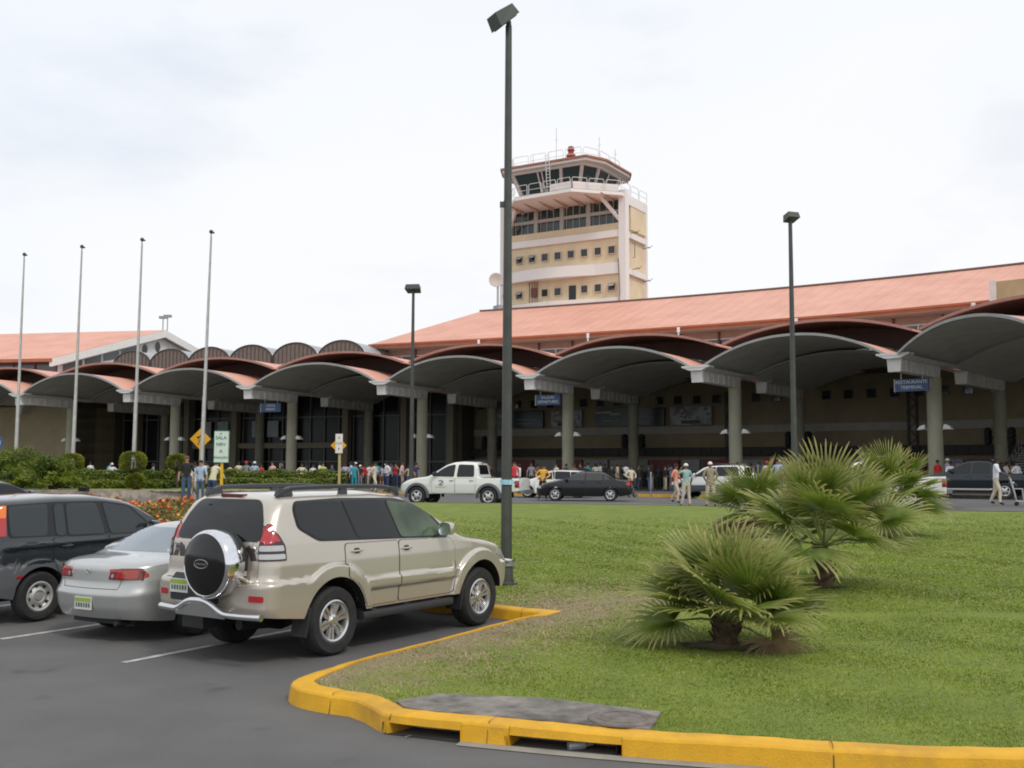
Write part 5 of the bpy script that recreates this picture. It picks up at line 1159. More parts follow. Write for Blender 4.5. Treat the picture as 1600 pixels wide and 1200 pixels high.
blk, BK = make_car('sport_utility_vehicle', 'dark sport utility vehicle with grey lower cladding and tall orange-red tail light, at left edge', 'car', (lc[0], lc[1], gz(*lc)), .55, Q, darkblue)
M = MB(); M.box((.8, 0, .34), (3.0, 1.0, .12)); pt(M, 'chassis', darkplastic, blk)
M = MB(); M.box((-.80, 0, .95), (.14, .62, .62)); 
# ---- blue saloon roof far left
Q2 = dict(Q); 
def saloon_spec(**k):
    q = dict(xr=-1.0, xf=3.45, W=.845, wb=2.55, Ra=.36, rt=.305, rim=.20, tw=.19, ty=.75, style='five', zb=.24, dx=.06, nl=14, flare=.0, tum=.42, crown=.06,
        top=[(-1.0, .93), (-.9, .99), (-.4, 1.02), (.25, 1.33), (.45, 1.375), (1.1, 1.39), (1.5, 1.35), (2.3, .99), (2.5, .95), (3.15, .82), (3.45, .64)],
        belt=[(-1.0, .86), (-.4, .90), (.6, .915), (2.0, .88), (2.8, .78), (3.45, .56)], prof=[(.2, .93), (.35, .97), (.60, 1.0), (.75, .99), (.93, .95)], plan=[(-1.0, .95), (-.3, 1), (2.4, 1), (3.45, .90)],
        rear=[(.2, .1), (.42, .0), (.66, .02), (.90, .05), (1.0, .10)], front=[(.2, -.05), (.5, 0), (.7, -.05), (.9, -.2)], bottom=[(-1.0, .32), (-.4, .22), (2.9, .22), (3.45, .24)], rr=.35, rf=.5, rb=.10, fb=.16, fr=.5, sm=45,
        doors=[[(.44, .28), (.34, .80), (.44, .93), (1.14, .93), (1.14, .28)], [(1.155, .28), (1.155, .93), (2.06, .88), (2.10, .28)]],
        windows=[[(.0, .99), (.30, .96), (.30, 1.26), (.22, 1.24)], [(.35, .965), (.35, 1.27), (.52, 1.315), (1.12, 1.335), (1.12, .96)], [(1.17, .96), (1.17, 1.335), (1.45, 1.305), (1.62, 1.23), (2.06, .96)]], handles=[(.52, .86), (1.28, .85)], mirror=(1.98, .96), mw=.17,
        patches=[('rear_window', [(-.62, 1.045), (.62, 1.045), (.53, 1.30), (-.53, 1.30)], 'x', -1, .005, glass_dark, .05, 0), ('windscreen', [(-.66, 1.0), (.66, 1.0), (.53, 1.30), (-.53, 1.30)], 'x', 1, .005, glass_dark, .05, 0)]
          + mirrored('tail_light', [(-.45, .74), (-.80, .74), (-.79, .88), (-.46, .88)], 'x', .012, red_l, .03, .012) + mirrored('tail_light_wrap', [(-.98, .75), (-.72, .76), (-.74, .86), (-.98, .88)], 'y', .006, red_l, .03, .01)
          + mirrored('headlight', [(-.40, .60), (-.78, .58), (-.76, .70), (-.42, .72)], 'x', .01, clear_l, .03, .02, 1))
    q.update(k); return q
bluep = mat('mid blue paint', (.06, .12, .22), .3, .3, coat=1.)
p = WY(-14, 790, 26.5)
make_car('saloon_car', 'blue car of which only the roof shows above the dark vehicle at the left edge', 'car', (-14.6, 27.2, gz(-14.6, 27.2)), .45, saloon_spec(), bluep, hi=False)
# ---- cars on the far road.  heading = yaw measured from +Y towards +X
def gl(px, py, Y): v = WY(px, py, Y); return (v.x, Y, gz(v.x, Y))
whitep = mat('white car paint', (.72, .73, .70), .3, 0, coat=1.)
def pickup_spec(**k):
    q = dict(xr=-1.22, xf=3.88, W=.86, wb=3.02, Ra=.43, rt=.37, rim=.22, tw=.24, ty=.78, style='five', zb=.46, dx=.05, nl=18, flare=.035, fw=.08, tum=.26, crown=.05,
        top=[(-1.22, 1.11), (.42, 1.12), (.44, 1.22), (.52, 1.68), (.66, 1.745), (1.2, 1.765), (1.55, 1.74), (1.85, 1.64), (2.50, 1.22), (2.62, 1.17), (3.3, 1.08), (3.65, .98), (3.88, .82)], ks=.02,
        belt=[(-1.22, 1.06), (.4, 1.07), (2.4, 1.10), (3.0, 1.02), (3.88, .74)], prof=[(.4, .95), (.6, .985), (.85, 1.0), (1.1, .97)], plan=[(-1.22, .99), (2.6, 1), (3.88, .93)],
        rear=[(.4, .03), (.5, 0), (1.2, .0)], front=[(.4, -.1), (.6, 0), (.85, -.03), (1.0, -.15)], bottom=[(-1.22, .60), (-.5, .50), (3.3, .46), (3.88, .46)], rr=.08, rf=.40, rb=.02, fb=.14,
        doors=[[(.60, .50), (.53, .9), (.53, 1.08), (1.40, 1.08), (1.40, .50)], [(1.415, .50), (1.415, 1.08), (2.30, 1.09), (2.42, .95), (2.38, .50)]],
        windows=[[(.62, 1.155), (.66, 1.60), (1.28, 1.62), (1.33, 1.15)], [(1.47, 1.15), (1.43, 1.62), (1.72, 1.57), (2.0, 1.42), (2.34, 1.17)]], handles=[(.72, .99), (1.55, .99)], hm=darkplastic, mirror=(2.22, 1.22), mw=.22, mm=darkplastic,
        patches=[('rear_window', [(-.58, 1.24), (.58, 1.24), (.52, 1.62), (-.52, 1.62)], 'x', -1, .006, glass_dark, .05, 0), ('windscreen', [(-.66, 1.22), (.66, 1.22), (.56, 1.62), (-.56, 1.62)], 'x', 1, .005, glass_dark, .05, 0),
                 ('dark_bed_patch', [(-1.14, -.70), (.36, -.70), (.36, .70), (-1.14, .70)], 'z', 1, .004, darkplastic, .04, 0), ('high_brake_light', [(-.14, 1.66), (.14, 1.66), (.14, 1.70), (-.14, 1.70)], 'x', -1, .012, red_l, .01, .02)]  # flat dark patch paints the shaded hollow of the open bed
          + mirrored('tail_light', [(-.73, .72), (-.86, .72), (-.86, 1.0), (-.73, 1.0)], 'x', .010, red_l, .02, .01) + mirrored('tail_light_wrap', [(-1.21, .72), (-1.08, .74), (-1.08, .98), (-1.21, 1.0)], 'y', .008, darkred_l, .02, .01)
          + mirrored('headlight', [(-.45, .82), (-.82, .80), (-.80, .98), (-.48, 1.0)], 'x', .01, clear_l, .03, .02, 1))
    q.update(k); return q
greyflare = mat('grey plastic flare', (.07, .08, .09), .5)
def flares(root, B, q, m=None):
    for x in (0, q['wb']):
        for sd in (-1, 1):
            M = MB(); rows = []
            for a in np.linspace(-.15, math.pi+.15, 22):
                r_ = []
                for rr_, o_ in ((q['Ra']+.10, .004), (q['Ra']+.08, .03), (q['Ra']-.005, .045), (q['Ra']-.005, -.05)):
                    r_.append(Vector((x+rr_*math.cos(a), sd*(q['W']+.0+o_), q['rt']+rr_*math.sin(a))))
                rows.append(r_)
            M.grid(rows); pt(M, 'wheel_flare', m or greyflare, root, smooth=60)
def rear_step(root, q, w_=.75):
    M = MB(); M.box((q['xr']-.10, 0, .56), (.16, 2*w_, .12)); M.box((q['xr']-.1, 0, .63), (.17, .5, .02)); M.box((q['xr']+.02, -.5, .52), (.2, .08, .08)); M.box((q['xr']+.02, .5, .52), (.2, .08, .08)); pt(M, 'rear_bumper', mat('bumper steel', (.22, .23, .24), .35, .6), root)
q = pickup_spec(flare=0.)
def nearside(px, py, Y): return gl(px, py, Y)
# facing left (heading about -X, turned a little towards the camera side)
def heading(a): return math.radians(a)
Yp = 41.6; v = WY(765, 760, Yp)
pk, BP_ = make_car('pickup_truck', 'white double-cab pickup with grey wheel flares and door emblem, behind the near lamp post', 'pickup', (v.x+.2, Yp+.9, gz(v.x, Yp)), heading(-73), q, whitep, group=None, hi=False)
flares(pk, BP_, q); rear_step(pk, q)
p = BP_.hit('y', 1, 1.98, .86, .012)
# emblem on both front doors: dark ring with a crossed mark and a line of small letters
for sd in (-1, 1):
    p = BP_.hit('y', sd, 2.0, .90, .012); M = MB()
    M.tube([(2.0+.10*math.cos(a), p.y, .90+.10*math.sin(a)) for a in np.linspace(.5, 2*math.pi-.6, 22)], .012, 5); M.tube([(2.0, p.y, .82), (2.0-.03*sd, p.y, .93), (2.0+.10*-sd, p.y, .97)], .013, 5); M.tube([(1.98, p.y, .90), (2.05, p.y, .84)], .013, 5)
    for i in range(9): M.box((1.80+.05*i, p.y, .73), (.03, .004, .022), mi=1)
    pt(M, 'door_emblem', [mat('emblem green black', (.03, .06, .05), .5), mat('emblem red brown', (.35, .12, .06), .5)], pk)
M = MB(); M.box((-1.235, .30, .88), (.01, .05, .05)); M.box((-1.235, -.55, .76), (.01, .12, .02)); pt(M, 'tailgate_handle', darkplastic, pk)
# black saloon
v = WY(956, 760, 49.2); blackp = mat('black car paint', (.011, .011, .012), .25, .1, coat=.25)
s1, B1 = make_car('saloon_car', 'black saloon facing left with silver wheels, in the middle of the far road', 'car', (v.x, 49.6, gz(v.x, 49.5)), heading(-82), saloon_spec(glass=mat('grey saloon glass', (.05, .05, .05), .12)), blackp, hi=False)
plate(B1, s1, 0, .52, -1)
# white hatchback with open door behind it
v = WY(905, 760, 54.5)
s2, B2 = make_car('estate_car', 'white car behind the black saloon, the man in yellow at its open side', 'car', (v.x, 55.2, gz(v.x, 54.5)), heading(-80), saloon_spec(top=[(-.7, 1.25), (-.5, 1.38), (.25, 1.44), (1.1, 1.45), (1.5, 1.40), (2.3, 1.02), (2.5, .97), (3.15, .85), (3.45, .66)], xr=-.72,
    windows=[[(-.50, 1.05), (.30, .98), (.30, 1.34), (-.40, 1.30)], [(.35, .98), (.35, 1.34), (1.12, 1.36), (1.12, .97)], [(1.17, .97), (1.17, 1.36), (1.45, 1.32), (1.62, 1.25), (2.06, .97)]], rear=[(.2, .1), (.42, 0), (.7, .02), (1.4, .2)],
    patches=[('windscreen', [(-.66, 1.02), (.66, 1.02), (.53, 1.34), (-.53, 1.34)], 'x', 1, .005, glass_dark, .05, 0), ('rear_window', [(-.6, 1.02), (.6, 1.02), (.53, 1.34), (-.53, 1.34)], 'x', -1, .005, glass_dark, .05, 0)]), whitep, hi=False)
M = MB(); M.hexa([(1.2, .90, .30), (2.05, 1.45, .30), (2.05, 1.50, .30), (1.2, .95, .30), (1.2, .86, .95), (2.05, 1.41, .93), (2.05, 1.46, .93), (1.2, .91, .95)]); M.tube([(1.22, .88, .95), (1.25, .84, 1.32), (1.7, 1.14, 1.28), (2.03, 1.42, .93)], .03, 6); pt(M, 'open_door', whitep, s2)
# white suv, right of the two men, facing left
q = dict(xr=-.85, xf=3.35, W=.86, wb=2.5, Ra=.40, rt=.36, rim=.22, tw=.22, ty=.77, style='five', zb=.36, dx=.05, nl=18, flare=.02, fw=.08, tum=.22, crown=.05,
    top=[(-.85, 1.60), (-.6, 1.68), (.4, 1.70), (1.1, 1.67), (1.4, 1.60), (2.1, 1.14), (2.25, 1.09), (3.0, .98), (3.35, .80)], belt=[(-.85, 1.08), (2.0, 1.05), (2.8, .94), (3.35, .72)],
    prof=[(.25, .93), (.5, .985), (.76, 1.0), (1.1, .97)], plan=[(-.85, .985), (2.4, 1), (3.35, .93)], rear=[(.3, .05), (.45, 0), (.8, 0), (1.1, .04), (1.6, .16)], front=[(.2, -.05), (.5, 0), (.8, -.05), (1.0, -.2)], bottom=[(-.85, .42), (2.9, .34), (3.35, .36)], rr=.14, rf=.4, rb=.04, fb=.14,
    lower=(.70, greyflare), windows=[[(-.52, 1.16), (-.42, 1.58), (.66, 1.59), (.70, 1.13)], [(.76, 1.13), (.72, 1.59), (1.20, 1.53), (1.86, 1.13)]], doors=[[(.74, .42), (.74, 1.09), (2.0, 1.08), (1.98, .42)]], handles=[(.86, .98)], hm=darkplastic, mirror=(1.78, 1.18), mw=.19,
    patches=[('rear_window', [(-.62, 1.10), (.62, 1.10), (.54, 1.55), (-.54, 1.55)], 'x', -1, .005, glass_dark, .05, 0), ('windscreen', [(-.64, 1.14), (.64, 1.14), (.54, 1.52), (-.54, 1.52)], 'x', 1, .005, glass_dark, .05, 0)]
      + mirrored('tail_light', [(-.74, .80), (-.86, .80), (-.85, 1.08), (-.74, 1.08)], 'x', .012, red_l, .02, .02) + mirrored('tail_light_wrap', [(-.86, .82), (-.72, .84), (-.70, 1.05), (-.80, 1.08)], 'y', .010, darkred_l, .02, .02)
      + mirrored('headlight', [(-.45, .74), (-.80, .72), (-.78, .88), (-.46, .90)], 'x', .01, clear_l, .03, .02, 1))
v = WY(1150, 760, 53.6)
s3, B3 = make_car('sport_utility_vehicle', 'white sport utility vehicle with dark lower body, behind the two men in pale trousers', 'car', (v.x, 53.8, gz(v.x, 53.6)), heading(-58), q, whitep, hi=False)
flares(s3, B3, q)
M = MB(); M.lathe([(.3, -.08), (.33, 0), (.3, .08), (0, .09)], (-1.02, .0, .98), 'x', 20); pt(M, 'spare_wheel', whitep, s3)
for y in (-.55, .55): M = MB(); M.tube([(-.5, y, 1.70), (-.4, y, 1.75), (1.0, y, 1.75), (1.1, y, 1.69)], .018, 6); pt(M, 'roof_rail', railm, s3)
# white pickup behind the palms, and dark pickup at the right edge
q = pickup_spec(style='five', bottom=[(-1.22, .5), (3.88, .46)])
v = WY(1432, 760, 37.2)
s4, B4 = make_car('pickup_truck', 'white pickup mostly hidden behind the palms, its tailgate end showing at their right', 'pickup', (v.x, 37.8, gz(v.x, 37.8)), heading(-68), q, whitep, hi=False); rear_step(s4, q)
M = MB()
for y in (-.5, .5): M.tube([(.70, y, 1.74), (.70, y, 1.84), (1.6, y, 1.84), (1.6, y, 1.74)], .02, 6)
for x in np.linspace(.72, 1.58, 6): M.tube([(x, -.5, 1.84), (x, .5, 1.84)], .018, 6)
pt(M, 'roof_rack', steel, s4)
navy = mat('dark blue green paint', (.008, .016, .022), .2, .2, coat=.4)
q = pickup_spec(style='five', top=[(-1.22, 1.12), (.30, 1.14), (.34, 1.24), (.50, 1.66), (.66, 1.72), (1.2, 1.74), (1.55, 1.71), (1.85, 1.62), (2.50, 1.22), (2.62, 1.17), (3.3, 1.08), (3.65, .98), (3.88, .82)])
v = WY(1586, 760, 46.5)
s5, B5 = make_car('pickup_truck', 'dark blue-green pickup with side steps behind the man pushing the trolley, at the right edge', 'pickup', (v.x, 47, gz(v.x, 47)), heading(-52), q, navy, hi=False)
for sd in (-1, 1): M = MB(); M.tube([(.5, sd*.88, .44), (.6, sd*.92, .42), (2.4, sd*.92, .42), (2.5, sd*.88, .44)], .045, 8); pt(M, 'side_step', mat('pale side step', (.45, .43, .40), .4, .4), s5)
# ------------------------------------------------------------- lamp posts, flagpoles, signs
def lamp_post(x, y, H, label, r0=.10, head=(.62, .5, .30), hr=0., tilt=.35, strap=False, off=-.12):
    z = gz(x, y)+(KH-.01); q = thing('lamp_post', label, 'lamp post', (x, y, z), group='tall dark lamp posts with box lamps')
    M = MB(); n = 10; M.tube([(x, y, z+H*i/6) for i in range(7)], [r0*(1-.42*i/6) for i in range(7)], 14); M.build('pole', dark_metal, q, smooth=40)
    M = MB(); M.lathe([(r0*1.9, 0), (r0*1.9, .03), (r0*1.2, .06), (r0*1.12, .32), (r0*.9, .36)], (x, y, z), n=16)
    for a in range(4): M.lathe([(.02, .03), (.02, .07), (0, .07)], (x+r0*1.6*math.cos(a*1.57+.78), y+r0*1.6*math.sin(a*1.57+.78), z), n=6)
    M.build('base_collar', dark_metal, q, smooth=40)
    rot = Matrix.Rotation(hr, 3, 'Z') @ Matrix.Rotation(tilt, 3, 'X'); c = Vector((x, y, z+H+.10)) + Matrix.Rotation(hr, 3, 'Z') @ Vector((0, off, .02))
    M = MB(); w_, d_, h_ = head; P = [Vector(p) for p in ((-w_*.44, -d_*.5, -h_*.5), (w_*.44, -d_*.5, -h_*.5), (w_*.5, d_*.5, -h_*.3), (-w_*.5, d_*.5, -h_*.3), (-w_*.40, -d_*.42, h_*.5), (w_*.40, -d_*.42, h_*.5), (w_*.44, d_*.45, h_*.5), (-w_*.44, d_*.45, h_*.5))]
    M.hexa([c+rot @ p for p in P]); M.tube([(x, y, z+H-.05), (x, y, z+H+.06), tuple(c)], .05, 8); o = M.build('lamp_head', mat('lamp housing green grey', (.06, .072, .06), .5), q)
    M = MB(); F_ = [Vector(p) for p in ((-w_*.36, -d_*.40, -h_*.5-.0), (w_*.36, -d_*.40, -h_*.5), (w_*.40, d_*.38, -h_*.335), (-w_*.40, d_*.38, -h_*.335))]
    Fd = [c+rot @ (p+Vector((0, 0, -.012))) for p in F_]; Fu = [c+rot @ (p+Vector((0, 0, .02))) for p in F_]; M.hexa(Fd+Fu); g = M.build('lens', mat('lamp lens', (.10, .10, .09), .15), None); g.data.transform(Matrix.Translation(-q.location)); g.parent = o
    return q
pA = G(791, 912, KH); HA = WY(798, 40, pA.y).z-gz(pA.x, pA.y)-KH; big = lamp_post(pA.x, pA.y, HA, 'tall dark lamp post rising through the whole picture in front of the beige vehicle', .096, (.40, .44, .24), R(-62), .62, off=-.12)
M = MB(); z = big.location.z; M.tube([(pA.x, pA.y, z+1.62), (pA.x, pA.y, z+1.70)], .110, 16); M.build('paper_band', mat('pale blue tape', (.35, .60, .72), .6, var=.3, vs=25), big)
M = MB(); M.tube([(pA.x, pA.y, z+.30), (pA.x, pA.y, z+.345)], .135, 16); M.box((pA.x+.14, pA.y, z+.32), (.07, .05, .05)); M.build('strap', steel, big)
M = MB(); M.box((pA.x-.10, pA.y, z+6.3), (.07, .06, .09)); M.build('junction_box', dark_metal, big)
p = WY(643, 700, 57); lamp_post(p.x, p.y, 11.0, 'lamp post on the far pavement, left of the tower and behind the white pickup', .13, (.85, .55, .34), R(170), .2, off=.0)
p = WY(1241, 700, 35); lamp_post(p.x, p.y, 9.75, 'lamp post standing behind the palms at the right', .11, (.45, .40, .24), R(200), .2, off=.05)
p = WY(-10, 507, 62); lamp_post(p.x-.3, p.y, 9.6, 'lamp post at the left edge of which only the lamp tip shows', .12, (.9, .6, .3), R(60), .2, off=.35)
polem = mat('flagpole paint', (.50, .49, .47), .4, .3, var=.12, vs=3)
for i, (px, py, Y) in enumerate(((38, 400, 65.2), (128, 388, 62.4), (222, 377, 60.6), (330, 365, 58.2))):
    p = WY(px, py, Y); z0 = 1.03; b = WY((25, 114, 209, 315)[i], 705, Y); q = thing('flagpole', 'bare white flagpole, '+('leftmost', 'second from left', 'third from left', 'rightmost')[i]+' of the four', 'flagpole', (b.x, Y, z0), group='row of four bare flagpoles')
    M = MB(); t = Vector((p.x, Y, p.z)); o = Vector((b.x, Y, z0)); M.tube([o.lerp(t, k) for k in (0, .35, .36, .7, 1)], [.115, .10, .085, .07, .045], 10); M.build('pole', polem, q, smooth=40)
    M = MB(); M.lathe([(0, 0), (.10, .03), (.12, .12), (.07, .2), (0, .22)], t, n=10); M.box((t.x+.07, t.y, t.z+.05), (.22, .08, .08)); M.build('truck_cap', dark_metal, q)
    M = MB(); M.tube([o+Vector((.14, -.05, .9)), t+Vector((.06, -.05, -.2))], .012, 4); M.build('halyard', mat('rope', (.35, .34, .32), .8), q)
signyel = mat('sign yellow', (.72, .36, .01), .5, var=.06, vs=6); signgreen = mat('sign green', (.02, .22, .13), .5); signpanel = mat('sign pale', (.62, .68, .64), .5, var=.05, vs=4); postyel = mat('post yellow', (.72, .42, .02), .5)
def diamond(cx, cy, cz, s, name, q, face=-1):
    M = MB(); M.hexa([(cx, cy-.012, cz-s), (cx+s, cy-.012, cz), (cx, cy-.012, cz+s), (cx-s, cy-.012, cz), (cx, cy+.012, cz-s), (cx+s, cy+.012, cz), (cx, cy+.012, cz+s), (cx-s, cy+.012, cz)])
    return M.build('sign_panel', signyel, q)
Y = 40.; p = WY(313, 687, Y); q = thing('warning_sign', 'yellow diamond warning sign with black arrow behind the rightmost flagpole', 'road sign', (p.x, Y, gz(p.x, Y)+.1))
Y = 60.
p = WY(313, 686, Y); q.location = (p.x, Y, gz(p.x, Y)+.13); s_ = .60*1.0
diamond(p.x, Y, p.z, .60, '', q); M = MB(); M.tube([(p.x, Y+.04, gz(p.x, Y)), (p.x, Y+.04, p.z+.3)], .05, 8); M.build('post', mat('dull yellow post', (.40, .27, .09), .6), q)
M = MB(); yy = Y-.02; M.tube([(p.x-.10, yy, p.z-.34), (p.x-.06, yy, p.z-.12), (p.x+.06, yy, p.z+.04), (p.x+.10, yy, p.z+.22)], .05, 6, flat=.3); M.add([(p.x-.06, yy-.02, p.z+.14), (p.x+.26, yy-.02, p.z+.10), (p.x+.12, yy-.02, p.z+.40)], [(0, 1, 2)]); M.add([(p.x-.10, yy-.02, p.z+.0), (p.x-.0, yy-.02, p.z+.12), (p.x-.22, yy-.02, p.z+.16)], [(0, 1, 2)]); M.build('arrow', black, q, fixn=False)
Y = 37.; p = WY(346, 698, Y); q = thing('notice_sign', 'tall white sign with green writing on a yellow post', 'road sign', (p.x, Y, gz(p.x, Y)+.15))
M = MB(); M.box((p.x, Y, p.z), (.53, .03, 1.12)); M.build('sign_panel', signpanel, q); M = MB()
for sx_ in (-.255, .255): M.box((p.x+sx_, Y-.017, p.z), (.018, .006, 1.12))
for sz_ in (-.55, .55): M.box((p.x, Y-.017, p.z+sz_), (.51, .006, .018))
M.build('border', signgreen, q)
M = MB(); M.box((p.x+.02, Y+.05, (p.z+.5+gz(p.x, Y))/2), (.09, .05, p.z+.5-gz(p.x, Y))); M.build('post', postyel, q)
bz = basis(Vector((1, 0, 0)), Vector((0, 0, 1)))
for i, (t_, zz_) in enumerate((('SALA', .31), ('NRV', .08), ('A', -.16), ('PARQUEO', -.38))): textmesh(t_, .17 if len(t_) < 5 else .105, signgreen, Vector((p.x-.01, Y-.022, p.z+zz_)), bz, q)
M = MB(); M.box((p.x-.02, Y-.02, p.z+.46), (.05, .006, .05)); M.build('small_arrow', signgreen, q)
Y = 44.; p = WY(530, 694, Y); q = thing('warning_sign', 'yellow diamond sign with a narrow white panel over it, on a yellowish post', 'road sign', (p.x, Y, gz(p.x, Y)+.1))
pz = WY(529, 696, Y).z; diamond(p.x-.02, Y, pz, .33, '', q); M = MB(); M.box((p.x, Y-.04, WY(530, 693, Y).z), (.30, .02, .80)); M.build('white_panel', mat('sign white warm', (.72, .68, .64), .5), q)
for i, t_ in enumerate(('A', 'STOP', 'P')): textmesh(t_, .15 if len(t_) < 3 else .11, mat('sign red brown', (.25, .10, .08), .5), Vector((p.x, Y-.054, WY(530, 693, Y).z+.24-.24*i)), bz, q)
M = MB(); M.box((p.x+.02, Y+.04, (pz+.2+gz(p.x, Y))/2), (.10, .05, pz+.2-gz(p.x, Y))); M.build('post', mat('ochre post', (.45, .33, .16), .6), q)
Y = 44.; p = WY(0, 692, Y); q = thing('notice_sign', 'blue and white sign cut by the left edge of the picture', 'road sign', (p.x-.1, Y, gz(p.x, Y)))
M = MB(); M.box((p.x-.12, Y, p.z), (.42, .03, .52)); M.build('sign_panel', signblue, q); textmesh('P 3', .26, signwhite, Vector((p.x-.12, Y-.022, p.z)), bz, q); M = MB(); M.tube([(p.x-.12, Y+.05, gz(p.x, Y)), (p.x-.12, Y+.05, p.z+.2)], .035, 8); M.build('post', steel, q)
# ------------------------------------------------------------- planting
def leaf_quads(P, size, n3=None, seed=0, asp=.55, flat=None):
    r_ = np.random.default_rng(seed); n = len(P); d = r_.normal(size=(n, 3)); d[:, 2] = d[:, 2]*.6+.25
    d /= np.linalg.norm(d, axis=1)[:, None]; a = np.cross(d, r_.normal(size=(n, 3))); a /= np.linalg.norm(a, axis=1)[:, None]
    s_ = size*(.6+.8*r_.random(n))[:, None]; t = d*s_; u = a*s_*asp
    V = np.stack([P-t*.5, P+u*.5, P+t*.5, P-u*.5], 1).reshape(-1, 3); F = np.arange(4*n).reshape(-1, 4); return V, F
hedge_m = leafmat('hedge leaves', (.085, .145, .016), (.20, .235, .03), vs=1.2, tr=.25)
bush_m = leafmat('bright bush leaves', (.10, .15, .014), (.26, .26, .03), vs=1.5, tr=.3)
juni_m = leafmat('feathery shrub leaves', (.040, .095, .010), (.20, .25, .018), vs=.9, tr=.3)
twig = mat('bark brown', (.075, .055, .04), .9, var=.25, vs=8)
def hedge(name, label, x0, x1, y, dy, z0, h, n, seed, group=None, m=None):
    r_ = np.random.default_rng(seed); q = thing(name, label, 'hedge', ((x0+x1)/2, y, z0), group=group)
    u = r_.random(n); x = x0+(x1-x0)*u; top = h*(1+.06*np.sin(x*2.3+seed)+.05*np.sin(x*5.1)); f = r_.random(n)
    face = r_.random(n) < .5; zz_ = np.where(face, r_.random(n)**.8, 1-.06*r_.random(n))*top; yy_ = np.where(face, y-dy/2+.06*r_.normal(size=n), y+dy*(r_.random(n)-.5))
    yy_ = yy_+.12*(zz_/h > .85)*1.0
    V, F = leaf_quads(np.c_[x, yy_, z0+zz_], .13, seed=seed); fastmesh('foliage', V, F, m or hedge_m, q)
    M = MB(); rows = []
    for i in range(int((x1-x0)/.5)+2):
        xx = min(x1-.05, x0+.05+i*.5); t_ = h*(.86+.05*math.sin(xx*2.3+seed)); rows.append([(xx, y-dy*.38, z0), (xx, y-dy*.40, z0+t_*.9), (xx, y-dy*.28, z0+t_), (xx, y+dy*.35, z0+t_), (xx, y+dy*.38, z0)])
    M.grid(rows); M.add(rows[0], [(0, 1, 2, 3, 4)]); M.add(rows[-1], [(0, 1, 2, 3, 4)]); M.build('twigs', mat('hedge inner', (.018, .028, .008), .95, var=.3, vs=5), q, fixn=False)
    return q
BZ = 1.03
bedo = [(-46, 50.5), (-30, 50.4), (-22, 50.2), (-15.6, 50.2), (-13.5, 51.5), (-9.6, 55.5), (-8.6, 58), (-9.0, 61), (-14, 64.5), (-30, 68), (-46, 70)]
tag(fill('raised_bed_grass', bedo, lambda x, y: BZ, 1.2, mat('bed grass', (.13, .17, .02), .9, var=.2, vs=.8, col2=(.19, .21, .03), bump=.5, bs=30)), 'grass on the raised bed behind the pale wall', kind='structure')
bo = [Vector((a, b, 0)) for a, b in smoothpath(bedo[:9], 1)]; bi = offs(bo, .28)
M = MB(); M.grid([[(p.x, p.y, gz(p.x, p.y)-.02) for p in bo], [(p.x, p.y, BZ+.05) for p in bo], [(p.x, p.y, BZ+.05) for p in bi], [(p.x, p.y, BZ-.1) for p in bi]])
wl = M.build('retaining_wall', mat('pale rubble wall', (.30, .255, .205), .9, var=.25, vs=3.2, bump=.6, bs=9, col2=(.38, .33, .27)), fixn=False); tag(wl, 'low pale stone wall edging the raised hedge bed', 'wall')
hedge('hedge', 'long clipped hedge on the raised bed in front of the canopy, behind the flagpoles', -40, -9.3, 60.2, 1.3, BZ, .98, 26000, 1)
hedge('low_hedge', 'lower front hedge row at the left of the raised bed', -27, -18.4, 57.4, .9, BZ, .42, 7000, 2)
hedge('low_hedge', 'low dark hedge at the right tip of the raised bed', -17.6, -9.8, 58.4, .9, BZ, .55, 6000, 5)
def ball(name, label, x, y, z0, r, hh, seed, m, cat='shrub', group=None, stem=.3):
    q = thing(name, label, cat, (x, y, z0), group=group); r_ = np.random.default_rng(seed); n = 2200
    d = r_.normal(size=(n, 3)); d /= np.linalg.norm(d, axis=1)[:, None]; k = (1-.25*r_.random(n)**2)*(1+.10*np.sin(d[:, 0]*5+seed)*np.cos(d[:, 1]*4)); P = np.c_[x+d[:, 0]*r*k, y+d[:, 1]*r*k, z0+hh+d[:, 2]*r*.78*k]
    V, F = leaf_quads(P, .13, seed=seed); fastmesh('crown', V, F, m, q)
    M = MB(); M.tube([(x, y, z0-.05), (x+.03, y, z0+hh)], .06, 6); M.tube([(x, y, z0+hh*.4), (x-.2, y, z0+hh)], .03, 5); M.build('trunk', twig, q); return q
for i, (px, py, Y, r, lab) in enumerate(((112, 722, 56, .60, 'clipped round shrub between the big feathery shrub and the hedge'), (208, 721, 58, .72, 'clipped round shrub at the foot of the third flagpole'), (277, 722, 58, .56, 'clipped round shrub behind the man in the black shirt'), (212, 752, 54, .50, 'small round yellow-green shrub in front of the low hedge'))):
    p = WY(px, py, Y); ball('round_shrub', lab, p.x, Y, BZ, r, max(.35, p.z-BZ), 10+i, bush_m, group='clipped round shrubs')
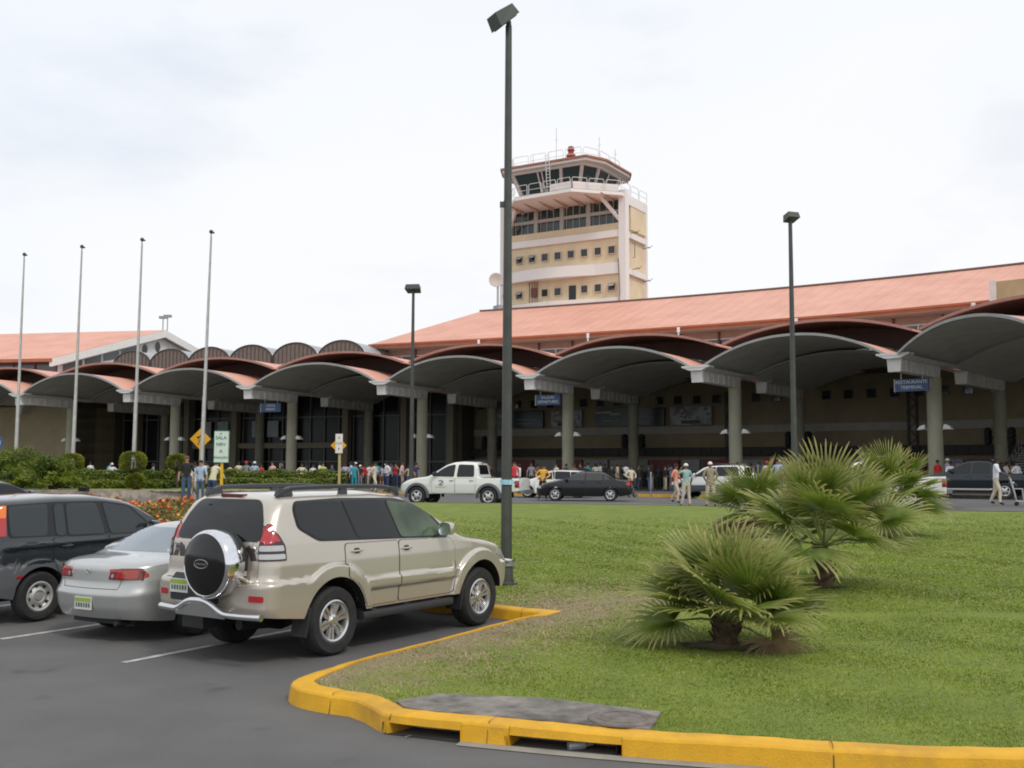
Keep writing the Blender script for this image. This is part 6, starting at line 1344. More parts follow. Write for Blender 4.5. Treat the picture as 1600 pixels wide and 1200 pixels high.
def feathery(label, x, y, z0, R_, H_, n, seed):
    """low spreading shrub: many arching leafy fronds rising from short stems"""
    q = thing('spreading_shrub', label, 'shrub', (x, y, z0), group='big feathery shrubs at the left'); r_ = np.random.default_rng(seed); P = []
    for k in range(n):
        a = r_.uniform(0, 2*math.pi); e = r_.uniform(.25, 1.35); L_ = R_*(.65+.45*r_.random()); bend = r_.uniform(.5, 1.3); t = np.linspace(.15, 1, 34)
        rr_ = L_*(np.cos(e)*t+.18*t*t*bend); zz_ = H_*(np.sin(e)*t*1.15-.38*bend*t*t)+.25
        for side in (-1, 1):
            wv = .16*np.sin(np.pi*t)**.6*side; j = r_.normal(size=(34, 3))*.05
            P.append(np.c_[x+rr_*math.cos(a)-wv*math.sin(a), y+rr_*math.sin(a)+wv*math.cos(a), z0+np.maximum(.05, zz_)]+j)
    P = np.concatenate(P); V, F = leaf_quads(P, .17, seed=seed, asp=.30); fastmesh('foliage', V, F, juni_m, q)
    M = MB()
    for k in range(5): a = k*1.3; M.tube([(x+.1*math.cos(a), y+.1*math.sin(a), z0-.1), (x+.25*math.cos(a), y+.25*math.sin(a), z0+.5), (x+.8*math.cos(a), y+.8*math.sin(a), z0+H_*.8)], [.10, .08, .03], 6)
    M.build('stems', twig, q)
for px, Y, Rr_, Hh, n, sd, lab in ((-22, 53, 2.1, 1.9, 130, 31, 'big feathery shrub cut by the left edge'), (30, 54, 2.2, 2.15, 170, 32, 'big feathery shrub second from the left edge, tallest'), (84, 53.5, 1.7, 1.75, 130, 33, 'big feathery shrub nearest the clipped round shrubs'), (28, 51.4, 1.4, .85, 60, 34, 'low dark feathery shrub in front of the taller ones')):
    p = WY(px, 740, Y); feathery(lab, p.x, Y, BZ, Rr_, Hh, n, sd)
# box by the wall
p = WY(132, 774, 50.0); M = MB(); M.box((p.x, 49.9, 1.12), (.42, .3, .20)); M.box((p.x, 49.74, 1.12), (.36, .02, .15), mi=1); tag(M.build('ground_floodlight', [darkplastic, glass_dark]), 'small dark floodlight box on the pale wall', 'floodlight')
# flower bed
flo = [(-13.6, 26.2), (-8.3, 22.6), (-6.9, 26.4), (-7.6, 30.4), (-12.0, 32.5)]
pv = np.array(flo); r_ = np.random.default_rng(5); gx, gy = r_.uniform(-13.6, -6.9, 30000), r_.uniform(22.6, 32.5, 30000); ins = inside(pv, gx, gy); gx, gy = gx[ins], gy[ins]
hb = .50+.10*np.sin(gx*1.9)+.08*np.sin(gy*2.3+gx); base = gzv(gx, gy)+KH
P = np.c_[gx, gy, base+hb*r_.random(len(gx))**.4]; V, F = leaf_quads(P, .10, seed=8); n0 = len(F); mi = np.zeros(n0)
k = r_.random(len(gx)) < .020; PF = np.c_[gx[k], gy[k], (base+hb+.03)[k]]; Vs, Fs, ms = [V], [F], [mi]; off = len(V)
for c_ in range(3):
    dd = r_.normal(size=(len(PF), 3))*.018; v_, f_ = leaf_quads(PF+dd, .095, seed=20+c_, asp=1.); Vs.append(v_); Fs.append(f_+off); off += len(v_); col_ = (np.arange(len(PF))*7 % 3); ms.append(1+col_)
fo = fastmesh('flower_bed', np.concatenate(Vs), np.concatenate(Fs), [leafmat('flower bed leaves', (.10, .11, .025), (.26, .19, .06), vs=3, tr=.25), mat('orange petals', (.60, .19, .05), .7), mat('red petals', (.55, .07, .03), .7), mat('yellow petals', (.70, .36, .06), .7)], mi=np.concatenate(ms))
tag(fo, 'dense bed of orange, red and yellow flowers ahead of the silver car', 'flower bed', kind='stuff')
# ------------------------------------------------------------- fan palms
palm_leaf = leafmat('fan palm leaf', (.11, .19, .018), (.25, .315, .055), tip=(.52, .43, .19), vs=2.5, rough=.38, tr=.38)
palm_dry = leafmat('dry palm leaf', (.13, .095, .045), (.22, .16, .08), vs=3, tr=.2)
fibre = mat('palm trunk fibre', (.070, .046, .026), .95, var=.4, vs=14, bump=.8, bs=30, stretch=(1, 1, .4))
petm = mat('petiole green', (.14, .17, .045), .5, var=.2, vs=4)
def fan(base, az, el, pl, R_, seed, droop=.5, dry=False, roll=0., span=128):
    """one costapalmate leaf: petiole, pleated blade, split hanging tips"""
    r_ = random.Random(seed); d = Vector((math.cos(az)*math.cos(el), math.sin(az)*math.cos(el), math.sin(el))); side = d.cross(Vector((0, 0, 1))).normalized(); up = side.cross(d).normalized()
    if roll: q_ = Matrix.Rotation(roll, 3, d); side = q_ @ side; up = q_ @ up
    hub = base+d*pl+Vector((0, 0, -.06*pl)); fd = (d+Vector((0, 0, -.30*droop))).normalized(); up = (up-fd*up.dot(fd)).normalized(); side = fd.cross(up)
    n = 32; V = []; F = []; UV = []; mf = 1.0 if not dry else .6
    for i in range(n):
        a = math.radians(-span+2*span*i/(n-1)); da = math.radians(span/(n-1))*1.02; L_ = R_*(.72+.30*math.cos(a*.62))*(1+r_.uniform(-.10, .08)); js = .36+.08*r_.random(); tipdrop = r_.uniform(.25, .95)*droop; edge = r_.uniform(.35, 1.0)
        def P(rr_, an, lift, gd):
            v = fd*math.cos(an)*rr_+side*math.sin(an)*rr_; c_ = .20*rr_*abs(math.sin(an))*1.0
            return hub+v+up*(lift+c_)+Vector((0, 0, -gd))
        b = len(V); rows = [(.02, 1, 0), (.25, 1, 0), (js, 1, .0), (js+.24, .56, .05), (.88, .28, .18), (1.0, .04, .34)]
        for k, (u, w_, g) in enumerate(rows):
            rr_ = u*L_; gd = tipdrop*g*L_; fold = .035*R_*min(u/.3, 1)*w_
            V += [P(rr_, a-da*w_, 0, gd), P(rr_, a, fold, gd), P(rr_, a+da*w_, 0, gd)]; UV += [(u, edge)]*3
        for k in range(len(rows)-1):
            for s2 in (0, 1): F.append((b+k*3+s2, b+k*3+s2+1, b+(k+1)*3+s2+1, b+(k+1)*3+s2))
    return V, F, UV, hub
def palm(label, x, y, H_, nf, pl, R_, seed, trunk=.25, lean=(0, 0), cone=(.15, 1.35), dryn=3, big=1.):
    z0 = gz(x, y)+KH-.02; q = thing('fan_palm', label, 'palm', (x, y, z0), group='young fan palms on the lawn'); r_ = random.Random(seed)
    top = Vector((x+lean[0], y+lean[1], z0+trunk))
    M = MB(); n = 9
    for i in range(n):
        pass
    M.tube([Vector((x, y, z0-.03)).lerp(top, t) for t in (0, .25, .5, .75, 1.0)], [.17*big, .15*big, .13*big, .12*big, .07*big], 12)
    for i in range(34):      # old leaf bases
        t = r_.random(); a = r_.uniform(0, 6.28); p = Vector((x, y, z0)).lerp(top, t); rr_ = .13*big; M.tube([p+Vector((math.cos(a)*rr_*.7, math.sin(a)*rr_*.7, -.02)), p+Vector((math.cos(a)*rr_*1.5, math.sin(a)*rr_*1.5, .12*big))], [.030*big, .010], 5)
    M.build('trunk', fibre, q)
    for i in range(nf+dryn):
        dry = i >= nf; u = (i+.5)/nf; az = i*2.39996+seed; el = cone[0]+(cone[1]-cone[0])*u**1.25+r_.uniform(-.1, .1)
        if dry: el = r_.uniform(-.65, -.2); az = r_.uniform(0, 6.28)
        p_ = pl*(1.05-.25*abs(u-.4))*r_.uniform(.85, 1.15); rad = R_*r_.uniform(.85, 1.12)*(1.0 if not dry else .7)
        V, F, UV, hub = fan(top, az, el, p_, rad, seed*100+i, droop=(.28+.45*(1-min(u, 1))) if not dry else 1.6, dry=dry, roll=r_.uniform(-.5, .5), span=r_.uniform(112, 138) if el < 1.1 else 85)
        o = fastmesh('frond', np.array([tuple(v) for v in V]), np.array(F), palm_dry if dry else palm_leaf, q, uv=np.array(UV)); o.data.polygons.foreach_set('use_smooth', [False]*len(o.data.polygons))
        M = MB(); mid = top.lerp(hub, .5)+Vector((0, 0, .03)); M.tube([top, mid, hub], [.020*big, .013, .009], 6); pe = M.build('petiole', petm if not dry else palm_dry, None); pe.data.transform(Matrix.Translation(-q.location)); pe.parent = o
    return q
p1 = G(1132, 1008, KH); p2 = G(1288, 916, KH); p3 = G(1392, 836, KH); p4 = G(1183, 872, KH)
palm('nearest fan palm, broad and low, in the middle of the lawn', p1.x, p1.y, 1.4, 24, .56, .70, 3, trunk=.28, cone=(.12, 1.40), dryn=1, lean=(.03, 0))
palm('tall fan palm behind the nearest one, with arching pale-tipped fronds', p2.x, p2.y, 2.1, 20, .92, .88, 8, trunk=.66, cone=(.06, 1.45), dryn=0)
palm('farthest fan palm, greenest, right of the others', p3.x, p3.y, 2.2, 20, .88, .86, 6, trunk=.80, cone=(.0, 1.47), dryn=1, big=1.1)
palm('fan palm with brown dead fronds, left behind the tall one', p4.x, p4.y, 1.7, 14, .66, .72, 12, trunk=.80, cone=(.15, 1.3), dryn=14)
for i, (p, r0) in enumerate(((p1, .46), (p2, .30))):      # bare mulched soil at the foot
    M = MB(); z = gz(p.x, p.y)+KH+.004; o_ = [(p.x+r0*(1+.28*math.sin(k*1.7+i))*math.cos(k*math.pi/14), p.y+r0*.72*(1+.18*math.sin(k*2.3))*math.sin(k*math.pi/14), z) for k in range(28)]
    M.add(o_+[(p.x, p.y, z+.03)], [(k, (k+1) % 28, 28) for k in range(28)]); tag(M.build('soil', mat('mulched soil', (.085, .065, .035), .95, var=.5, vs=9, bump=1., bs=30), fixn=False), 'patch of bare dark soil round the foot of a palm', kind='structure')
# ------------------------------------------------------------- grass blades
lawnp = np.array(lawn_out); r_ = np.random.default_rng(11); n = 900000
gx = r_.uniform(-2.2, 16, n); gy = 7.1+26*r_.random(n)**1.8; keep = inside(lawnp, gx, gy) & (np.abs(gx) < gy*.56+.5)
sp_ = np.array(poly); keep &= ~inside(sp_, gx, gy); gx, gy = gx[keep], gy[keep]; n = len(gx)
kk_ = r_.random(n) < np.clip((33-gy)/16, 0, 1)*.6; gx, gy = gx[kk_], gy[kk_]
dk = np.maximum(np.abs((gx+1.38)*.87-(gy-11.3)*.50), gy*.6-9.0); n = len(gx); thin = r_.random(n) < np.clip(.35+dk*.5, .2, 1); gx, gy, dk = gx[thin], gy[thin], dk[thin]; n = len(gx)
z = gzv(gx, gy)+KH-.012; hgt = (.009+.014*r_.random(n))*(1+.25*np.sin(gx*3+gy*2)); a = r_.uniform(0, 2*np.pi, n); l_ = r_.normal(size=(n, 2))*.016; wd = .0035+.0012*(gy-7)
V = np.stack([np.c_[gx-np.cos(a)*wd, gy-np.sin(a)*wd, z], np.c_[gx+np.cos(a)*wd, gy+np.sin(a)*wd, z], np.c_[gx+l_[:, 0], gy+l_[:, 1], z+hgt]], 1).reshape(-1, 3)
mi = np.where(r_.random(n) < np.clip(1.05-dk*.42, .09, .95), 1, 0); mi = np.where((r_.random(n) < .3) & (mi == 0), 2, mi)
tag(fastmesh('grass', V, np.arange(3*n).reshape(-1, 3), [leafmat('grass blade', (.150, .222, .013), (.215, .285, .020), vs=.7, tr=.3), leafmat('dry grass blade', (.33, .26, .13), (.43, .34, .18), vs=2, tr=.2), leafmat('light grass blade', (.18, .27, .02), (.24, .31, .04), vs=1.5, tr=.3)], mi=mi), 'short green grass blades of the near lawn', 'grass', kind='stuff')
# litter
M = MB(); c = Vector((.52, 8.10, .03)); M.tube([c+Vector((-.09, -.02, 0)), c+Vector((.03, .01, .005)), c+Vector((.06, .02, .006)), c+Vector((.10, .03, .008))], [.035, .035, .018, .014], 10); tag(M.build('plastic_bottle', mat('cloudy plastic', (.30, .31, .32), .2, spec=.8)), 'crushed clear plastic bottle lying in the right drain opening', 'bottle')
M = MB(); c = WZ(632, 1152, .008); M.add([(c.x, c.y, .010), (c.x+.05, c.y+.04, .012), (c.x+.055, c.y+.03, .02), (c.x+.01, c.y-.015, .014)], [(0, 1, 2, 3)]); tag(M.build('paper_scrap', signwhite, fixn=False), 'tiny white scrap of paper on the road by the kerb', 'litter')
# ------------------------------------------------------------- people
skin_t = [mat('skin brown', (.20, .105, .06), .6), mat('skin dark', (.095, .05, .03), .6), mat('skin tan', (.38, .21, .14), .6)]
hair_m = mat('dark hair', (.012, .010, .009), .8, var=.2, vs=30); shoe_m = mat('dark shoes', (.015, .014, .013), .5)
def body_mesh(nm, pose, lv=1, fingers=True):
    """one continuous skinned figure 1.72 m tall facing -y; slots: skin, top, trousers, shoes"""
    P = {}; sw = pose.get('sh', .185)
    L = [('pelvis', (0, 0, .96), None, (.150, .105)), ('waist', (0, 0, 1.08), 'pelvis', (.140, .100)), ('chest', (0, .005, 1.24), 'waist', (.160, .115)), ('collar', (0, .01, 1.40), 'chest', (.120, .085)), ('neck', (0, .0, 1.475), 'collar', (.054, .058)),
         ('jaw', (0, -.020, 1.535), 'neck', (.064, .075)), ('brow', (0, -.012, 1.615), 'jaw', (.074, .092)), ('crown', (0, .0, 1.685), 'brow', (.050, .062))]
    ln = pose.get('lean', 0)
    for sg, s in ((-1, 'l'), (1, 'r')):
        a = pose.get('arm_'+s, ((sg*.25, .0, 1.14), (sg*.27, -.06, .90)))
        L += [('sh_'+s, (sg*sw, .01, 1.385), 'collar', (.060, .062)), ('el_'+s, a[0], 'sh_'+s, (.044, .046)), ('wr_'+s, a[1], 'el_'+s, (.028, .032))]
        e, w_ = Vector(a[0]), Vector(a[1]); dd = (w_-e).normalized(); L.append(('ha_'+s, tuple(w_+dd*.085), 'wr_'+s, (.034, .024)))
        g = pose.get('leg_'+s, ((sg*.10, -.01, .52), (sg*.11, .02, .09)))
        an = Vector(g[1]); L += [('hip_'+s, (sg*.092, 0, .88), 'pelvis', (.098, .100)), ('kn_'+s, g[0], 'hip_'+s, (.066, .070)), ('an_'+s, g[1], 'kn_'+s, (.052, .056)), ('toe_'+s, (an.x+sg*.025, an.y-.15, max(.035, an.z-.055)), 'an_'+s, (.042, .036))]
    names = [x[0] for x in L]; V = [Vector(x[1]) for x in L]
    if ln:
        for i, n_ in enumerate(names):
            if V[i].z > .97: V[i] = Vector((V[i].x, V[i].y-(V[i].z-.96)*ln, V[i].z))
    E_ = [(i, names.index(x[2])) for i, x in enumerate(L) if x[2]]
    me = bpy.data.meshes.new(nm); me.from_pydata(V, E_, []); ob = bpy.data.objects.new(nm, me); COL.objects.link(ob)
    sk = ob.modifiers.new('skin', 'SKIN'); sk.use_smooth_shade = True
    fat = pose.get('fat', 1.)
    for i, x in enumerate(L): r_ = x[3]; k = fat if x[0] in ('pelvis', 'waist', 'chest', 'hip_l', 'hip_r') else 1.; me.skin_vertices[0].data[i].radius = (r_[0]*k, r_[1]*k); me.skin_vertices[0].data[i].use_root = (i == 0)
    sb = ob.modifiers.new('sub', 'SUBSURF'); sb.levels = lv; sb.render_levels = lv
    bpy.context.view_layer.update(); ev = ob.evaluated_get(bpy.context.evaluated_depsgraph_get()); m2 = bpy.data.meshes.new_from_object(ev); bpy.data.objects.remove(ob); bpy.data.meshes.remove(me)
    # colour the one mesh by limb
    seg = []
    for i, j in E_:
        n_ = names[i]; k = 1
        if n_ in ('neck', 'jaw', 'brow', 'crown'): k = 0
        elif n_[:3] in ('wr_',): k = 1 if pose.get('long', False) else 0
        elif n_[:3] in ('ha_',): k = 0
        elif n_[:3] in ('hip', 'kn_', 'an_'): k = 2
        elif n_[:3] == 'toe': k = 3
        seg.append((V[i], V[j], k))
    def near(p):
        b = (9, 0)
        for a, c, k in seg:
            d = c-a; t = max(0, min(1, (p-a).dot(d)/max(1e-9, d.dot(d)))); q = (p-(a+d*t)).length
            if q < b[0]: b = (q, k)
        return b[1]
    hem = pose.get('hem', .93)
    mi = []
    for f in m2.polygons:
        c = f.center; k = near(c)
        if k in (1, 2) and abs(c.x) < .21 and c.z > .6: k = 1 if c.z > hem else 2
        if k == 0 and c.z < 1.465 and c.z > 1.3 and abs(c.x) < .16: k = 1
        if pose.get('shorts') and k == 2 and c.z < pose['shorts']: k = 0
        mi.append(k)
    m2.materials.clear()
    for _ in range(4): m2.materials.append(skin_t[0])
    m2.polygons.foreach_set('material_index', mi); m2.polygons.foreach_set('use_smooth', [True]*len(m2.polygons))
    # nose, ears and five fingers a hand, joined into the same mesh
    bm = bmesh.new(); bm.from_mesh(m2)
    def addtube(pts, rs, k, n=5):
        T_ = MB(); T_.tube(pts, rs, n); vs = [bm.verts.new(v) for v in T_.v]
        for f in T_.f:
            try: q = bm.faces.new([vs[i] for i in f]); q.material_index = k; q.smooth = True
            except ValueError: pass
    H_ = V[names.index('brow')]; J_ = V[names.index('jaw')]
    addtube([H_+Vector((0, -.085, -.005)), H_+Vector((0, -.112, -.040)), H_+Vector((0, -.085, -.052))], [.008, .014, .008], 0)
    for sg in (-1, 1): addtube([H_+Vector((sg*.072, .0, .01)), H_+Vector((sg*.086, .012, -.01)), H_+Vector((sg*.070, .0, -.04))], [.010, .013, .008], 0)
    if fingers:
        for s in ('l', 'r'):
            e, w_, h_ = (V[names.index(n_+'_'+s)] for n_ in ('el', 'wr', 'ha')); d = (h_-w_).normalized(); x = d.cross(Vector((1, 0, .2))); x.normalize(); y = d.cross(x)
            for k, (o_, l_) in enumerate(((-.027, .062), (-.009, .074), (.009, .070), (.026, .055))):
                b = h_+x*o_; addtube([b-d*.01, b+d*l_*.5+y*.006, b+d*l_+y*.022], [.0095, .0085, .006], 0)
            b = w_+d*.03+x*-.026; addtube([b, b+d*.035-x*.028, b+d*.065-x*.030], [.012, .010, .007], 0)
    bm.to_mesh(m2); bm.free(); m2.name = nm
    return m2, V[names.index('brow')]
def hair_mesh(nm, H_, kind):
    M = MB(); rows = []; n = 14
    zr = {'short': -.005, 'bald': -.2, 'long': -.16, 'cap': .015, 'afro': -.01}[kind]
    rx, ry, rz_ = (.086, .106, .098) if kind != 'afro' else (.11, .13, .12)
    if kind == 'cap': rx, ry, rz_ = .092, .112, .100
    for i in range(7):
        a = math.pi/2*i/6; r_ = math.cos(a); z = math.sin(a)*rz_
        rows.append([H_+Vector((rx*r_*math.cos(t), .012+ry*r_*math.sin(t), z+.012)) for t in np.linspace(0, 2*math.pi, n+1)])
    low = []
    for t in np.linspace(0, 2*math.pi, n+1):
        back = (1+math.sin(t))/2; dz = (zr*.2+(zr-.055)*back) if kind != 'cap' else -.012
        low.append(H_+Vector((rx*.97*math.cos(t), .012+ry*.97*math.sin(t), dz+.012)))
    M.grid([low]+rows)
    if kind == 'cap':
        M.add([H_+Vector((rx*.9*math.cos(t), -.005-ry*.9+(-.075*math.sin(k_)), .010-.012*math.sin(k_))) for t, k_ in ((math.pi*.0+.3, 0), (math.pi*.30, 1.2), (math.pi*.5, 1.57), (math.pi*.70, 1.2), (math.pi-.3, 0))], [(0, 1, 2, 3, 4)])
    o = M.build(nm, hair_m, None, smooth=60); me = o.data; bpy.data.objects.remove(o); return me
def A(sg, ex, ey, ez, wx, wy, wz): return ((sg*ex, ey, ez), (sg*wx, wy, wz))
POSES = {
 'stand': dict(), 'stand_long': dict(long=True),
 'walk': dict(leg_l=((-.09, -.16, .53), (-.10, -.10, .10)), leg_r=((.09, .04, .52), (.10, .26, .14)), arm_l=A(-1, .24, .10, 1.15, .23, .14, .92), arm_r=A(1, .24, -.06, 1.14, .22, -.20, .95)),
 'hips': dict(arm_l=A(-1, .36, .05, 1.18, .20, -.10, 1.04), arm_r=A(1, .36, .05, 1.18, .20, -.10, 1.04), long=True, leg_l=((-.13, -.01, .52), (-.17, .02, .09)), leg_r=((.13, -.01, .52), (.17, .02, .09))),
 'phone': dict(arm_r=A(1, .32, -.10, 1.28, .16, -.12, 1.50), arm_l=A(-1, .25, 0, 1.14, .24, -.08, .92), leg_l=((-.12, -.02, .52), (-.15, .02, .09)), leg_r=((.12, 0, .52), (.17, -.06, .09)), hem=.98),
 'push': dict(arm_l=A(-1, .25, -.12, 1.17, .20, -.40, 1.06), arm_r=A(1, .25, -.12, 1.17, .20, -.40, 1.06), leg_l=((-.09, -.14, .53), (-.10, -.12, .10)), leg_r=((.09, .03, .52), (.10, .20, .13)), lean=.10, hem=.97),
 'folded': dict(arm_l=A(-1, .27, -.03, 1.16, .06, -.20, 1.20), arm_r=A(1, .27, -.03, 1.16, -.02, -.20, 1.16), long=True),
 'woman': dict(sh=.160, fat=.90, hem=.92), 'child': dict(sh=.16), 'bend': dict(lean=.55, arm_l=A(-1, .24, -.45, 1.0, .22, -.62, .82), arm_r=A(1, .24, -.45, 1.0, .22, -.62, .82)),
 'shorts': dict(shorts=.50), 'suit': dict(long=True, hem=.80, arm_l=A(-1, .27, .03, 1.16, .15, -.10, .98), arm_r=A(1, .27, .03, 1.16, .15, -.10, .98), leg_l=((-.13, -.01, .52), (-.17, .02, .09)), leg_r=((.12, -.01, .52), (.15, .02, .09))),
}
BM = {k: body_mesh('person_body', v) for k, v in POSES.items()}; HM = {}
def person(x, y, z, rz, pose, kind, top, leg, label, skin=0, h=1.72, group=None, shoe=None, hairc=None):
    me, H_ = BM[pose]; q = thing('person', label, 'person', (x, y, z), rz, group); q.scale = (h/1.72,)*3
    b = bpy.data.objects.new('body', me); COL.objects.link(b); b.parent = q
    for i, m in enumerate((skin_t[skin], top, leg, shoe or shoe_m)): b.material_slots[i].link = 'OBJECT'; b.material_slots[i].material = m
    if kind != 'bald':
        if (pose, kind) not in HM: HM[pose, kind] = hair_mesh('hair', H_, kind)
        hh = bpy.data.objects.new('hat' if kind == 'cap' else 'hair', HM[pose, kind]); COL.objects.link(hh); hh.parent = q
        hh.material_slots[0].link = 'OBJECT'; hh.material_slots[0].material = hairc or hair_m
    return q
CL = {'white': (.68, .69, .72), 'black': (.018, .018, .02), 'red': (.55, .03, .04), 'pale blue': (.36, .46, .62), 'grey': (.22, .22, .23), 'teal': (.03, .30, .36), 'yellow': (.75, .40, .05), 'cream': (.62, .56, .42), 'pink': (.68, .38, .34), 'dark blue': (.03, .05, .13), 'brown': (.15, .08, .05), 'khaki': (.42, .35, .25), 'denim': (.06, .10, .19), 'salmon': (.70, .28, .20), 'lime': (.50, .55, .18), 'sea green': (.30, .45, .42), 'lilac': (.42, .34, .48), 'orange': (.75, .22, .03), 'taupe': (.30, .245, .175), 'sand': (.55, .47, .36)}
def cl(n_): return mat('cloth '+n_, CL[n_], .85, var=.12, vs=9)
white_hat = mat('white cap cloth', (.72, .70, .66), .8)
# three by the path, left of the white-green sign
Y = 40.5
def gp_(px, Y, dz=0): v = WY(px, 760, Y); return (v.x, Y, gz(v.x, Y)+dz)
def G3(px, Y, on=.0): x, y, z = gp_(px, Y); return x, y, z+on
x, y, z = G3(291, 40.4); person(x, y, z+.11, R(15), 'stand', 'short', cl('black'), cl('denim'), 'man in black shirt and jeans with cropped hair, below the yellow diamond sign', 2, 1.80, hairc=mat('cropped hair', (.12, .06, .045), .8))
x, y, z = G3(313, 39.8); person(x, y, z+.13, R(-5), 'woman', 'short', cl('pale blue'), cl('denim'), 'person in pale blue top beside the man in the black shirt', 2, 1.62)
x, y, z = G3(331, 41.6); person(x, y, z+.07, R(160), 'bend', 'short', cl('cream'), cl('dark blue'), 'person in cream shirt leaning over behind the pale blue top', 0, 1.70)
x, y, z = G3(303, 41.9); person(x, y, z+.06, R(100), 'walk', 'short', cl('white'), cl('khaki'), 'person in white half hidden between the black shirt and the pale blue top', 0, 1.60)
# two men on the far road
x, y, z = G3(1072, 42.0); person(x, y, z, R(195), 'phone', 'cap', cl('sea green'), cl('sand'), 'man in white cap and sea-green shirt, hand raised to his face, on the far road', 0, 1.71, hairc=white_hat)
x, y, z = G3(1110, 42.0); person(x, y, z, R(178), 'suit', 'cap', cl('taupe'), cl('sand'), 'man in white cap, brown shirt and pale trousers, seen from behind on the far road', 0, 1.78, hairc=white_hat)
x, y, z = G3(1056, 46.0); person(x, y, z, R(60), 'walk', 'short', cl('salmon'), cl('sand'), 'person in salmon shirt behind the man in the sea-green shirt', 0, 1.72)
x, y, z = G3(848, 51.6); person(x, y, z, R(-10), 'hips', 'short', cl('yellow'), cl('black'), 'person in yellow shirt beside the open white car', 0, 1.72)
x, y, z = G3(986, 56.0); person(x, y, z, R(30), 'hips', 'short', cl('cream'), cl('black'), 'person in cream and orange right of the black saloon', 0, 1.70)
# trolley man
tx, ty, tz = G3(1556, 38.2); person(tx, ty, tz, R(62), 'push', 'short', cl('white'), cl('cream'), 'man in white shirt and cream trousers pushing a luggage trolley', 1, 1.74)
q = thing('luggage_trolley', 'chrome luggage trolley pushed by the man in white', 'trolley', (tx+.95, ty+.15, tz), R(62)); f_ = lambda P: [tuple(p) for p in P]
M = MB(); 
for sx_ in (-.26, .26):
    M.tube([(sx_, .42, 1.02), (sx_, .30, .55), (sx_, .22, .16), (sx_, -.50, .14)], .022, 6); M.tube([(sx_, .30, .60), (sx_, .02, .60)], .018, 6); M.tube([(sx_, .02, .60), (sx_, -.02, .15)], .018, 6)
M.tube([(-.26, .42, 1.02), (.26, .42, 1.02)], .024, 8); M.tube([(-.26, -.50, .14), (.26, -.50, .14)], .022, 6)
for i in range(5): M.tube([(-.26, .15-.15*i, .15), (.26, .15-.15*i, .15)], .014, 5); M.tube([(-.26, .24+.035*i, .25+.15*i), (.26, .24+.035*i, .25+.15*i)], .014, 5)
for i in range(3): M.tube([(-.26, .28-.1*i, .60), (.26, .28-.1*i, .60)], .012, 5)
M.build('frame', steel, q, world=False)
for sx_, sy_ in ((-.24, .22), (.24, .22), (0, -.46)): M = MB(); M.lathe([(0, -.02), (.07, -.02), (.07, .02), (0, .02)], (sx_, sy_, .07), 'x', 14); M.build('wheel', black, q, world=False)
M = MB(); M.box((0, -.12, .33), (.42, .50, .30)); 
# trolley faces away from him: turn so the handle meets his hands
hd = Vector((tx, ty, 0))+Matrix.Rotation(R(62), 3, 'Z') @ Vector((0, -.46, 0)); fw_ = Matrix.Rotation(R(62), 3, 'Z') @ Vector((0, -1, 0)); q.location = (hd.x+fw_.x*.42, hd.y+fw_.y*.42, tz)
# right-hand others: (photo x, depth, pose, hair, top, trousers, heading, height, label)
extra = [
 (1466, 56, 'stand', 'short', 'red', 'black', 20, 1.70, 'person in bright red shirt left of the last canopy column'),
 (1486, 52.5, 'folded', 'short', 'white', 'dark blue', 10, 1.74, 'person in white shirt with backpack straps behind the dark pickup cab', ),
 (1552, 56, 'stand', 'cap', 'grey', 'black', -20, 1.72, 'person in grey with a cap in front of the stair foot'),
 (1590, 53, 'hips', 'short', 'white', 'denim', 30, 1.76, 'person in pale shirt at the right edge behind the dark pickup'),
 (1566, 52.5, 'stand', 'short', 'pale blue', 'denim', 0, 1.68, 'person in blue shirt behind the trolley man'),
 (803, 57, 'stand', 'short', 'red', 'black', 0, 1.74, 'person in vivid red shirt close beside the near lamp post'),
 (897, 58.2, 'stand', 'short', 'brown', 'black', 10, 1.66, 'bare-armed person by the foot of the column behind the black saloon', ),
 (604, 60, 'hips', 'short', 'white', 'dark blue', -60, 1.78, 'tall man in white shirt and dark trousers at the nose of the white pickup'),
 (553, 61, 'woman', 'long', 'teal', 'teal', 10, 1.66, 'woman in teal dress at the right end of the hedge'),
 (585, 59.5, 'walk', 'short', 'cream', 'cream', 70, 1.70, 'person in cream clothes walking, between the teal dress and the tall man'),
 (539, 61.5, 'stand', 'short', 'lilac', 'grey', 0, 1.68, 'person in lilac shirt beside the woman in teal'),
 (504, 63.5, 'stand', 'short', 'lime', 'khaki', 30, 1.70, 'person in yellow-green top behind the hedge, left of the small diamond sign'),
 (384, 63, 'stand', 'cap', 'grey', 'dark blue', 0, 1.76, 'person in grey shirt and red cap behind the hedge, by the green-lettered sign'),
 (397, 63.2, 'stand', 'cap', 'pale blue', 'denim', 20, 1.74, 'person in pale blue shirt and white cap beside the red-capped one'),
 (425, 63, 'stand', 'short', 'pink', 'khaki', -30, 1.74, 'person in pale pink behind the hedge left of the second column'),
 (471, 63.4, 'hips', 'short', 'cream', 'brown', 20, 1.64, 'person in cream top behind the hedge just right of the second column'),
 (174, 64, 'hips', 'cap', 'white', 'dark blue', 10, 1.62, 'person in bright white behind the hedge, between the two round shrubs'),
 (1215, 57.5, 'stand', 'short', 'pale blue', 'black', -20, 1.76, 'person in pale blue shirt above the left palm, right of the white vehicle'),
 (1199, 57.5, 'walk', 'cap', 'cream', 'khaki', 20, 1.72, 'person in cream with red cap behind the spare wheel of the white vehicle'),
]
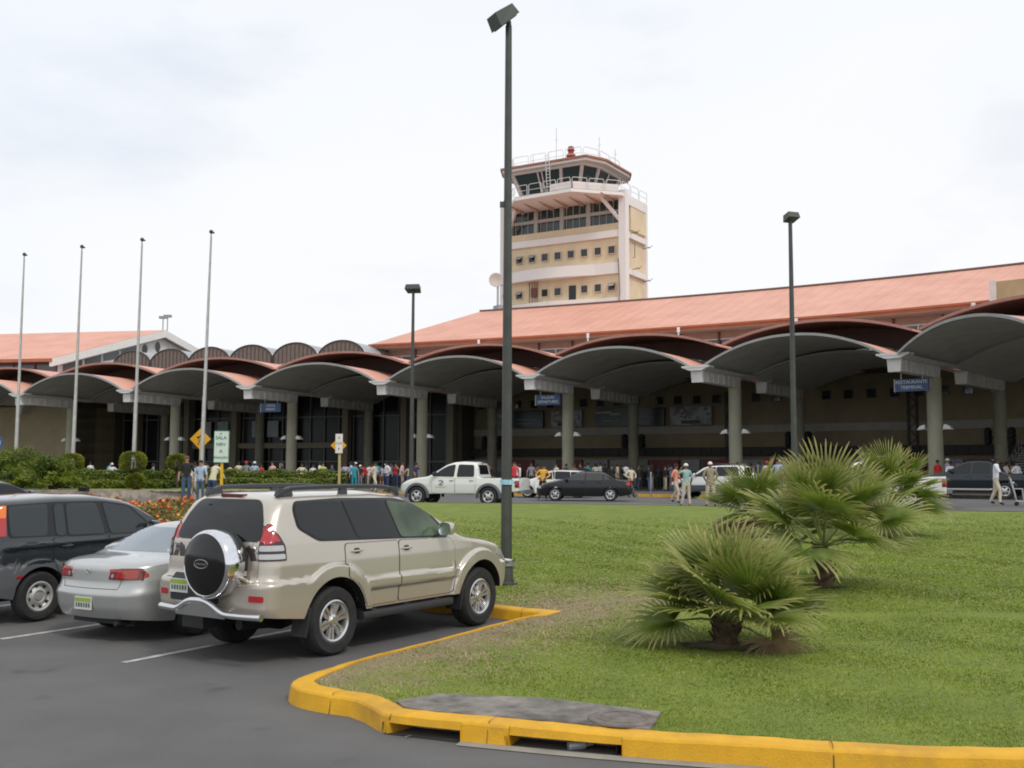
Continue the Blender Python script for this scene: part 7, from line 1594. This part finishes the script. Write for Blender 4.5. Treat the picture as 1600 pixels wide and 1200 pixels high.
for i, t_ in enumerate(extra):
    px, Y, ps, hr_, a_, b_, rz, hh, lab = t_[:9]; x, y, z = gp_(px, Y); z = gz(x, y)+(.13 if Y > 55 else 0)
    if 'hedge' in lab or Y >= 59: z = PZ
    person(x, y, z, R(rz), ps, hr_, cl(a_), cl(b_), lab, i % 3, hh, hairc=mat('red cap cloth', (.45, .03, .03), .8) if 'red cap' in lab else (white_hat if hr_ == 'cap' else None))
# the crowd under the canopy
rc_ = random.Random(21); bays = [(100, 262, 6, 'behind the hedge among the flagpoles'), (285, 445, 8, 'behind the hedge left of the blue sign'), (465, 530, 4, 'just left of the small diamond sign'), (545, 655, 16, 'left of the white pickup'),
    (740, 890, 11, 'right of the near lamp post'), (900, 1050, 18, 'right of the black saloon'), (1120, 1250, 9, 'behind the white utility vehicle'), (1255, 1450, 8, 'behind the right-hand palms'), (1470, 1600, 6, 'at the foot of the stair')]
tops = ['white', 'black', 'grey', 'pale blue', 'dark blue', 'brown', 'black', 'cream', 'red', 'pink', 'khaki', 'black', 'dark blue', 'teal', 'lilac', 'white']; legs = ['black', 'dark blue', 'denim', 'brown', 'khaki', 'black', 'grey']
people = []
for (p0, p1_, n, where) in bays:
    for i in range(n):
        px = p0+(p1_-p0)*(i+rc_.uniform(.1, .9))/n; s_c = 3+(px-620)/235; Y = rc_.uniform(0, 9)
        base = float(np.interp(px, [0, 600, 900, 1200, 1600], [72, 68, 64, 60, 54])); v = WY(px, 740, base+Y*.8)
        people.append([where, rc_.choice(tops) if not (900 < px < 1050 and rc_.random() < .5) else 'black', rc_.choice(legs), px, v, rc_.choice(['stand', 'woman', 'walk', 'hips', 'folded', 'stand_long', 'shorts', 'phone']), rc_.choice(['short', 'short', 'long', 'cap', 'afro', 'short']), rc_.uniform(-180, 180), rc_.uniform(1.58, 1.82), rc_.randrange(3)])
from collections import defaultdict
grp = defaultdict(list)
for p_ in people: grp[p_[0], p_[1]].append(p_)
ORD = ['first', 'second', 'third', 'fourth', 'fifth', 'sixth', 'seventh', 'eighth', 'ninth', 'tenth', 'eleventh', 'twelfth', 'thirteenth', 'fourteenth', 'fifteenth']
for (where, tp), ps in grp.items():
    ps.sort(key=lambda a: a[3])
    for i, p_ in enumerate(ps):
        lab = 'person in '+tp+' top '+where
        if len(ps) > 1: lab = ORD[i]+' person from left in '+tp+' top '+where
        w_ = lab.split()
        if len(w_) > 16: lab = ' '.join(w_[:16])
        v = p_[4]; person(v.x, v.y, max(PZ, gz(v.x, v.y)+.13) if v.y < 62 else PZ+.004, R(p_[7]), p_[5], p_[6], cl(tp), cl(p_[2]), lab, p_[9], p_[8], group='crowd under the canopy', hairc=None if p_[6] != 'cap' else rc_.choice([white_hat, hair_m, cl('dark blue')]))
# bollard-like barrier posts near the dark-clothed group
for i, px in enumerate((1017,)):
    x, y, z = gp_(px, 56.5); q = thing('barrier_post', 'thin pale post at the kerb in front of the dark-clothed group', 'post', (x, y, z)); M = MB(); M.tube([(x, y, z), (x, y, z+1.35)], .04, 8); M.build('pole', steel, q)
